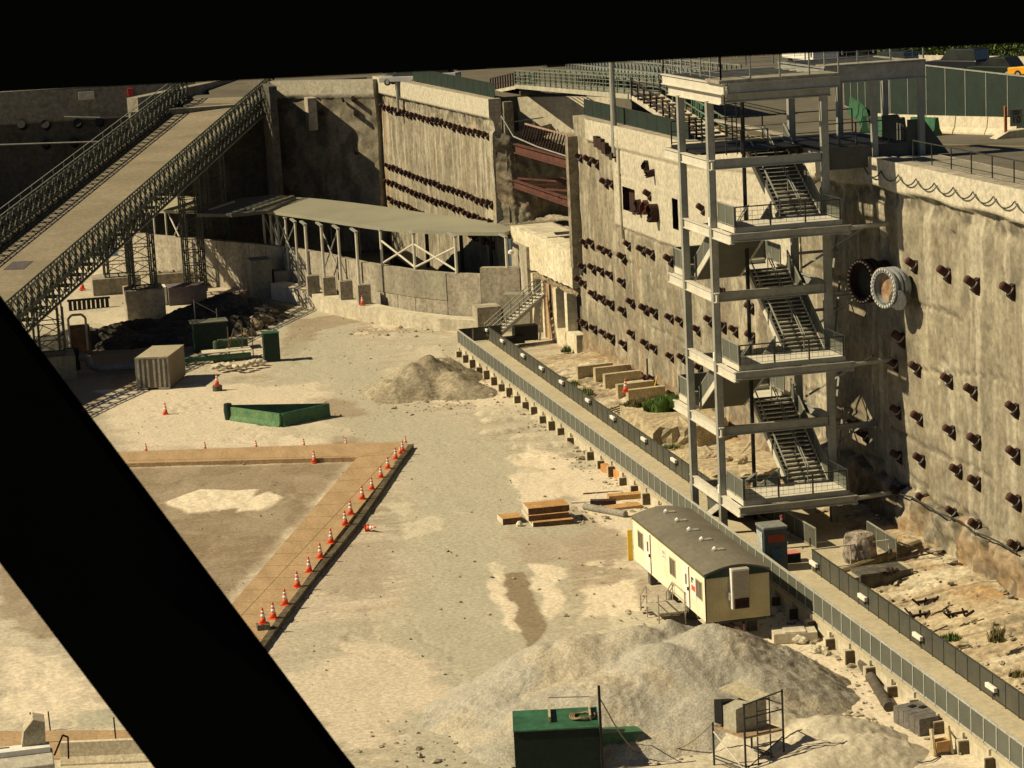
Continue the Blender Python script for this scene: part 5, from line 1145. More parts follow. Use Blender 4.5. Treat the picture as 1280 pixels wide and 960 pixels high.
for y in (103, 106, 109, 112.5):
    for x in (31.9, 33.9): b = MB(); b.box(x-.2, x+.2, y-.2, y+.2, .0, .78); b.build('block', concrete_dark, tr)
b = MB(); b.box(ax0+.15, ax1-.15, ay0+.1, ay1-.1, .78, .94); b.build('chassis', steel_dark, tr)
b = MB(); b.bar((32.9, ay0-.9, .5), (32.5, ay0+.5, .75), .12); b.bar((32.9, ay0-.9, .5), (33.3, ay0+.5, .75), .12); b.tube((32.9, ay0-.9, .5), (32.95, ay0-.7, .9), .05); b.build('tow_bar', rust, tr)
b = MB(); P = G(792, 718, .9); b.box(31.05, 31.3, 113.93, 114.0, .9, 2.5); b.build('yellow_board', yellow, tr)
t = thing('trailer_steps', 'small timber and metal steps with tube handrails below the near trailer door', 'steps', (30.5, 106, 0))
b = MB(); b.box(29.9, 31.3, 104.9, 106.9, .62, .72); b.build('platform', M('weathered plank', (.40, .36, .27)), t)
for k in range(3): b = MB(); b.box(29.9, 31.3, 106.92+k*.32, 107.22+k*.32, .42-k*.2, .48-k*.2); b.build('step', concrete_pale, t)
for x in (29.95, 31.25):
    b = MB(); b.path([(x, 108.0, 0), (x, 108.0, .8), (x, 106.9, 1.6), (x, 104.9, 1.6), (x, 104.9, 0)], .035); b.path([(x, 107.9, .4), (x, 106.9, 1.15), (x, 104.9, 1.15)], .025); b.path([(x, 106.9, 0), (x, 106.9, 1.6)], .03); b.build('hand_rail', M('tube rail', (.40, .35, .26), rough=.5), t)

# ------------------------------------------------------------------ shipping container
ct = thing('shipping_container', 'small weathered grey shipping container with ribbed doors, open ground around it', 'container', (12.6, 180.7, 0), rz=0)
C0 = Vector((11.25, 178.9, 0)); cu_ = Vector((2.2, -.68, 0)).normalized(); cv_ = Vector((.33, .944, 0)).normalized(); W_, L_, HH = 2.42, 5.1, 2.42
def cp(a, c, z): return C0+cu_*a+cv_*c+Vector((0, 0, z))
cmat = M('container paint', (.36, .355, .31), (.22, .215, .18), .9, rough=.6, fine=.25, bscale=4); cside = M('container side', (.24, .19, .13), (.18, .145, .10), .8, rough=.7, fine=.15)
b = MB(); b.hexa([cp(0, 0, .12), cp(W_, 0, .12), cp(W_, L_, .12), cp(0, L_, .12), cp(0, 0, HH), cp(W_, 0, HH), cp(W_, L_, HH), cp(0, L_, HH)]); b.build('shell', cside, ct)
b = MB(); b.hexa([cp(-.02, -.02, HH), cp(W_+.02, -.02, HH), cp(W_+.02, L_, HH), cp(-.02, L_, HH), cp(-.02, -.02, HH+.06), cp(W_+.02, -.02, HH+.06), cp(W_+.02, L_, HH+.06), cp(-.02, L_, HH+.06)]); b.build('roof', M('container roof', (.42, .37, .25), (.33, .28, .19), .8, rough=.7), ct)
for k in range(2):
    b = MB(); a0 = .06+k*W_/2; a1 = a0+W_/2-.12; pr2 = []
    n = 3
    for i in range(n):
        x0 = a0+(a1-a0)*i/n; w2 = (a1-a0)/n
        b.hexa([cp(x0+.02, -.10, .22), cp(x0+w2*.5, -.10, .22), cp(x0+w2*.5, -.01, .22), cp(x0+.02, -.01, .22), cp(x0+.02, -.10, HH-.1), cp(x0+w2*.5, -.10, HH-.1), cp(x0+w2*.5, -.01, HH-.1), cp(x0+.02, -.01, HH-.1)])
    b.build('door', cmat, ct)
b = MB()
for a in (0, W_): b.bar(cp(a, -.03, .0), cp(a, -.03, HH+.05), .12)
b.bar(cp(0, -.03, HH), cp(W_, -.03, HH), .12); b.bar(cp(0, -.03, .12), cp(.8, -.03, .12), .14); b.bar(cp(1.6, -.03, .12), cp(W_, -.03, .12), .14); b.build('frame', cmat, ct)

# ------------------------------------------------------------------ plywood mats, timber edge
def mat_poly(name, label, px, z, th, mt=ply, step=1.25):
    q = [G(x, y, z) for x, y in px]; b = MB(); b.extr(q, (0, 0, -th)); c = sum(q, Vector())/len(q)
    return single(name, b, mt, label, 'ground mat', loc=tuple(c))
NEAR = G(300, 848, .28)
matA = mat_poly('plywood_track', 'long orange plywood track running down beside the row of cones to the left foreground', [(512, 556), (447, 571), (240, 813), (318, 815), (420, 672), (505, 566)], .26, .30)
matB = mat_poly('plywood_track', 'orange plywood track lying across the pit along the far row of cones', [(446, 571.5), (512, 555.8), (505, 552), (60, 568), (60, 582)], .265, .31)
matC = mat_poly('plywood_track', 'orange plywood track at the bottom left corner, behind the striped barrier', [(-40, 914), (185, 912), (230, 948), (-40, 948)], .06, .06)
b = MB()
for k, (p0, p1) in enumerate((((160, 578), (444, 572.5)),)):
    a, c = G(*p0, .14), G(*p1, .14); b.bar(a, c, .06, .26)
single('plywood_edge', b, M('brown edge', (.22, .13, .055)), 'brown edge boards along the front of the far plywood track', 'boards', loc=tuple(G(300, 575, .1)))
seam = M('seam', (.22, .15, .07)); b = MB()
for (x0, y0), (x1, y1) in (((497, 560), (262, 812)), ((470, 566), (420, 573)),):
    b.bar(G(x0, y0, .262), G(x1, y1, .262), .03, .01)
for k in range(16):
    t_ = k/16; a = G(447+(240-447)*t_, 571+(813-571)*t_, .263); c = G(505+(318-505)*t_**1.02, 566+(815-566)*t_, .263); b.bar(a, c, .025, .008)
o = b.build('board_seams', seam, None); o.parent = matA; o.location = -matA.location
b = MB(); pts = [G(x, y, .13) for x, y in ((322, 818), (352, 774), (382, 735), (412, 697), (442, 660), (470, 621), (496, 582), (514, 558))]
for i in range(len(pts)-1): b.bar(pts[i]+Vector((random.uniform(-.03, .03), 0, 0)), pts[i+1], .34, .26+random.uniform(-.03, .05))
single('timber_edge', b, timber, 'dark heavy timbers laid end to end along the right side of the plywood track', 'timbers', loc=tuple(pts[3]))

# ------------------------------------------------------------------ cones
def cone_proto():
    t = thing('traffic_cone', 'x', 'traffic cone', (0, 0, 0), group='orange traffic cones')
    b = MB(); b.box(-.19, .19, -.19, .19, 0, .035); b.build('base', orange, t, bevel=.01)
    b = MB(); b.lathe((0, 0, .035), [(.155, 0), (.105, .26)], 14); b.build('lower_cone', orange, t, True)
    b = MB(); b.lathe((0, 0, .295), [(.105, 0), (.082, .15)], 14); b.lathe((0, 0, .505), [(.074, 0), (.058, .10)], 14); b.build('white_bands', white, t, True)
    b = MB(); b.lathe((0, 0, .445), [(.082, 0), (.074, .06)], 14); b.lathe((0, 0, .605), [(.058, 0), (.035, .14), (.0, .145)], 14); b.build('tip', orange, t, True)
    return t
cone0 = cone_proto(); used_cone = [0]
def cone(x, y, z, label, s=1.0, P=None):
    P = P or G(x, y, z)
    if not used_cone[0]: cone0.location = P; cone0['label'] = label; used_cone[0] = 1; o = cone0; cone0.scale = (s, s, s); cone0.rotation_euler = (0, 0, .2); return cone0
    o = copy_thing(cone0, P, random.uniform(-.8, .8), label); o.scale = (s, s, s); return o
c1 = [(342, 773), (356.6, 756), (371.9, 733.5), (386.6, 715), (400.6, 697.5), (414, 678.8), (431.6, 656), (438.4, 643), (453, 624), (465, 611.6), (476.3, 596.9), (485, 585.6), (494.7, 573.8), (503.4, 564.8)]
nm = ['second', 'third', 'fourth', 'fifth', 'sixth', 'seventh', 'eighth', 'ninth', 'tenth', 'eleventh', 'twelfth', 'thirteenth', 'fourteenth', 'fifteenth']
P = G(329.4, 786, .25); b = MB(); b.box(P.x-.32, P.x+.3, P.y-.3, P.y+.25, .24, .52); single('cone_block', b, M('mossy block', (.20, .20, .13), (.09, .09, .06)), 'small mossy block under the nearest cone of the timber row', 'block', loc=tuple(P))
cone(0, 0, 0, 'traffic cone nearest the viewer in the timber row, standing on a mossy block', 1.08, Vector((P.x, P.y-.02, .52)))
for k, (x, y) in enumerate(c1): cone(x, y, .26, 'upright cone, %s from the near end of the row beside the dark timbers' % nm[k], 1.12 if k < 9 else 1.0)
cone(507, 556, .02, 'traffic cone at the very far corner behind the end of the timber row', .8); cone(500.5, 567, .26, 'small dark cone tucked between two others near the far end of the timber row', .75)
o = cone(458.5, 660, .17, 'traffic cone lying on its side, right of the dark timbers', 1.0); o.rotation_euler = (R(78), 0, R(35))
far = [(182.8, 566), (256.6, 564), (320.3, 562), (380, 560), (432.8, 558.5)]
for k, (x, y) in enumerate(far): cone(x, y, .05, 'cone behind the far plywood track, %s from the left' % ['first', 'second', 'third', 'fourth', 'fifth'][k], .85)
cone(393, 578, .02, 'cone standing alone in front of the far plywood track', 1.05); cone(207, 518, .02, 'cone standing alone on open ground in front of the grey container', 1.15)
cone(453, 381, 1.35, 'cone on the pale ledge beside a column of the curved wall', 1.1); cone(306, 371, .6, 'cone beside the dark block at the curved wall bend', 1.0)
cone(103, 362, .05, 'distant cone on the sunlit ground beyond the ramp bridge', 1.6); 
P = G(272, 489, .0); b = MB(); b.lathe((P.x, P.y, 0), [(.36, 0), (.36, .42), (.30, .46)], 14); single('rubber_drum', b, M('grey drum', (.10, .095, .065)), 'short dark drum with a cone on it, right of the grey container', 'drum', loc=tuple(P))
cone(0, 0, 0, 'cone on top of the short dark drum right of the grey container', 1.15, Vector((P.x, P.y, .47)))
P = G(782, 489, 1.6); cone(0, 0, 0, 'red cone with white band on the rock ledge below the left wall', 1.2, Vector((P.x, P.y, 1.55)))

# ------------------------------------------------------------------ green skip boxes and sheds
def jersey(name, label, A, B, h, w0, w1, mt, cat='barrier', group=None, cap=True):
    A = Vector(A); B = Vector(B); d = (B-A).normalized(); n = Vector((-d.y, d.x, 0))
    prof = [(-w0, 0), (w0, 0), (w0, h*.1), (w0*.55, h*.38), (w1, h), (-w1, h), (-w0*.55, h*.38), (-w0, h*.1)]
    b = MB(); b.extr([A+n*u_+Vector((0, 0, v_)) for u_, v_ in prof], B-A); return b
tl, tf, tr_ = G(288, 525, 0), G(351, 534, 0), G(412, 521, 0)
t = thing('green_trough', 'low triangular enclosure of green painted walls on open ground', 'enclosure', tuple(tf))
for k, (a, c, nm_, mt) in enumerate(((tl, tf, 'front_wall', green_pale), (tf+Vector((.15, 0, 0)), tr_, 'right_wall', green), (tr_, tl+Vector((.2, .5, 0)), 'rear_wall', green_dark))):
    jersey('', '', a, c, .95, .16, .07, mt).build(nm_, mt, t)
b = MB(); b.lathe((tl.x-.1, tl.y+.1, 0), [(.25, 0), (.32, .7), (.28, 1.15), (.1, 1.2)], 10); b.build('rounded_end', green_dark, t)
b = MB(); b.prism([(tl.x+.6, tl.y), (tf.x, tf.y+.4), (tr_.x-.8, tr_.y), (tl.x+1, tl.y+.3)], .02, .12); b.build('inner_floor', green_dark, t)
P0, P1 = G(244, 441, 0), G(288, 440, 0)
t = thing('green_shed', 'dark green steel box in the bridge shade, antenna poles behind it', 'steel box', tuple(P0))
b = MB(); b.box(P0.x, P1.x, P0.y-.2, P0.y+1.6, 0, 2.35); b.build('box', green_dark, t); b = MB(); b.box(P0.x-.2, P1.x+.1, P0.y-.3, P0.y+1.7, 2.35, 2.45); b.build('lid', M('dull lid', (.12, .13, .09)), t)
b = MB(); b.bar((P0.x+.3, P0.y+1, 2.4), (P0.x+.3, P0.y+1, 4.2), .06); b.bar((P0.x+.4, P0.y+1, 4.0), (P0.x+2.1, P0.y+1.3, 2.9), .05); b.bar((P0.x+2.1, P0.y+1.3, 2.4), (P0.x+2.1, P0.y+1.3, 3.3), .07); b.build('poles', steel, t)
P = G(341, 452, 0); t = thing('green_cabinet', 'upright dark green cabinet at the right end of the sandbags', 'cabinet', tuple(P))
b = MB(); b.box(P.x-.62, P.x+.62, P.y-.1, P.y+.9, 0, 2.25); b.build('body', green_dark, t); b = MB(); b.box(P.x-.66, P.x+.66, P.y-.14, P.y+.94, 2.25, 2.31); b.build('top', green, t)
P = G(268, 455, 0); t = thing('work_bench', 'low pale board table with green trough under it, left of the green cabinet', 'work bench', (P.x+1.5, P.y+1, 0))
b = MB(); b.box(P.x-.8, P.x+3.1, P.y+.5, P.y+2.1, .75, .82); b.build('top', concrete_pale, t); b = MB(); b.box(P.x-3.8, P.x+3.0, P.y+.5, P.y+.9, .2, .55); b.build('trough', green, t)
b = MB()
for x in (P.x+2.5, P.x+3.3, P.x+1.4): b.bar((x, P.y+1.6, 0), (x, P.y+1.6, 2.6), .07)
b.bar((P.x+1.0, P.y+1.7, 1.5), (P.x+3.4, P.y+1.7, 1.5), .07); b.bar((P.x+1.4, P.y+1.7, .8), (P.x+1.9, P.y+1.7, 2.4), .07); b.bar((P.x+2.4, P.y+1.7, .8), (P.x+1.9, P.y+1.7, 2.4), .07); b.build('frame', M('rusty frame', (.26, .20, .12)), t)
b = MB(); b.lathe((P.x+.4, P.y+2.1, .8), [(.2, 0), (.2, .6), (.1, .7)], 8); b.box(P.x+.6, P.x+3, P.y+2.2, P.y+2.6, .82, 1.5, 0); b.build('canister', M('dull green', (.06, .11, .07)), t)
sbm = M('sandbag', (.62, .57, .43), (.45, .41, .30), 2, bump=.03, fine=.2); sb0 = None
for k in range(26):
    u_ = k/25; x = 268+60*u_; y = 459-6*u_-2*math.sin(u_*9); P = G(x, y, .1+.22*(k % 3))
    if sb0 is None:
        bm = bmesh.new(); bmesh.ops.create_uvsphere(bm, u_segments=10, v_segments=7, radius=.5)
        for v in bm.verts: v.co = Vector((v.co.x*.80, v.co.y*.5, v.co.z*.36+.05*math.sin(v.co.x*9)))
        me = bpy.data.meshes.new('sandbag'); bm.to_mesh(me); bm.free(); me.materials.append(sbm); me.polygons.foreach_set('use_smooth', [True]*len(me.polygons))
        sb0 = bpy.data.objects.new('sandbag', me); COL.objects.link(sb0); tag(sb0, 'white sandbag in the long heap at the foot of the green cabinet', 'sandbag', 'white sandbags heaped beside the green cabinet'); o = sb0
    else: o = sb0.copy(); COL.objects.link(o)
    o.location = P; o.rotation_euler = (random.uniform(-.3, .3), random.uniform(-.3, .3), random.uniform(0, 3))
# pipes, boxes in the bridge shade
t = thing('water_pipe', 'thick grey pipe with an elbow lying in the shade left of the container', 'pipe', (9, 187.3, .4))
b = MB(); b.tube((8.9, 187.2, .45), (14.5, 186.4, .45), .28, 12); b.build('barrel', M('grey pipe', (.20, .21, .20)), t); b = MB(); b.path([(8.95, 187.2, .45), (8.3, 187.5, .7), (8.1, 187.6, 1.35), (7.5, 187.8, 1.4)], .30, 12); b.build('elbow', M('grey pipe', (.2, .21, .2)), t)
b = MB(); b.box(7.3, 8.9, 196.9, 198.6, 0, 2.3); single('rusty_tank', b, M('rusty tank', (.20, .12, .06), (.10, .06, .035)), 'rusty square tank in shade behind the left concrete pier', 'tank', loc=(8, 197.7, 0))
b = MB(); b.path([(7.2, 196.8, .3), (7.2, 196.8, 3.1), (7.5, 196.8, 3.4), (8.3, 196.8, 3.4), (8.6, 196.8, 3.1), (8.6, 196.8, .4)], .10, 8); single('bent_pipe', b, steel, 'inverted U of pipe standing beside the rusty tank', 'pipe', loc=(7.8, 196.8, .3))
b = MB(); b.box(6.4, 7.6, 190.0, 191.0, 0, 1.7); single('dark_cabinet', b, black, 'black cabinet at the right side of the left concrete pier', 'cabinet', loc=(7, 190.5, 0))
b = MB()
for i in range(9): b.box(8.3+i*.42, 8.6+i*.42, 222.2, 222.6, 0, .95)
b.box(8.2, 12.1, 222.4, 222.5, .8, 1.0); single('block_row', b, black, 'row of small dark blocks on the sunlit ground beyond the bridge', 'blocks', loc=(10, 222.4, 0))
b = MB(); b.box(15.6, 17.2, 220.6, 222.6, 0, 1.7); single('white_crate', b, white, 'white crate behind the rubble mound', 'crate', loc=(16.4, 221.6, 0))
b = MB(); b.box(17.3, 20.8, 219.8, 222.4, 0, 1.7); single('grey_crate', b, M('mauve crate', (.17, .14, .14)), 'wide mauve grey crate behind the rubble mound', 'crate', loc=(19, 221, 0))
rb = M('brown rubble', (.30, .24, .15), (.14, .11, .07), 3, bump=.05, fine=.4)
def boulder(P, r, label, cat='boulder', mt=rb, flat=.7, seed=1, group=None):
    bm = bmesh.new(); bmesh.ops.create_icosphere(bm, subdivisions=3, radius=1); rn = random.Random(seed); ph = [rn.uniform(0, 6) for _ in range(6)]
    for v in bm.verts:
        q = v.co; f = 1+.22*math.sin(q.x*3+ph[0])*math.sin(q.y*3.4+ph[1])+.16*math.sin(q.z*5+ph[2]+q.x*4)+.06*rn.uniform(-1, 1); v.co = Vector((q.x*f, q.y*f*.9, max(-.35, q.z*f*flat)))*r
    me = bpy.data.meshes.new('boulder'); bm.to_mesh(me); bm.free(); me.materials.append(mt); o = bpy.data.objects.new('boulder', me); COL.objects.link(o); o.location = P; return tag(o, label, cat, group)
for k, (x, y, r) in enumerate(((318, 408, .8), (327, 401, 1.0), (312, 416, .6), (336, 394, .8))):
    boulder(G(x, y, .3), r, ['brown boulder behind the green cabinet, left of the biggest', 'biggest brown boulder between the rubble mound and the green cabinet', 'small brown boulder nearest the green cabinet', 'brown boulder farthest up the rubble line, at the shadow edge'][k], seed=k)
# ------------------------------------------------------------------ steel plate stacks, pipes, planks
t = thing('plate_stack', 'stack of rusty orange steel plates with white ends on open ground', 'plate stack', (30, 127.2, 0))
pl_ = M('rusty plate', (.50, .30, .12), (.38, .21, .08), 1.5, fine=.25, rough=.7); pe = M('white end', (.66, .60, .46)); pd = M('plate side', (.17, .09, .045), (.09, .05, .03), 2)
def rbox(x0, y0, L, D, z0, h, rz, name, mts, root):
    b = MB(); c, s = math.cos(rz), math.sin(rz); f = lambda a, d, z: (x0+a*c-d*s, y0+a*s+d*c, z)
    b.hexa([f(0, 0, z0), f(L, 0, z0), f(L, D, z0), f(0, D, z0), f(0, 0, z0+h), f(L, 0, z0+h), f(L, D, z0+h), f(0, D, z0+h)]); b.m = [1, 0, 1, 1, 1, 2]; return b.build(name, mts, root)  # front and right faces dark: their shade is set in the plate colour
rbox(28.85, 126.6, 2.35, 1.5, .62, .34, -.03, 'upper_plates', [pl_, pd, pe], t); rbox(28.8, 126.4, 2.3, 2.0, .3, .30, -.04, 'middle_plates', [pl_, pd, pe], t); rbox(28.95, 126.0, 2.3, 2.2, .0, .29, -.05, 'lower_plates', [pl_, pd, pe], t)
t = thing('plate_stack', 'small low orange plate and white lump at the left of the big stack', 'plate stack', (28, 127.5, 0)); rbox(27.5, 127.2, 1.15, 1.2, .05, .32, .04, 'plates', [pl_, pd, pe], t)
b = MB(); b.lathe((28.3, 126.6, 0), [(.16, 0), (.2, .15), (.1, .3)], 8); b.build('white_lump', pe, t)
b = MB(); b.tube(G(731, 633, .17), G(782, 643, .17), .2, 14); single('concrete_pipe', b, M('grey pipe2', (.28, .26, .21)), 'grey pipe lying behind the roof of the white office trailer', 'pipe', loc=tuple(G(756, 638, .1)))
b = MB(); b.tube(G(1078, 829, .2), G(1111, 884, .2), .22, 14); single('dark_pipe', b, M('dark pipe', (.12, .10, .075), (.07, .06, .045)), 'dark pipe lying beside the near end of the walkway', 'pipe', loc=tuple(G(1095, 857, .1)))
for k, (x0, y0, x1, y1, w_, h_, mt) in enumerate(((738, 629, 770, 628, .5, .35, rust_dark), (760, 622, 806, 618, .7, .30, pl_), (757, 636, 800, 631, .9, .18, pl_), (714, 628, 742, 627, .2, .08, concrete_pale), (755, 584, 782, 596, .45, .5, M('orange beam', (.55, .26, .09))), (729, 617, 776, 614, .1, .06, pd))):
    b = MB(); b.bar(G(x0, y0, h_/2), G(x1, y1, h_/2), w_, h_); single('scrap_beam', b, [mt], ['dark rusty beam left of the orange channel', 'orange steel channel lying against the walkway kerb', 'flat orange plate in front of the channel', 'thin pale plank beside the rusty beam', 'bright orange beam propped on the walkway piers', 'thin brown rod behind the channel'][k], 'scrap steel', loc=tuple(G(x0, y0, 0)))
# black stack of blocks and the small crate
t = thing('block_pallet', 'strapped pallet of dark grey slabs beside the near end of the walkway', 'slab pallet', (35.4, 87, 0))
a = G(1117, 903, 0); dn = (G(1150, 921, 0)-a); un = dn.normalized(); sd = Vector((un.y*-1, un.x, 0)); sd = -sd if sd.x < 0 else sd
dg = M('dark grey slab', (.16, .15, .13), (.11, .10, .09), 2, rough=.7)
for i in range(5):
    w5 = dn.length/5; p = a+un*(w5*i); q = p+un*(w5*.94); wd = sd*2.25
    b = MB(); b.hexa([p, q, q+wd, p+wd, p+Vector((0, 0, .72)), q+Vector((0, 0, .72)), q+wd+Vector((0, 0, .72)), p+wd+Vector((0, 0, .72))]); b.build('slab', dg, t)
b = MB(); p = a+dn+sd*2.27-un*1.2; b.cbox((p.x, p.y, 0), .5, 1.1, .66, .3); b.build('loose_slab', dg, t)
b = MB()
for u_, v_ in ((.8, .9), (1.1, 1.3), (.5, .6)): p = a+un*u_+sd*v_; b.cbox((p.x, p.y, .72), .3, .2, .05, .4)
b.build('packing', black, t)
P = G(1176, 941, 0); t = thing('cable_spool', 'small broken wooden spool or crate with pale slats in front of the grey slabs', 'crate', tuple(P))
b = MB(); b.cbox((P.x, P.y, .12), .62, .5, .42, .1); b.build('core', pl_, t)
wood = M('pale wood', (.55, .46, .28), (.42, .34, .2))
for dx, h in ((-.36, 1.0), (.36, 1.05)): b = MB(); b.bar((P.x+dx, P.y-.2, 0), (P.x+dx*.95, P.y+.1, h), .09, .28); b.build('slat', wood, t)
b = MB(); b.bar((P.x+.38, P.y, .9), (P.x+1.0, P.y+.2, .05), .06); b.build('leaning_stick', wood, t)
b = MB(); b.path([G(1140, 951, .03), G(1152, 953, .03), G(1165, 951, .03), G(1176, 945, .03)], .025, 5); single('ground_cable', b, black, 'thin cable on the ground in front of the broken crate', 'cable', loc=tuple(G(1155, 951, 0)))

# ------------------------------------------------------------------ green dumpster, rope and scaffold in the foreground
yb = 88.2
Af = PY(644, 955, yb); Bf = Af+R0*4.15*.985; Bf = Vector((Bf.x, Bf.y, 0))
k_ = (PY(750, 955, yb)-Af); wd_ = k_.dot(R0); e1 = R0*wd_; e2 = F0*2.0; A0 = Vector((Af.x, Af.y, 0))
v_ = ray(645, 915); zt = (EYE+v_*((A0-EYE).dot(F0)/v_.dot(F0))).z
def gp_(a, c, z): return A0+e1*a+e2*c+Vector((0, 0, z))
x0, x1 = gp_(0, 0, 0).x, gp_(1, 0, 0).x
t = thing('green_tank', 'big dark green steel box with a bright green lid in the foreground', 'steel box', tuple(A0))
def gbx(a0, a1, c0, c1, z0, z1, z2, z3, nm_, mt): b = MB(); b.hexa([gp_(a0, c0, z0), gp_(a1, c0, z0), gp_(a1, c1, z0), gp_(a0, c1, z0), gp_(a0, c0, z1), gp_(a1, c0, z1), gp_(a1, c1, z2), gp_(a0, c1, z2)]); return b.build(nm_, mt, t)
gbx(0, 1, 0, 1, -.1, zt, zt+.1, 0, 'box', M('shaded green paint', (.006, .016, .010))); gbx(-.005, 1.005, -.02, 1.0, zt+.003, zt+.06, zt+.2, 0, 'lid', green)  # near-black box colour stands for its unlit front
gbx(.42, .445, .3, .95, zt+.1, zt+.34, zt+.42, 0, 'lifting_bar', M('beige bars', (.45, .38, .24))); gbx(.90, .92, .3, .95, zt+.1, zt+.34, zt+.42, 0, 'lifting_bar', MATS['beige bars'])
b = MB(); c = gp_(.82, .5, zt+.20)
for r_ in (.34, .42, .5):
    pts = [(c.x+r_*math.cos(i*math.pi/10), c.y+r_*.9*math.sin(i*math.pi/10), c.z+.04*math.sin(i)) for i in range(21)]; b.path(pts, .035, 5)
single('rope_coil', b, M('brown rope', (.25, .19, .10)), 'coil of brown hose lying on the bright green lid', 'hose', loc=tuple(c))
PB = gp_(1.02, -.03, 0); b = MB(); b.bar(PB, PB+Vector((0, 0, zt+1.75)), .09); single('steel_post', b, black, 'black post standing at the right corner of the green box', 'post', loc=tuple(PB))
b = MB(); q = [PY(x, y, yb+.6) for x, y in ((752, 917), (803, 914), (785, 935), (775, 941), (752, 945))]; b.extr(q, (0, .9, -.05)); single('green_wedge', b, green, 'pointed green steel wedge sticking out right of the foreground box', 'steel wedge', loc=tuple(q[0]))
b = MB(); pts = []
A_ = PB+Vector((0, 0, zt+1.25)); B_ = PY(824, 938, 88.5); C_ = PY(892, 902, 87.2)
for i in range(15): u_ = i/14; p = A_.lerp(B_, u_); pts.append(p+Vector((0, 0, -.9*math.sin(math.pi*u_)**1.2)))
for i in range(1, 13): u_ = i/12; p = B_.lerp(C_, u_); pts.append(p+Vector((0, 0, -.35*math.sin(math.pi*u_))))
b.path(pts, .03, 5); b.path([A_, gp_(.91, .6, zt+.9), gp_(.43, .6, zt+.95)], .025, 5); single('rope', b, M('rope', (.30, .26, .17)), 'sagging rope from the black post to the scaffold tower', 'rope', loc=tuple(A_))
b = MB(); b.bar((B_.x, B_.y, 0), (B_.x, B_.y, B_.z+.1), .07); b.bar((B_.x, B_.y, B_.z-.3), (B_.x+.35, B_.y-.3, .1), .06); single('rope_post', b, rust_dark, 'thin leaning post holding up the middle of the rope', 'post', loc=tuple(B_))
Pg = PY(863, 952, 87.4); b = MB(); b.extr([(Pg.x-.2, Pg.y, 0), (Pg.x+.25, Pg.y, 0), (Pg.x, Pg.y, Pg.z+.1)], (0, .3, 0)); single('green_tip', b, green, 'small green pointed piece left of the scaffold', 'steel piece', loc=tuple(Pg))
sx0, sx1, sy0, sy1 = 26.75, 29.05, 84.3, 86.5
zd = PY(935, 915, 84.4).z
sc = thing('scaffold', 'small black tube scaffold tower with plank deck in the foreground', 'scaffold', (sx0, sy0, 0))
tubes = M('black tube', (.03, .03, .028), rough=.5)
for x, y, top in ((sx0, sy0+1.1, .1), (sx1, sy1, 1.3), (sx0+1.3, sy0-.4, 1.5), (sx1, sy0, 1.6)):
    pass
cor = [(sx0, sy1), (sx0+.15, sy0+.3), (sx1, sy0), (sx1-.1, sy1)]
cor = [PY(891, 905, 86.3), PY(931, 922, 84.6), PY(979, 913, 85.0)]; A1, A2, A3 = cor; zd = (A1.z+A2.z+A3.z)/3
A4 = Vector((A1.x+A3.x-A2.x, A1.y+A3.y-A2.y, zd))
for p, top in ((A1, .15), (A2, 1.35), (A3, 1.6), (A4, 1.2)):
    b = MB(); b.tube((p.x, p.y, 0), (p.x, p.y, zd+top), .045, 8); b.build('standard', tubes, sc)
def tb(p, zp, q, zq, r_=.028, nm='ledger', mt=tubes): b = MB(); b.tube((p.x, p.y, zp), (q.x, q.y, zq), r_, 6); b.build(nm, mt, sc)
for z in (zd-1.2, zd-1.9, .3): tb(A1, z, A2, z); tb(A2, z, A3, z); tb(A4, z, A3, z)
tb(A2, zd+1.3, A3, zd+1.55); tb(A2, zd+.75, A3, zd+.8); tb(A3, zd+1.0, A4, zd+1.0)
for f_ in (.33, .66): m_ = A2.lerp(A3, f_); tb(m_, zd, m_, zd+1.4, nm='guard_post'); tb(m_, 0, m_, zd-.1, nm='frame_post')
tb(A1, zd-.2, A2, .2, .03, 'brace', steel_pale); tb(A2, .3, A3, zd-.3, .025, 'brace'); tb(A2, zd-.3, A3, .3, .025, 'brace')
for i in range(7): m1 = A2.lerp(A3, .33); m2 = A2.lerp(A3, .66); tb(m1, .3+i*.45, m2, .3+i*.45, .02, 'rung')
b = MB(); b.extr([(A1.x, A1.y, zd), (A2.x, A2.y, zd), (A3.x, A3.y, zd), (A4.x, A4.y, zd)], (0, 0, -.08)); b.build('deck', M('plank deck', (.34, .24, .15), (.25, .17, .1), 2), sc)
e1 = (A2-A1); e1.z = 0; e1.normalize(); e2 = (A3-A2); e2.z = 0; e2.normalize()
hb = thing('plywood_hut', 'small grey plywood hide with slanted lid on the scaffold deck', 'hut', (A1.x+.3, A1.y, zd))
def hp(a_, c_, z): return Vector((A1.x, A1.y, zd))+e1*a_+e2*c_+Vector((0, 0, z))
gp = M('grey ply', (.36, .34, .25), (.29, .27, .2), 1.5)
b = MB(); b.hexa([hp(.5, .1, 0), hp(1.25, .1, 0), hp(1.25, 1.5, 0), hp(.5, 1.5, 0), hp(.5, .1, .95), hp(1.25, .1, .95), hp(1.25, 1.5, 1.25), hp(.5, 1.5, 1.25)]); b.build('box', gp, hb)
b = MB(); b.hexa([hp(.05, .05, .15), hp(.06, .75, .15), hp(.5, .8, .15), hp(.5, .05, .15), hp(.05, .05, 1.1), hp(.06, .75, 1.0), hp(.5, .8, 1.05), hp(.5, .05, 1.1)]); b.build('dark_hood', black, hb)
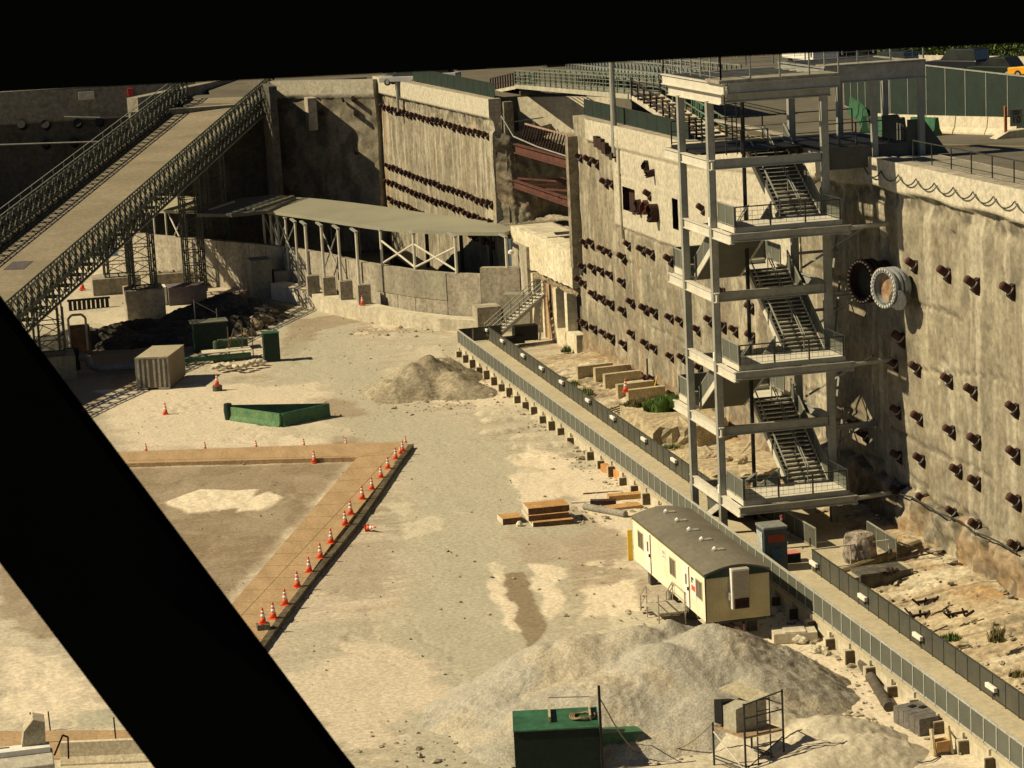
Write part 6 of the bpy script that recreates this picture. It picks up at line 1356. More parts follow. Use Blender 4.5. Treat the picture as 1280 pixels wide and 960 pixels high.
b = MB(); b.hexa([hp(.1, .25, 1.5), hp(1.2, .9, 1.05), hp(1.2, 1.7, 1.22), hp(.1, 1.1, 1.62), hp(.1, .25, 1.54), hp(1.2, .9, 1.09), hp(1.2, 1.7, 1.26), hp(.1, 1.1, 1.66)]); b.build('lid', M('pale lid', (.55, .48, .32)), hb)
b = MB(); b.cbox(tuple(hp(.35, .55, 0)), .5, .2, .35, .9); b.build('white_block', white, hb)

# ------------------------------------------------------------------ bottom left corner: poles, striped barrier, parked machine
for k, (x, y, yt) in enumerate(((42, 931, 890), (63, 914, 889), (146, 936, 896))):
    P = G(x, y, 0); q = PY(x, yt, P.y); b = MB(); b.tube(P, (P.x-.02, P.y, q.z), .035, 6); single('marker_pole', b, rust, ['thin rusty marker pole, leftmost of three', 'thin rusty marker pole, middle one behind the machine', 'thin rusty marker pole, rightmost beside the black beam'][k], 'pole', loc=tuple(P))
a = G(78, 958, 0); c = G(206, 955, 0); b = jersey('', '', (a.x, a.y+.3, 0), (c.x+1, c.y+.3, 0), .95, .3, .12, None)
t = thing('concrete_barrier', 'pale concrete barrier with tan diagonal stains behind the plywood at bottom left', 'barrier', tuple(a)); b.build('body', M('pale barrier', (.66, .58, .42), (.54, .46, .32)), t)
for k in range(2):
    xx = a.x+(c.x-a.x)*(.35+.28*k); b = MB(); b.box(xx, xx+.12, a.y-.02, a.y+.06, .1, .4); b.build('slot', black, t)
t = thing('parked_machine', 'pale boxy machine with canvas hood and cluttered top at the bottom left corner', 'machine', tuple(G(30, 975, 0)))
P = G(30, 985, 0); zx = P.x; zy = P.y
b = MB(); b.box(zx-3, zx+1.25, zy-2.0, zy, 0, 1.55); b.build('body', M('pale machine paint', (.50, .47, .38), (.36, .33, .26), 1.5), t, bevel=.05)
b = MB(); b.box(zx-2.8, zx+1.15, zy-.6, zy+.1, 1.56, 1.78); b.build('top_rail', white, t)
b = MB(); b.extr([(zx+.05, zy-.2, 1.7), (zx+1.0, zy-.2, 1.7), (zx+1.05, zy-.2, 2.7), (zx+.6, zy-.2, 2.85), (zx+.2, zy-.2, 2.4)], (0, 1.0, 0)); b.build('canvas_hood', M('canvas', (.44, .39, .27), (.3, .26, .18), 2), t)
b = MB(); b.box(zx-.55, zx+.75, zy-2.03, zy-2.0, .45, 1.2); b.build('side_window', glass_dark, t); b = MB(); b.box(zx-1.2, zx+.9, zy-2.04, zy-2.005, .2, .38); b.build('blue_stripe', M('blue stripe', (.05, .12, .3)), t)
b = MB(); b.bar((zx-1.2, zy, 1.75), (zx-.95, zy, 2.25), .15); b.path([(zx+1.3, zy, 1.2), (zx+1.7, zy, 2.0), (zx+1.9, zy, 1.9), (zx+1.85, zy, 1.0)], .04); b.build('lever', rust, t)

# ------------------------------------------------------------------ ledge blocks, planks and plants below the left wall
blk = M('broken kerb stone', (.52, .44, .28), (.36, .29, .18), 1.2, bump=.04, fine=.3)
for k, (x, y) in enumerate(((722, 468), (744, 470), (756, 478), (772, 491), (785, 498))):
    P = G(x, y, .9); b = MB(); b.extr([(P.x-.1, P.y-.5, .3), (P.x+2.6, P.y-.2, .8), (P.x+2.6, P.y-.2, 1.55), (P.x-.1, P.y-.5, 1.55)], (-.06, .42, 0))
    single('kerb_stone', b, blk, 'wedge shaped concrete stub below the left wall, %s from the far end' % ['first', 'second', 'third', 'fourth', 'fifth'][k], 'concrete stub', 'row of wedge shaped stubs', loc=tuple(P))
def rough_block(poly, z0, z1, name, label, seed, amp=.22):
    b = MB(); n = len(poly); per = []
    for i in range(n):
        a, c = Vector(poly[i]), Vector(poly[(i+1) % n]); m_ = max(1, int((c-a).length/.35))
        for j in range(m_): per.append(a.lerp(c, j/m_))
    c0 = sum((Vector(p) for p in poly), Vector((0, 0)))/n; rn = random.Random(seed); K = 6; nP = len(per)
    for k in range(K+1):
        for p in per:
            d = (p-c0).normalized(); e = rn.uniform(-1, 1)*amp*.5; b.v.append((p.x+d.x*e-(d.x*.25*(k/K)), p.y+d.y*e-(d.y*.25*(k/K)), z0+(z1-z0)*k/K+(rn.uniform(-.06, .06) if k == K else 0)))
    for k in range(K):
        for i in range(nP): b.f.append((k*nP+i, k*nP+(i+1) % nP, (k+1)*nP+(i+1) % nP, (k+1)*nP+i)); b.m.append(0)
    ct_ = len(b.v); b.v.append((c0.x, c0.y, z1+.05))
    for i in range(nP): b.f.append((K*nP+i, K*nP+(i+1) % nP, ct_)); b.m.append(1)
    return single(name, b, [blk, rock_mat], label, 'rock block', loc=(c0.x, c0.y, z0))
rough_block([(39.9, 147.5), (39.9, 139.6), (42.6, 138.9), (45.3, 140.5), (45.2, 148.5)], -.1, 1.9, 'rock_block', 'big squared block of old concrete with grass on top beside the walkway', 5)
rough_block([(40.3, 136.5), (40.2, 129.0), (43.0, 127.5), (45.4, 130), (45.3, 136.8)], -.1, 1.25, 'rock_block', 'lower broken concrete block just behind the stair tower', 8)
for k, (x, y, r) in enumerate(((887, 570, .7), (905, 575, .45), (925, 578, .5))):
    boulder(G(x, y, 1.3), r, ['rounded tan boulder seen through the tower columns', 'red brown boulder seen just right of the tower column', 'small boulder lying farthest right behind the lowest flight'][k], mt=rock_mat, seed=20+k)
def tuft(P, r, n, h, label, mt, seed=1, group=None, cat='plant', name='grass_clump'):
    rn = random.Random(seed); b = MB()
    for _ in range(n):
        a = rn.uniform(0, 6.28); q = r*math.sqrt(rn.random()); x, y = P[0]+q*math.cos(a), P[1]+q*math.sin(a)*.8; hh = h*rn.uniform(.5, 1)*(1-.5*q/r); l = rn.uniform(-.35, .35)*hh; l2 = rn.uniform(-.3, .3)*hh; w_ = .035
        c, s = math.cos(a*3), math.sin(a*3)
        b.poly([(x-w_*c, y-w_*s, P[2]), (x+w_*c, y+w_*s, P[2]), (x+l*.5+w_*.7*c, y+l2*.5+w_*.7*s, P[2]+hh*.6), (x+l, y+l2, P[2]+hh)])
    return single(name, b, mt, label, cat, group, loc=tuple(P))
tuft((42.6, 145.0, 1.9), 1.6, 3800, 1.25, 'dense green grass clump on top of the squared concrete block', M('grass', (.13, .22, .045), (.09, .15, .035), 2, fine=.3), 4)
tuft((41.3, 147.0, 1.85), 1.1, 900, .7, 'drier paler edge of grass beside the dense green clump', straw, 5)
for k, (x, y, r, h, z) in enumerate(((1246, 802, .35, 1.3, 1.2), (1188, 800, .5, .5, .7), (1272, 845, .4, .4, .8), (708, 440, .4, .8, .1), (716, 455, .4, .7, .2), (730, 492, .7, .7, .5), (715, 482, .6, .6, .4), (700, 475, .5, .5, .3), (1098, 843, .2, .6, .0), (840, 560, .5, .35, 1.2))):
    P = G(x, y, z); tuft(tuple(P), r, 160 if k else 90, h, ['tall thin weed on the rock ledge at the right edge', 'green weeds against the near dark fence', 'low brown weeds at the right edge of the ledge', 'small weed in front of the cream remnant, farther one', 'small dry weed in front of the cream remnant, nearer one', 'yellow green weeds below the third concrete stub', 'weeds along the fence left of the concrete stubs', 'sparse weeds by the fence, farthest up the walkway', 'small weed at a walkway pier near the dark pipe', 'weeds on the corner of the squared block'][k], straw if k in (2, 4, 0) else leaf, 30+k, name='weed')
b = MB(); rn = random.Random(9)
for i in range(7): P = G(775+i*4, 505+i*2.2, 1.0); b.bar((P.x-.9, P.y-.3, .75+.05*i % .2), (P.x+1.2, P.y+.6, 1.0), .12, .06)
single('plank_heap', b, timber, 'dark heap of old planks by the fence beside the squared block', 'planks', loc=tuple(G(790, 512, .8)))
b = MB()
P = W(820, 495); b.bar((P.x-.6, P.y, P.z-1.2), (P.x-.4, P.y+.5, P.z+2.6), .09); single('leaning_rod', b, rust_dark, 'dark rod leaning on the left wall above the grass', 'rod', loc=tuple(P))
b = MB(); P = W(832, 500); b.path([(P.x-.7, P.y, P.z-.6), (P.x-.8, P.y-.2, P.z+1.0), (P.x-.6, P.y-.3, P.z+1.8)], .05, 5); single('yellow_hose', b, yellow, 'yellow hose hanging beside the leaning rod', 'hose', loc=tuple(P))
for k, (x, y, s_) in enumerate(((1148, 770, .35), (1110, 716, .35), (1195, 768, .3), (1158, 752, .25))):
    P = G(x, y, 1.1); b = MB(); rn = random.Random(60+k)
    for i in range(7): q = P+Vector((rn.uniform(-.45, .45), rn.uniform(-.2, .2), 0)); b.bar(q-Vector((0, 0, .1)), q+Vector((rn.uniform(-.4, .4), rn.uniform(-.3, .3), s_*rn.uniform(.2, 1))), rn.uniform(.05, .12))
    b.bar((P.x-.5, P.y-.1, P.z+.05), (P.x+.6, P.y+.1, P.z+.05), .12, .1); single('scrap_pile', b, rust_dark, ['splintered scrap on the middle of the near rock ledge', 'small dark scrap near the mossy pipe', 'forked scrap farthest right on the rock ledge', 'tiny scrap just above the splintered pile'][k], 'scrap', loc=tuple(P))
# rubble between trailer and walkway
for k, (x, y, r) in enumerate(((1000, 800, .35), (1020, 812, .28), (1035, 806, .3), (735, 566, .3), (745, 560, .25), (727, 573, .22), (520, 492, .3), (567, 489, .3), (548, 492, .4), (586, 490, .35))):
    boulder(G(x, y, .1), r, ['pale rubble lump, largest of three behind the gravel heap', 'pale rubble lump in the middle of three behind the gravel heap', 'pale rubble lump touching the walkway pier behind the gravel heap', 'biggest stone in the gap between the walkway piers', 'stone nearest the walkway in the gap between piers', 'small stone left of the gap between piers', 'stone at the left toe of the dirt heap', 'flat stone at the right toe of the dirt heap', 'biggest stone in front of the dirt heap', 'stone farthest right of the dirt heap toe'][k], mt=concrete_pale if k < 3 else rb, seed=50+k)
b = MB(); P = G(985, 800, 0); b.cbox((P.x+.3, P.y, 0), 2.0, 1.1, .45, -.2); b.cbox((P.x+.3, P.y, .45), 1.0, 1.05, .06, -.2); single('pale_slab', b, concrete_pale, 'pale concrete slab between the trailer and the gravel heap', 'slab', loc=tuple(P))

# ------------------------------------------------------------------ people
def person(P, face, pose, label, mats, sc_=1.0):
    """one skinned body with tapered limbs, five-finger hands, a head with hair"""
    skin, top, legs, hair = mats
    V = []; E = []; Rr = []
    def n(p, r, par=None):
        V.append(Vector(p)); Rr.append(r)
        if par is not None: E.append((par, len(V)-1))
        return len(V)-1
    pel = n((0, 0, .93), .15); wa = n((0, 0, 1.08), .13, pel); ch = n((0, -.01, 1.28), .165, wa); sh = n((0, 0, 1.42), .11, ch); nk = n((0, 0, 1.50), .055, sh); hd = n((0, .01, 1.60), .085, nk); tp = n((0, .0, 1.70), .075, hd)
    for s in (-1, 1):
        hip = n((s*.09, 0, .88), .105, pel); kn = n((s*.11, .03, .48), .065, hip); an = n((s*.12, 0, .09), .04, kn); ft = n((s*.13, .15, .04), .035, an)
        s0 = n((s*.18, 0, 1.40), .06, sh); e = pose[0] if s < 0 else pose[1]; el = n(e[0], .045, s0); wr = n(e[1], .028, el); d = (Vector(e[1])-Vector(e[0])).normalized(); pm = n(Vector(e[1])+d*.06, .03, wr)
        for f_ in range(4): q = n(Vector(e[1])+d*.10+Vector(((f_-1.5)*.018, .012, 0)), .009, pm); n(Vector(e[1])+d*(.145+.01*(f_ in (1, 2)))+Vector(((f_-1.5)*.02, .03, 0)), .008, q)
        q = n(Vector(e[1])+d*.05+Vector((0, .035, 0)), .010, pm); n(Vector(e[1])+d*.085+Vector((0, .055, 0)), .008, q)
    me = bpy.data.meshes.new('body'); me.from_pydata(V, E, []); o = bpy.data.objects.new('body', me); COL.objects.link(o)
    sk = o.modifiers.new('skin', 'SKIN'); sub = o.modifiers.new('sub', 'SUBSURF'); sub.levels = 1; sub.render_levels = 1
    for v, r in zip(me.skin_vertices[0].data, Rr): v.radius = (r, r*.8 if r > .1 else r)
    me.skin_vertices[0].data[0].use_root = True
    dg_ = bpy.context.evaluated_depsgraph_get(); ev = bpy.data.meshes.new_from_object(o.evaluated_get(dg_)); bpy.data.objects.remove(o)
    for q in (skin, top, legs): ev.materials.append(q)
    for p in ev.polygons:
        c = p.center; p.material_index = 0 if (c.z > 1.49 or abs(c.x) > .30 and c.z < 1.0 and c.z > .6) else (2 if c.z < .96 and abs(c.x) < .26 else 1); p.use_smooth = True
    t = thing('person', label, 'person', tuple(P), face); t.scale = (sc_,)*3
    o = bpy.data.objects.new('body', ev); COL.objects.link(o); o.parent = t
    bm = bmesh.new(); bmesh.ops.create_uvsphere(bm, u_segments=12, v_segments=8, radius=.105)
    for v in bm.verts: v.co = Vector((v.co.x*.95, v.co.y*1.05-.015, v.co.z*.9+1.675)) if v.co.z > -.02 or v.co.y < 0 else Vector((v.co.x*.6, v.co.y*.3, v.co.z*.5+1.66))
    me = bpy.data.meshes.new('hair'); bm.to_mesh(me); bm.free(); me.materials.append(hair); h = bpy.data.objects.new('hair', me); COL.objects.link(h); h.parent = t
    b = MB()
    for s in (-1, 1): b.tube((s*.035, .075, 1.64), (s*.035, .098, 1.64), .012, 6)
    b.v = [(v[0]+t.location.x, v[1]+t.location.y, v[2]+t.location.z) for v in b.v]; b.build('eyes', black, t)
    b = MB(); b.tube((0, .085, 1.625), (0, .115, 1.605), .014, 6); b.tube((-.03, .08, 1.565), (.03, .08, 1.565), .010, 6); b.v = [(v[0]+t.location.x, v[1]+t.location.y, v[2]+t.location.z) for v in b.v]; b.build('nose_and_mouth', skin, t)
    return t
skinm = M('skin', (.42, .24, .15)); dk_cloth = M('dark jacket', (.025, .025, .028)); hairm = M('red hair', (.20, .04, .025))
person((39.0, 113.1, WZ), R(200), (((-.26, .05, 1.14), (-.22, .2, .96)), ((.26, .05, 1.14), (.22, .22, 1.0))), 'person in dark clothes with red hair standing in the shade beside the toilet booth', (skinm, dk_cloth, M('dark trousers', (.03, .03, .035)), hairm))
# ------------------------------------------------------------------ street on top of the wall
def strip(pts, w_, z, name, mt):
    b = MB()
    for a, c in zip(pts, pts[1:]):
        a = Vector(a); c = Vector(c); d = (c-a); d.z = 0; d.normalize(); n = Vector((-d.y, d.x, 0))*w_/2
        b.poly([a-n+Vector((0, 0, z)), c-n+Vector((0, 0, z)), c+n+Vector((0, 0, z)), a+n+Vector((0, 0, z))])
    return struct(b.build(name, mt))
def sz(Y): return 19.95 if Y < 118 else (19.95-(Y-118)/32*1.55 if Y < 150 else 18.4-(Y-150)*.004)
yl = M('road yellow', (.52, .36, .09), (.38, .27, .08), 2, fine=.2)
l1 = [(G(x, y, 19.6).x, 0, 0) for x, y in ()]
pts = [(G(x, y, 19.9).x, G(x, y, 19.9).y) for x, y in ((1330, 188), (1280, 184), (1180, 173), (1110, 167))]; pts = [(x, y, sz(y)) for x, y in pts]; pts += [(50.6, 134.0, sz(134)), (49.9, 142, sz(142)), (50.4, 152, sz(152)), (51.6, 168, sz(168))]
strip(pts, .16, .006, 'road_line', yl); strip([(x+.35, y, z) for x, y, z in pts[3:]], .14, .007, 'road_line', yl)
b = MB(); b.box(46.95, 49.2, 60, 117.0, 19.9, 20.07); struct(b.build('pavement', M('pavement', (.26, .24, .18), (.2, .18, .13), .5)))
b = MB(); b.box(46.9, 47.3, 119, 149, 19.9, 20.0); b.box(49.2, 49.35, 60, 117, 19.9, 20.08); struct(b.build('kerb', concrete))
fence('wall_top_rail', 'thin dark railing along the wall top at the right edge', (46.75, 66), (46.75, 113.6), 1.15, 2.35, None, steel_dark, 20.05, rw=.05)
fence('wall_top_fence', 'green mesh fence on the wall top left of the stair tower', (46.0, 149.5), (45.9, 175.5), 1.2, 2.4, M('green mesh', (.014, .028, .02), (.010, .020, .014), 1), steel_dark, 18.5, rw=.05)
fence('wall_top_fence', 'green mesh fence on top of the distant streaked wall', (44.7, 201), (43.2, 244.5), 1.3, 2.4, MATS['green mesh'], steel_dark, 18.3, rw=.05)
# jersey barriers
jb = M('cream barrier', (.60, .54, .40), (.46, .40, .28), 1.2, fine=.2)
def barrier(A, B, h, mt, label, grp):
    A = Vector((*A, sz(A[1]))); B = Vector((*B, sz(B[1]))); b = jersey('', '', A, B, h, .34, .10, mt)
    return single('road_barrier', b, mt, label, 'road barrier', grp, loc=tuple(A))
q = [(59.6, 128.9), (59.4, 132.6), (59.0, 136.4), (58.7, 140.3), (58.5, 144.2), (58.6, 148.4), (59.2, 152.5), (60.0, 156.6)]
nmq = ['nearest the speed sign', 'second from the speed sign', 'third from the speed sign', 'fourth from the speed sign', 'fifth from the speed sign', 'sixth from the speed sign', 'seventh from the speed sign, mostly hidden by the tower roof posts']
for k in range(5): barrier(q[k], (q[k+1][0], q[k+1][1]-.12), 1.05, jb, 'cream concrete road barrier, '+nmq[k], 'cream road barriers')
gl = ['green road barrier seen end on with scalloped foot, right of the tower roof posts', 'green road barrier just behind the right roof post', 'green road barrier behind the middle roof posts', 'green road barrier in the curved line, fourth from the right', 'green road barrier in the curved line, fifth from the right', 'green road barrier at the far end of the curved line']
gq = [((57.2, 135.2), (57.0, 138.6)), ((56.6, 139.0), (56.3, 142.8)), ((56.2, 144.5), (57.8, 148.2)), ((57.9, 148.6), (59.4, 152.6)), ((59.5, 153.0), (60.9, 157.2)), ((61.0, 157.6), (62.6, 163.5))]
for (a, c), L in zip(gq, gl): barrier(a, c, 1.1, green, L, 'green road barriers')
gq2 = [((50.6, 160.5), (51.6, 165.5)), ((51.7, 166), (53.2, 171)), ((53.3, 171.5), (55.2, 177)), ((55.3, 177.5), (57.6, 184)), ((57.8, 184.6), (60.6, 192))]
for k, (a, c) in enumerate(gq2): barrier(a, c, 1.5, green, 'green road barrier left of the tower, behind the footbridge stair, %s from the near end' % ['first', 'second', 'third', 'fourth', 'fifth'][k], 'green road barriers')
gm = M('dark green screen', (.020, .034, .024), (.014, .024, .017), .8)
fence('screen_fence', 'tall green screened fence with pale posts behind the cream barriers', (60.4, 126.0), (60.2, 150.0), 3.55, 3.0, gm, steel, 19.2, rw=.08)
fence('screen_fence', 'tall green screened fence continuing behind the tower roof', (60.2, 150.2), (63.8, 168.0), 3.4, 3.0, gm, steel, 18.4, rw=.08)
fence('screen_fence', 'lighter dusty end of the screened fence at the right edge', (59.6, 118.0), (60.3, 125.9), 3.4, 2.6, M('dusty screen', (.10, .12, .07), (.08, .09, .055), .8), steel, 19.6, rw=.08)
# speed sign
def text(s, size, loc, rot, mt, root, ext=.004, name='lettering'):
    c = bpy.data.curves.new('t', 'FONT'); c.body = s; c.size = size; c.extrude = ext; c.align_x = 'CENTER'; c.align_y = 'CENTER'
    o = bpy.data.objects.new('t', c); COL.objects.link(o); dg_ = bpy.context.evaluated_depsgraph_get(); me = bpy.data.meshes.new_from_object(o.evaluated_get(dg_)); bpy.data.objects.remove(o)
    me.materials.clear(); me.materials.append(mt); me.name = name; o = bpy.data.objects.new(name, me); COL.objects.link(o); o.parent = root; o.location = loc; o.rotation_euler = rot; return o
SP = PY(1270, 147, 127.2); t = thing('speed_sign', 'small square speed limit sign reading 10 on a rust post at the right edge', 'road sign', (SP.x, SP.y, sz(127)))
b = MB(); b.box(SP.x-.36, SP.x+.36, SP.y-.02, SP.y+.02, SP.z-.48, SP.z+.48); b.build('plate', M('sign plate', (.30, .29, .24)), t)
b = MB(); b.bar((SP.x-.62, SP.y+.05, sz(127)), (SP.x-.62, SP.y+.05, SP.z+.7), .14); b.bar((SP.x-.62, SP.y+.05, SP.z+.1), (SP.x+.5, SP.y+.05, SP.z+.1), .06); b.build('post', M('orange rust', (.38, .14, .05)), t)
rel = Vector((0, -.035, SP.z-sz(127)))
text('10', .55, rel+Vector((0, 0, -.14)), (R(90), 0, 0), black, t, name='number'); text('SPEED', .17, rel+Vector((0, 0, .34)), (R(90), 0, 0), black, t, name='word'); text('LIMIT', .17, rel+Vector((0, 0, .20)), (R(90), 0, 0), black, t, name='word')
b = MB(); P = Vector((58.6, 127.4, sz(127))); b.extr([(P.x-1.3, P.y-.4, P.z), (P.x+1.1, P.y-.4, P.z), (P.x+.7, P.y-.4, P.z+.45), (P.x-.5, P.y-.4, P.z+.4)], (0, .9, 0)); single('sand_bag_mound', b, jb, 'low pale concrete foot below the speed limit sign', 'concrete foot', loc=tuple(P))
t = thing('notice_board', 'large grey blank board on the fence above the speed sign', 'board', (60.0, 126.5, 20)); b = MB(); b.box(59.9, 61.6, 125.0, 125.1, 20.6, 22.6); b.build('board', M('grey board', (.13, .13, .09)), t); b = MB(); b.bar((60.1, 125.15, 19.5), (60.1, 125.15, 22.6), .08); b.build('post', steel, t)
b = MB(); b.box(65.5, 160, 150, 300, 18, 19.93); struct(b.build('far_road', road_mat))
b = MB(); b.box(67, 160, 150, 300, 19.0, 19.935); 
# vehicles
def car(P, rz, L, Wd, H, mt, label, name='parked_car', suv=False, taxi=False):
    t = thing(name, label, 'car', tuple(P), rz)
    hl, hw = L/2, Wd/2
    lo = .34; belt = H*.58
    b = MB(); prof = [(-hl, lo), (hl, lo), (hl, belt*.92), (hl*.55, belt), (-hl*.96, belt), (-hl, belt*.9)]
    b.extr([(-hw, a, z) for a, z in prof], (Wd, 0, 0)); b.build('body', mt, t, bevel=.06).location = (0, 0, 0)
    rf = -hl*.93 if suv else -hl*.72; b = MB()
    cab = [(rf, belt), (hl*.42, belt), (hl*.12, H), (rf+(.12 if suv else .55), H)]
    b.extr([(-hw*.9, a, z) for a, z in cab], (Wd*.9, 0, 0)); b.build('cabin', glass_dark, t, bevel=.04)
    b = MB(); b.box(-hw*.86, hw*.86, rf+(.15 if suv else .6), hl*.10, H-.01, H+.03); b.build('roof', mt, t, bevel=.01)
    for a in (-hl*.62, hl*.62):
        for s in (-1, 1): b = MB(); b.tube((s*hw*.80, a, .33), (s*hw*1.0, a, .33), .33, 16); wh = b.build('wheel', black, t); b = MB(); b.tube((s*hw*.98, a, .33), (s*hw*1.02, a, .33), .18, 10); b.build('rim', steel, wh)
    for s in (-1, 1): b = MB(); b.box(s*hw*.7-.12, s*hw*.7+.12, -hl-.02, -hl+.02, belt*.75, belt*.88); b.build('tail_light', M('tail light', (.4, .03, .02)), t)
    if taxi:
        b = MB(); b.extr([(-.12, .3, H+.03), (-.12, -.9, H+.03), (-.12, -.3, H+.55)], (.24, 0, 0)); s_ = b.build('roof_advert', white, t)
    for o in t.children:
        pass
    return t
def fixcar(t):     # parts were built in local coordinates: undo the world offset taken at build time
    for o in t.children:
        for v in o.data.vertices: v.co += t.location
        for g in o.children:
            for v in g.data.vertices: v.co += t.location
    return t
blk_car = M('black car paint', (.012, .012, .015), rough=.25, spec=.6, fine=.02)
fixcar(car(Vector((74.4, 171.6, 19.94)), R(28), 5.0, 1.95, 1.95, blk_car, 'big black sport utility car behind the screened fence, left of the dark sedan', suv=True))
fixcar(car(Vector((71.0, 177.0, 19.94)), R(28), 4.9, 1.9, 1.75, M('dark blue car', (.015, .02, .03), rough=.25, fine=.02), 'dark car parked farthest left behind the screened fence', suv=True))
fixcar(car(Vector((75.3, 166.2, 19.94)), R(28), 4.6, 1.85, 1.5, M('dark green car', (.015, .025, .018), rough=.25, fine=.02), 'low dark sedan between the big black car and the yellow taxi'))
fixcar(car(Vector((76.9, 162.2, 19.94)), R(28), 4.9, 1.9, 1.55, M('taxi yellow', (.75, .36, .03), (.65, .3, .02), 2, rough=.35, fine=.03), 'yellow orange taxi with white roof advert at the right edge', 'taxi', taxi=True))
fixcar(car(Vector((72.0, 190.0, 19.94)), R(35), 5.6, 2.2, 2.6, blk_car, 'tall dark van beside the white box truck, above the tower roof', 'parked_van', suv=True))
t = thing('box_truck', 'white box truck partly hidden by the tower roof railing', 'truck', (69.2, 190.5, 19.94))
b = MB(); b.box(68.0, 70.3, 188.0, 193.5, 19.94+.8, 19.94+3.4); b.build('box', white, t); b = MB(); b.box(68.1, 70.2, 186.2, 187.9, 19.94+.5, 19.94+2.3); b.build('cab', white, t)
for y in (187.2, 192):
    for x in (68.2, 70.1): b = MB(); b.tube((x-.1, y, 19.94+.4), (x+.1, y, 19.94+.4), .4, 12); b.build('wheel', black, t)
for k, (x, y, L) in enumerate(((505, 96, 'silver car far left above the streaked wall'), (546, 92, 'grey car beside the pale hoarding above the streaked wall'))):
    P = G(x, y+6, 18.2); fixcar(car(Vector((P.x, P.y, 17.9)), R(60), 4.6, 1.8, 1.5, M('silver paint', (.42, .42, .40), rough=.3, fine=.03), L))
# low wall, hedge, posts beyond the cars
b = MB(); b.hexa([(74.5, 187.5, 18), (84.5, 167.5, 18), (84.9, 167.7, 18), (74.9, 187.7, 18), (74.5, 187.5, 20.75), (84.5, 167.5, 20.75), (84.9, 167.7, 20.75), (74.9, 187.7, 20.75)]); single('low_wall', b, concrete_pale, 'low pale wall behind the parked cars', 'wall', loc=(79, 178, 18))
def hedge(A, B, w_, h, n, label, seed):
    rn = random.Random(seed); A = Vector(A); B = Vector(B); d = (B-A); u = d.normalized(); nn = Vector((-u.y, u.x, 0)); b = MB()
    for _ in range(n):
        p = A+d*rn.random()+nn*rn.uniform(-w_, w_)/2+Vector((0, 0, h*rn.random()**.6*(1-.2*rn.random()))); s = rn.uniform(.10, .22); a1 = Vector((rn.uniform(-1, 1), rn.uniform(-1, 1), rn.uniform(-1, 1))).normalized(); a2 = a1.cross(Vector((rn.random(), rn.random(), 1))).normalized()
        b.poly([p+a1*s, p+a2*s*.6, p-a1*s, p-a2*s*.6], 0 if rn.random() < .6 else 1)
    return single('hedge', b, [leaf, M('leaves light', (.14, .19, .05), (.09, .13, .035), 2)], label, 'hedge', loc=tuple(A))
hedge((76.6, 191.5, 19.9), (88.0, 170.5, 19.9), 3.0, 2.2, 9000, 'long green hedge beyond the low pale wall at top right', 4)
first = None
for i in range(14):
    f_ = i/13; P = Vector((79.0+11*f_, 196.5-19*f_, 19.9))
    if first is None:
        b = MB(); b.box(-.14, .14, -.14, .14, 0, 3.0); b.box(-.2, .2, -.2, .2, 3.0, 3.12); first = b.build('white_post', white); tag(first, 'white post in the row beyond the hedge at top right', 'post', 'white posts beyond the hedge'); o = first
    else: o = first.copy(); COL.objects.link(o)
    o.location = P; o.scale = (1, 1, 1 if i % 3 else 1.3)
b = MB(); P = G(1262, 100, 20); b.tube((80.5, 172.0, 18.5), (80.5, 172, 29), .2, 8); single('street_pole', b, steel_dark, 'dark street pole rising behind the yellow taxi', 'pole', loc=(80.5, 172, 18.5))
single('lawn', MB().hexa([(77, 200, 18.0), (96, 168, 18.0), (120, 180, 18.0), (96, 222, 18.0), (77, 200, 20.2), (96, 168, 20.2), (120, 180, 20.6), (96, 222, 20.6)]), M('lawn grass', (.11, .14, .045), (.07, .09, .03), .6), 'x', 'x')
o = bpy.data.objects['lawn']; del o['label']; del o['category']; o['kind'] = 'structure'
ppl = [person((80.6, 188.6, 20.9), R(150), (((-.28, .0, 1.14), (-.30, .1, .9)), ((.28, 0, 1.14), (.30, .1, .9))), 'person in blue top standing beyond the hedge at top right', (skinm, M('blue top', (.10, .13, .35)), M('grey trousers', (.2, .2, .2)), M('dark hair', (.03, .02, .015))))]
# footbridge over the notch with its stairs
fb = thing('footbridge', 'long railed footbridge crossing above the rock notch, stairs at both ends', 'footbridge', (47.6, 183, 19)); fgm = M('footbridge green grey', (.16, .19, .14), (.11, .13, .10), 1)
A_ = Vector((48.6, 205, 19.0)); B_ = Vector((47.4, 163.8, 20.55))
b = MB(); b.bar(A_, B_, 2.2, .16); b.build('deck', concrete_grey, fb)
b = MB(); b.bar(A_+Vector((-1.12, 0, -.02)), B_+Vector((-1.12, 0, -.02)), .08, .34); b.build('edge_beam', M('pale edge', (.42, .40, .30)), fb); b = MB(); b.bar(A_+Vector((1.12, 0, 0)), B_+Vector((1.12, 0, 0)), .08, .3); b.build('edge_beam', fgm, fb)
for off, hh in ((-1.1, 1.35), (1.1, 1.35)):
    b = MB(); o_ = Vector((off, 0, 0))
    for h in (.25, .5, .8, 1.08, hh): b.bar(A_+o_+Vector((0, 0, h)), B_+o_+Vector((0, 0, h)), .05, .045 if h < hh else .09)
    for i in range(21): p = A_.lerp(B_, i/20)+o_; b.bar(p, p+Vector((0, 0, hh)), .10)
    b.build('railing', fgm, fb)
b = MB()
for f_ in (.02, .98): p = A_.lerp(B_, f_); b = MB(); b.box(p.x-.9, p.x+.9, p.y-.25, p.y+.25, 17.5, p.z-.1); b.build('end_support', concrete_dark, fb)
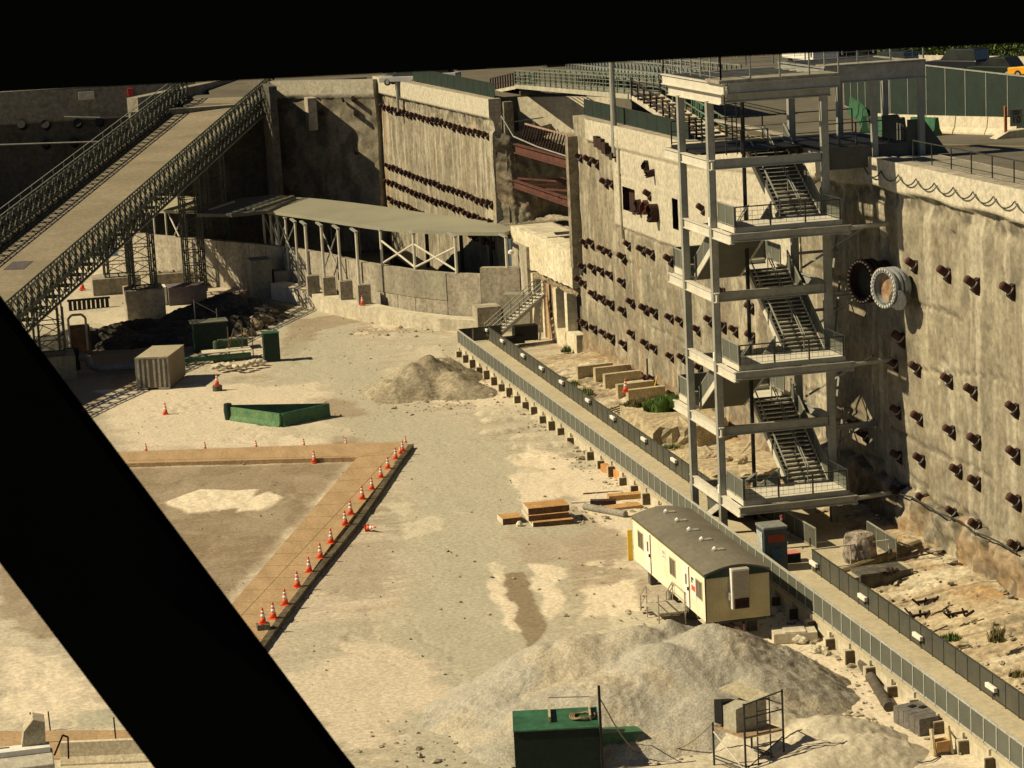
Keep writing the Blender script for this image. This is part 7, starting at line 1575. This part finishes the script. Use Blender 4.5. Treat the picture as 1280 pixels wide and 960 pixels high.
def stair(A, B, label_part, n):
    b = MB()
    for i in range(n): p = A.lerp(B, (i+.5)/n); b.cbox((p.x, p.y, p.z-.06), 2.0, abs((B-A).y)/n*1.02, .07)
    b.build('treads', concrete_pale, fb)
    for off in (-1.05, 1.05):
        o_ = Vector((off, 0, 0)); b = MB(); b.bar(A+o_-Vector((0, 0, .1)), B+o_-Vector((0, 0, .1)), .08, .3); b.build('stringer', concrete_pale, fb)
        b = MB()
        for h in (.55, 1.15): b.bar(A+o_+Vector((0, 0, h)), B+o_+Vector((0, 0, h)), .08)
        for i in range(11): p = A.lerp(B, i/10)+o_; b.bar(p, p+Vector((0, 0, 1.15)), .11)
        b.build('stair_railing', rust_dark if off < 0 else fgm, fb)
stair(A_, Vector((48.9, 216.5, 17.9)), 'l', 9); stair(B_, Vector((48.2, 151.5, 18.45)), 'r', 12)
tb2 = thing('truss_bridge', 'long low truss bridge deck parallel to and behind the footbridge', 'truss bridge', (54, 190, 18.5)); P0 = Vector((56.5, 222, 18.9)); P1 = Vector((52.2, 166, 20.6)); b = MB()
for dz in (0, .75, 1.5): b.bar(P0+Vector((0, 0, dz)), P1+Vector((0, 0, dz)), .12, .10)
n = 38
for i in range(n+1):
    p = P0.lerp(P1, i/n); b.bar(p, p+Vector((0, 0, 1.5)), .12)
    if i < n: q_ = P0.lerp(P1, (i+1)/n); b.bar(p, q_+Vector((0, 0, .75)), .07); b.bar(p+Vector((0, 0, 1.5)), q_+Vector((0, 0, .75)), .07)
b.build('truss', M('truss grey', (.28, .30, .26), (.18, .20, .17), 1.5, metal=.2, rough=.5), tb2)
b = MB(); b.bar(P0+Vector((1.5, 0, .1)), P1+Vector((1.5, 0, .1)), 2.8, .2); b.build('deck', M('pale truss deck', (.36, .36, .31)), tb2)
b = MB()
for dz in (0, .75, 1.5): b.bar(P0+Vector((3, 0, dz)), P1+Vector((3, 0, dz)), .12, .10)
for i in range(n+1): p = P0.lerp(P1, i/n)+Vector((3, 0, 0)); b.bar(p, p+Vector((0, 0, 1.5)), .12)
b.build('truss', MATS['truss grey'], tb2)
# stacked frames behind the tower roof
for k, (x0, x1, y_, z_, L) in enumerate(((62.0, 68.0, 212, 18.1, 'pallet of pale scaffold frames behind the low tower roof, left one'), (69.5, 76.0, 210, 18.1, 'pallet of pale scaffold frames behind the tower roof, right one'))):
    b = MB()
    for r_ in range(5):
        b.bar((x0, y_+r_*.9, z_+.4), (x1, y_+r_*.9, z_+.4), .10); b.bar((x0, y_+r_*.9, z_+2.6+.1*r_), (x1, y_+r_*.9, z_+2.6+.1*r_), .10); b.bar((x0, y_+r_*.9, z_+1.5), (x1, y_+r_*.9, z_+1.5), .08)
        for i in range(9): xx = x0+(x1-x0)*i/8; b.bar((xx, y_+r_*.9, z_), (xx, y_+r_*.9, z_+2.7+.1*r_), .10)
    b.bar((x0, y_, z_+.3), (x0, y_+3.6, z_+.3), .1); b.bar((x1, y_, z_+.3), (x1, y_+3.6, z_+.3), .1)
    single('frame_stack', b, steel_pale, L, 'scaffold frames', loc=((x0+x1)/2, y_, z_))
# far side of the street: hoarding and columns of a building
t = thing('hoarding', 'long pale hoarding with red top edge far behind the streaked wall', 'hoarding', (60, 262, 17.7)); b = MB(); b.hexa([(38, 268, 17.6), (74, 246, 17.6), (74.2, 246.3, 17.6), (38.2, 268.3, 17.6), (38, 268, 20.6), (74, 246, 20.6), (74.2, 246.3, 20.6), (38.2, 268.3, 20.6)]); b.build('boards', M('hoarding', (.55, .47, .32), (.42, .36, .24), .4), t)
b = MB(); b.bar((38, 267.9, 20.7), (74, 245.9, 20.7), .2, .25); b.build('red_edge', M('red edge', (.35, .09, .05)), t)
for k, (x, y, w_) in enumerate(((52.5, 254, 3.2), (45.2, 258, 2.0), (60.5, 246, 2.0))):
    b = MB(); b.box(x, x+w_, y, y+2, 17.6, 40); single('street_column', b, M('dark column', (.06, .05, .04)), ['wide dark column in front of the pale hoarding', 'dark column left of the wide one', 'dark column right of the wide one'][k], 'column', loc=(x, y, 17.6))
t = thing('city_building', 'dark city building mass far behind the street', 'building', (60, 300, 17)); b = MB(); b.box(-60, 200, 300, 330, 17, 70); b.build('wall', M('dark facade', (.09, .08, .065)), t)
b = MB()
for i in range(40):
    for j in range(6): x = -55+i*6.4; b.box(x, x+3.6, 299.8, 300.05, 21+j*5, 24+j*5)
b.m = [0]*len(b.f); b.build('window', glass_dark, t)['kind'] = 'stuff'
# marks on the rear wall
b = MB(); P = PY(108, 120, 280.6); b.box(P.x-.9, P.x+.9, 281.4, 281.6, P.z-.5, P.z+.5); 
P = PY(163, 116, 280.2); b = MB(); b.box(P.x-.3, P.x+.3, P.y-.3, P.y+.1, P.z-.4, P.z+.5); single('red_lamp_box', b, M('red box', (.55, .05, .04)), 'small red box on top of the shaded rear wall', 'box', loc=tuple(P))
P = PY(108, 120, 280.0); b = MB(); b.box(P.x-.9, P.x+.9, P.y-.2, P.y, P.z-.4, P.z+.5); single('pale_board', b, concrete_pale, 'small pale panel on the top strip of the shaded rear wall', 'panel', loc=tuple(P))
b = MB(); b.path([PY(x, y, 279.6) for x, y in ((0, 181), (60, 179), (125, 177))], .1, 5); b.path([PY(x, y, 279.6) for x, y in ((80, 146), (130, 147), (170, 145))], .08, 5); single('wall_pipes', b, steel, 'two thin pale pipes running along the shaded rear wall', 'pipes', loc=tuple(PY(60, 179, 279.6)))
for k, (x, y) in enumerate(((30, 160), (60, 160), (100, 158), (127, 157), (60, 184), (95, 182))):
    P = PY(x, y, 280.8); b = MB(); b.tube((P.x, 281.5, P.z), (P.x-.3, 280.3, P.z+.5), .5, 8); single('wall_anchor', b, black, 'dark anchor head on the shaded rear wall', 'anchor', 'dark anchors on the rear wall', loc=tuple(P))

# ------------------------------------------------------------------ backlit steel members of the viewing window, close to the camera
bk_ = M('backlit steel', (.004, .004, .004), (.003, .003, .003), 1, rough=.9, spec=0.0, fine=.05)  # near-black colour stands for the backlit shade of the members
def pane(px, d0, thick, name, label):
    q = []
    for x, y in px:
        v = ray(x, y); q.append(EYE+v*(d0/v.dot(F0)))
    b = MB(); b.extr(q, F0*thick); return single(name, b, bk_, label, 'steel beam', loc=tuple(sum(q, Vector())/len(q)))
pane([(-700, 148), (1900, 24), (1900, -420), (-700, -420)], 3.0, .22, 'black_girder', 'black out of focus girder across the top of the view')
pane([(-170, 150), (-13, 374), (423, 954), (700, 1302), (450, 1302), (193, 960), (0, 704), (-170, 478)], 3.3, .06, 'black_brace', 'black out of focus diagonal brace crossing the lower left of the view')
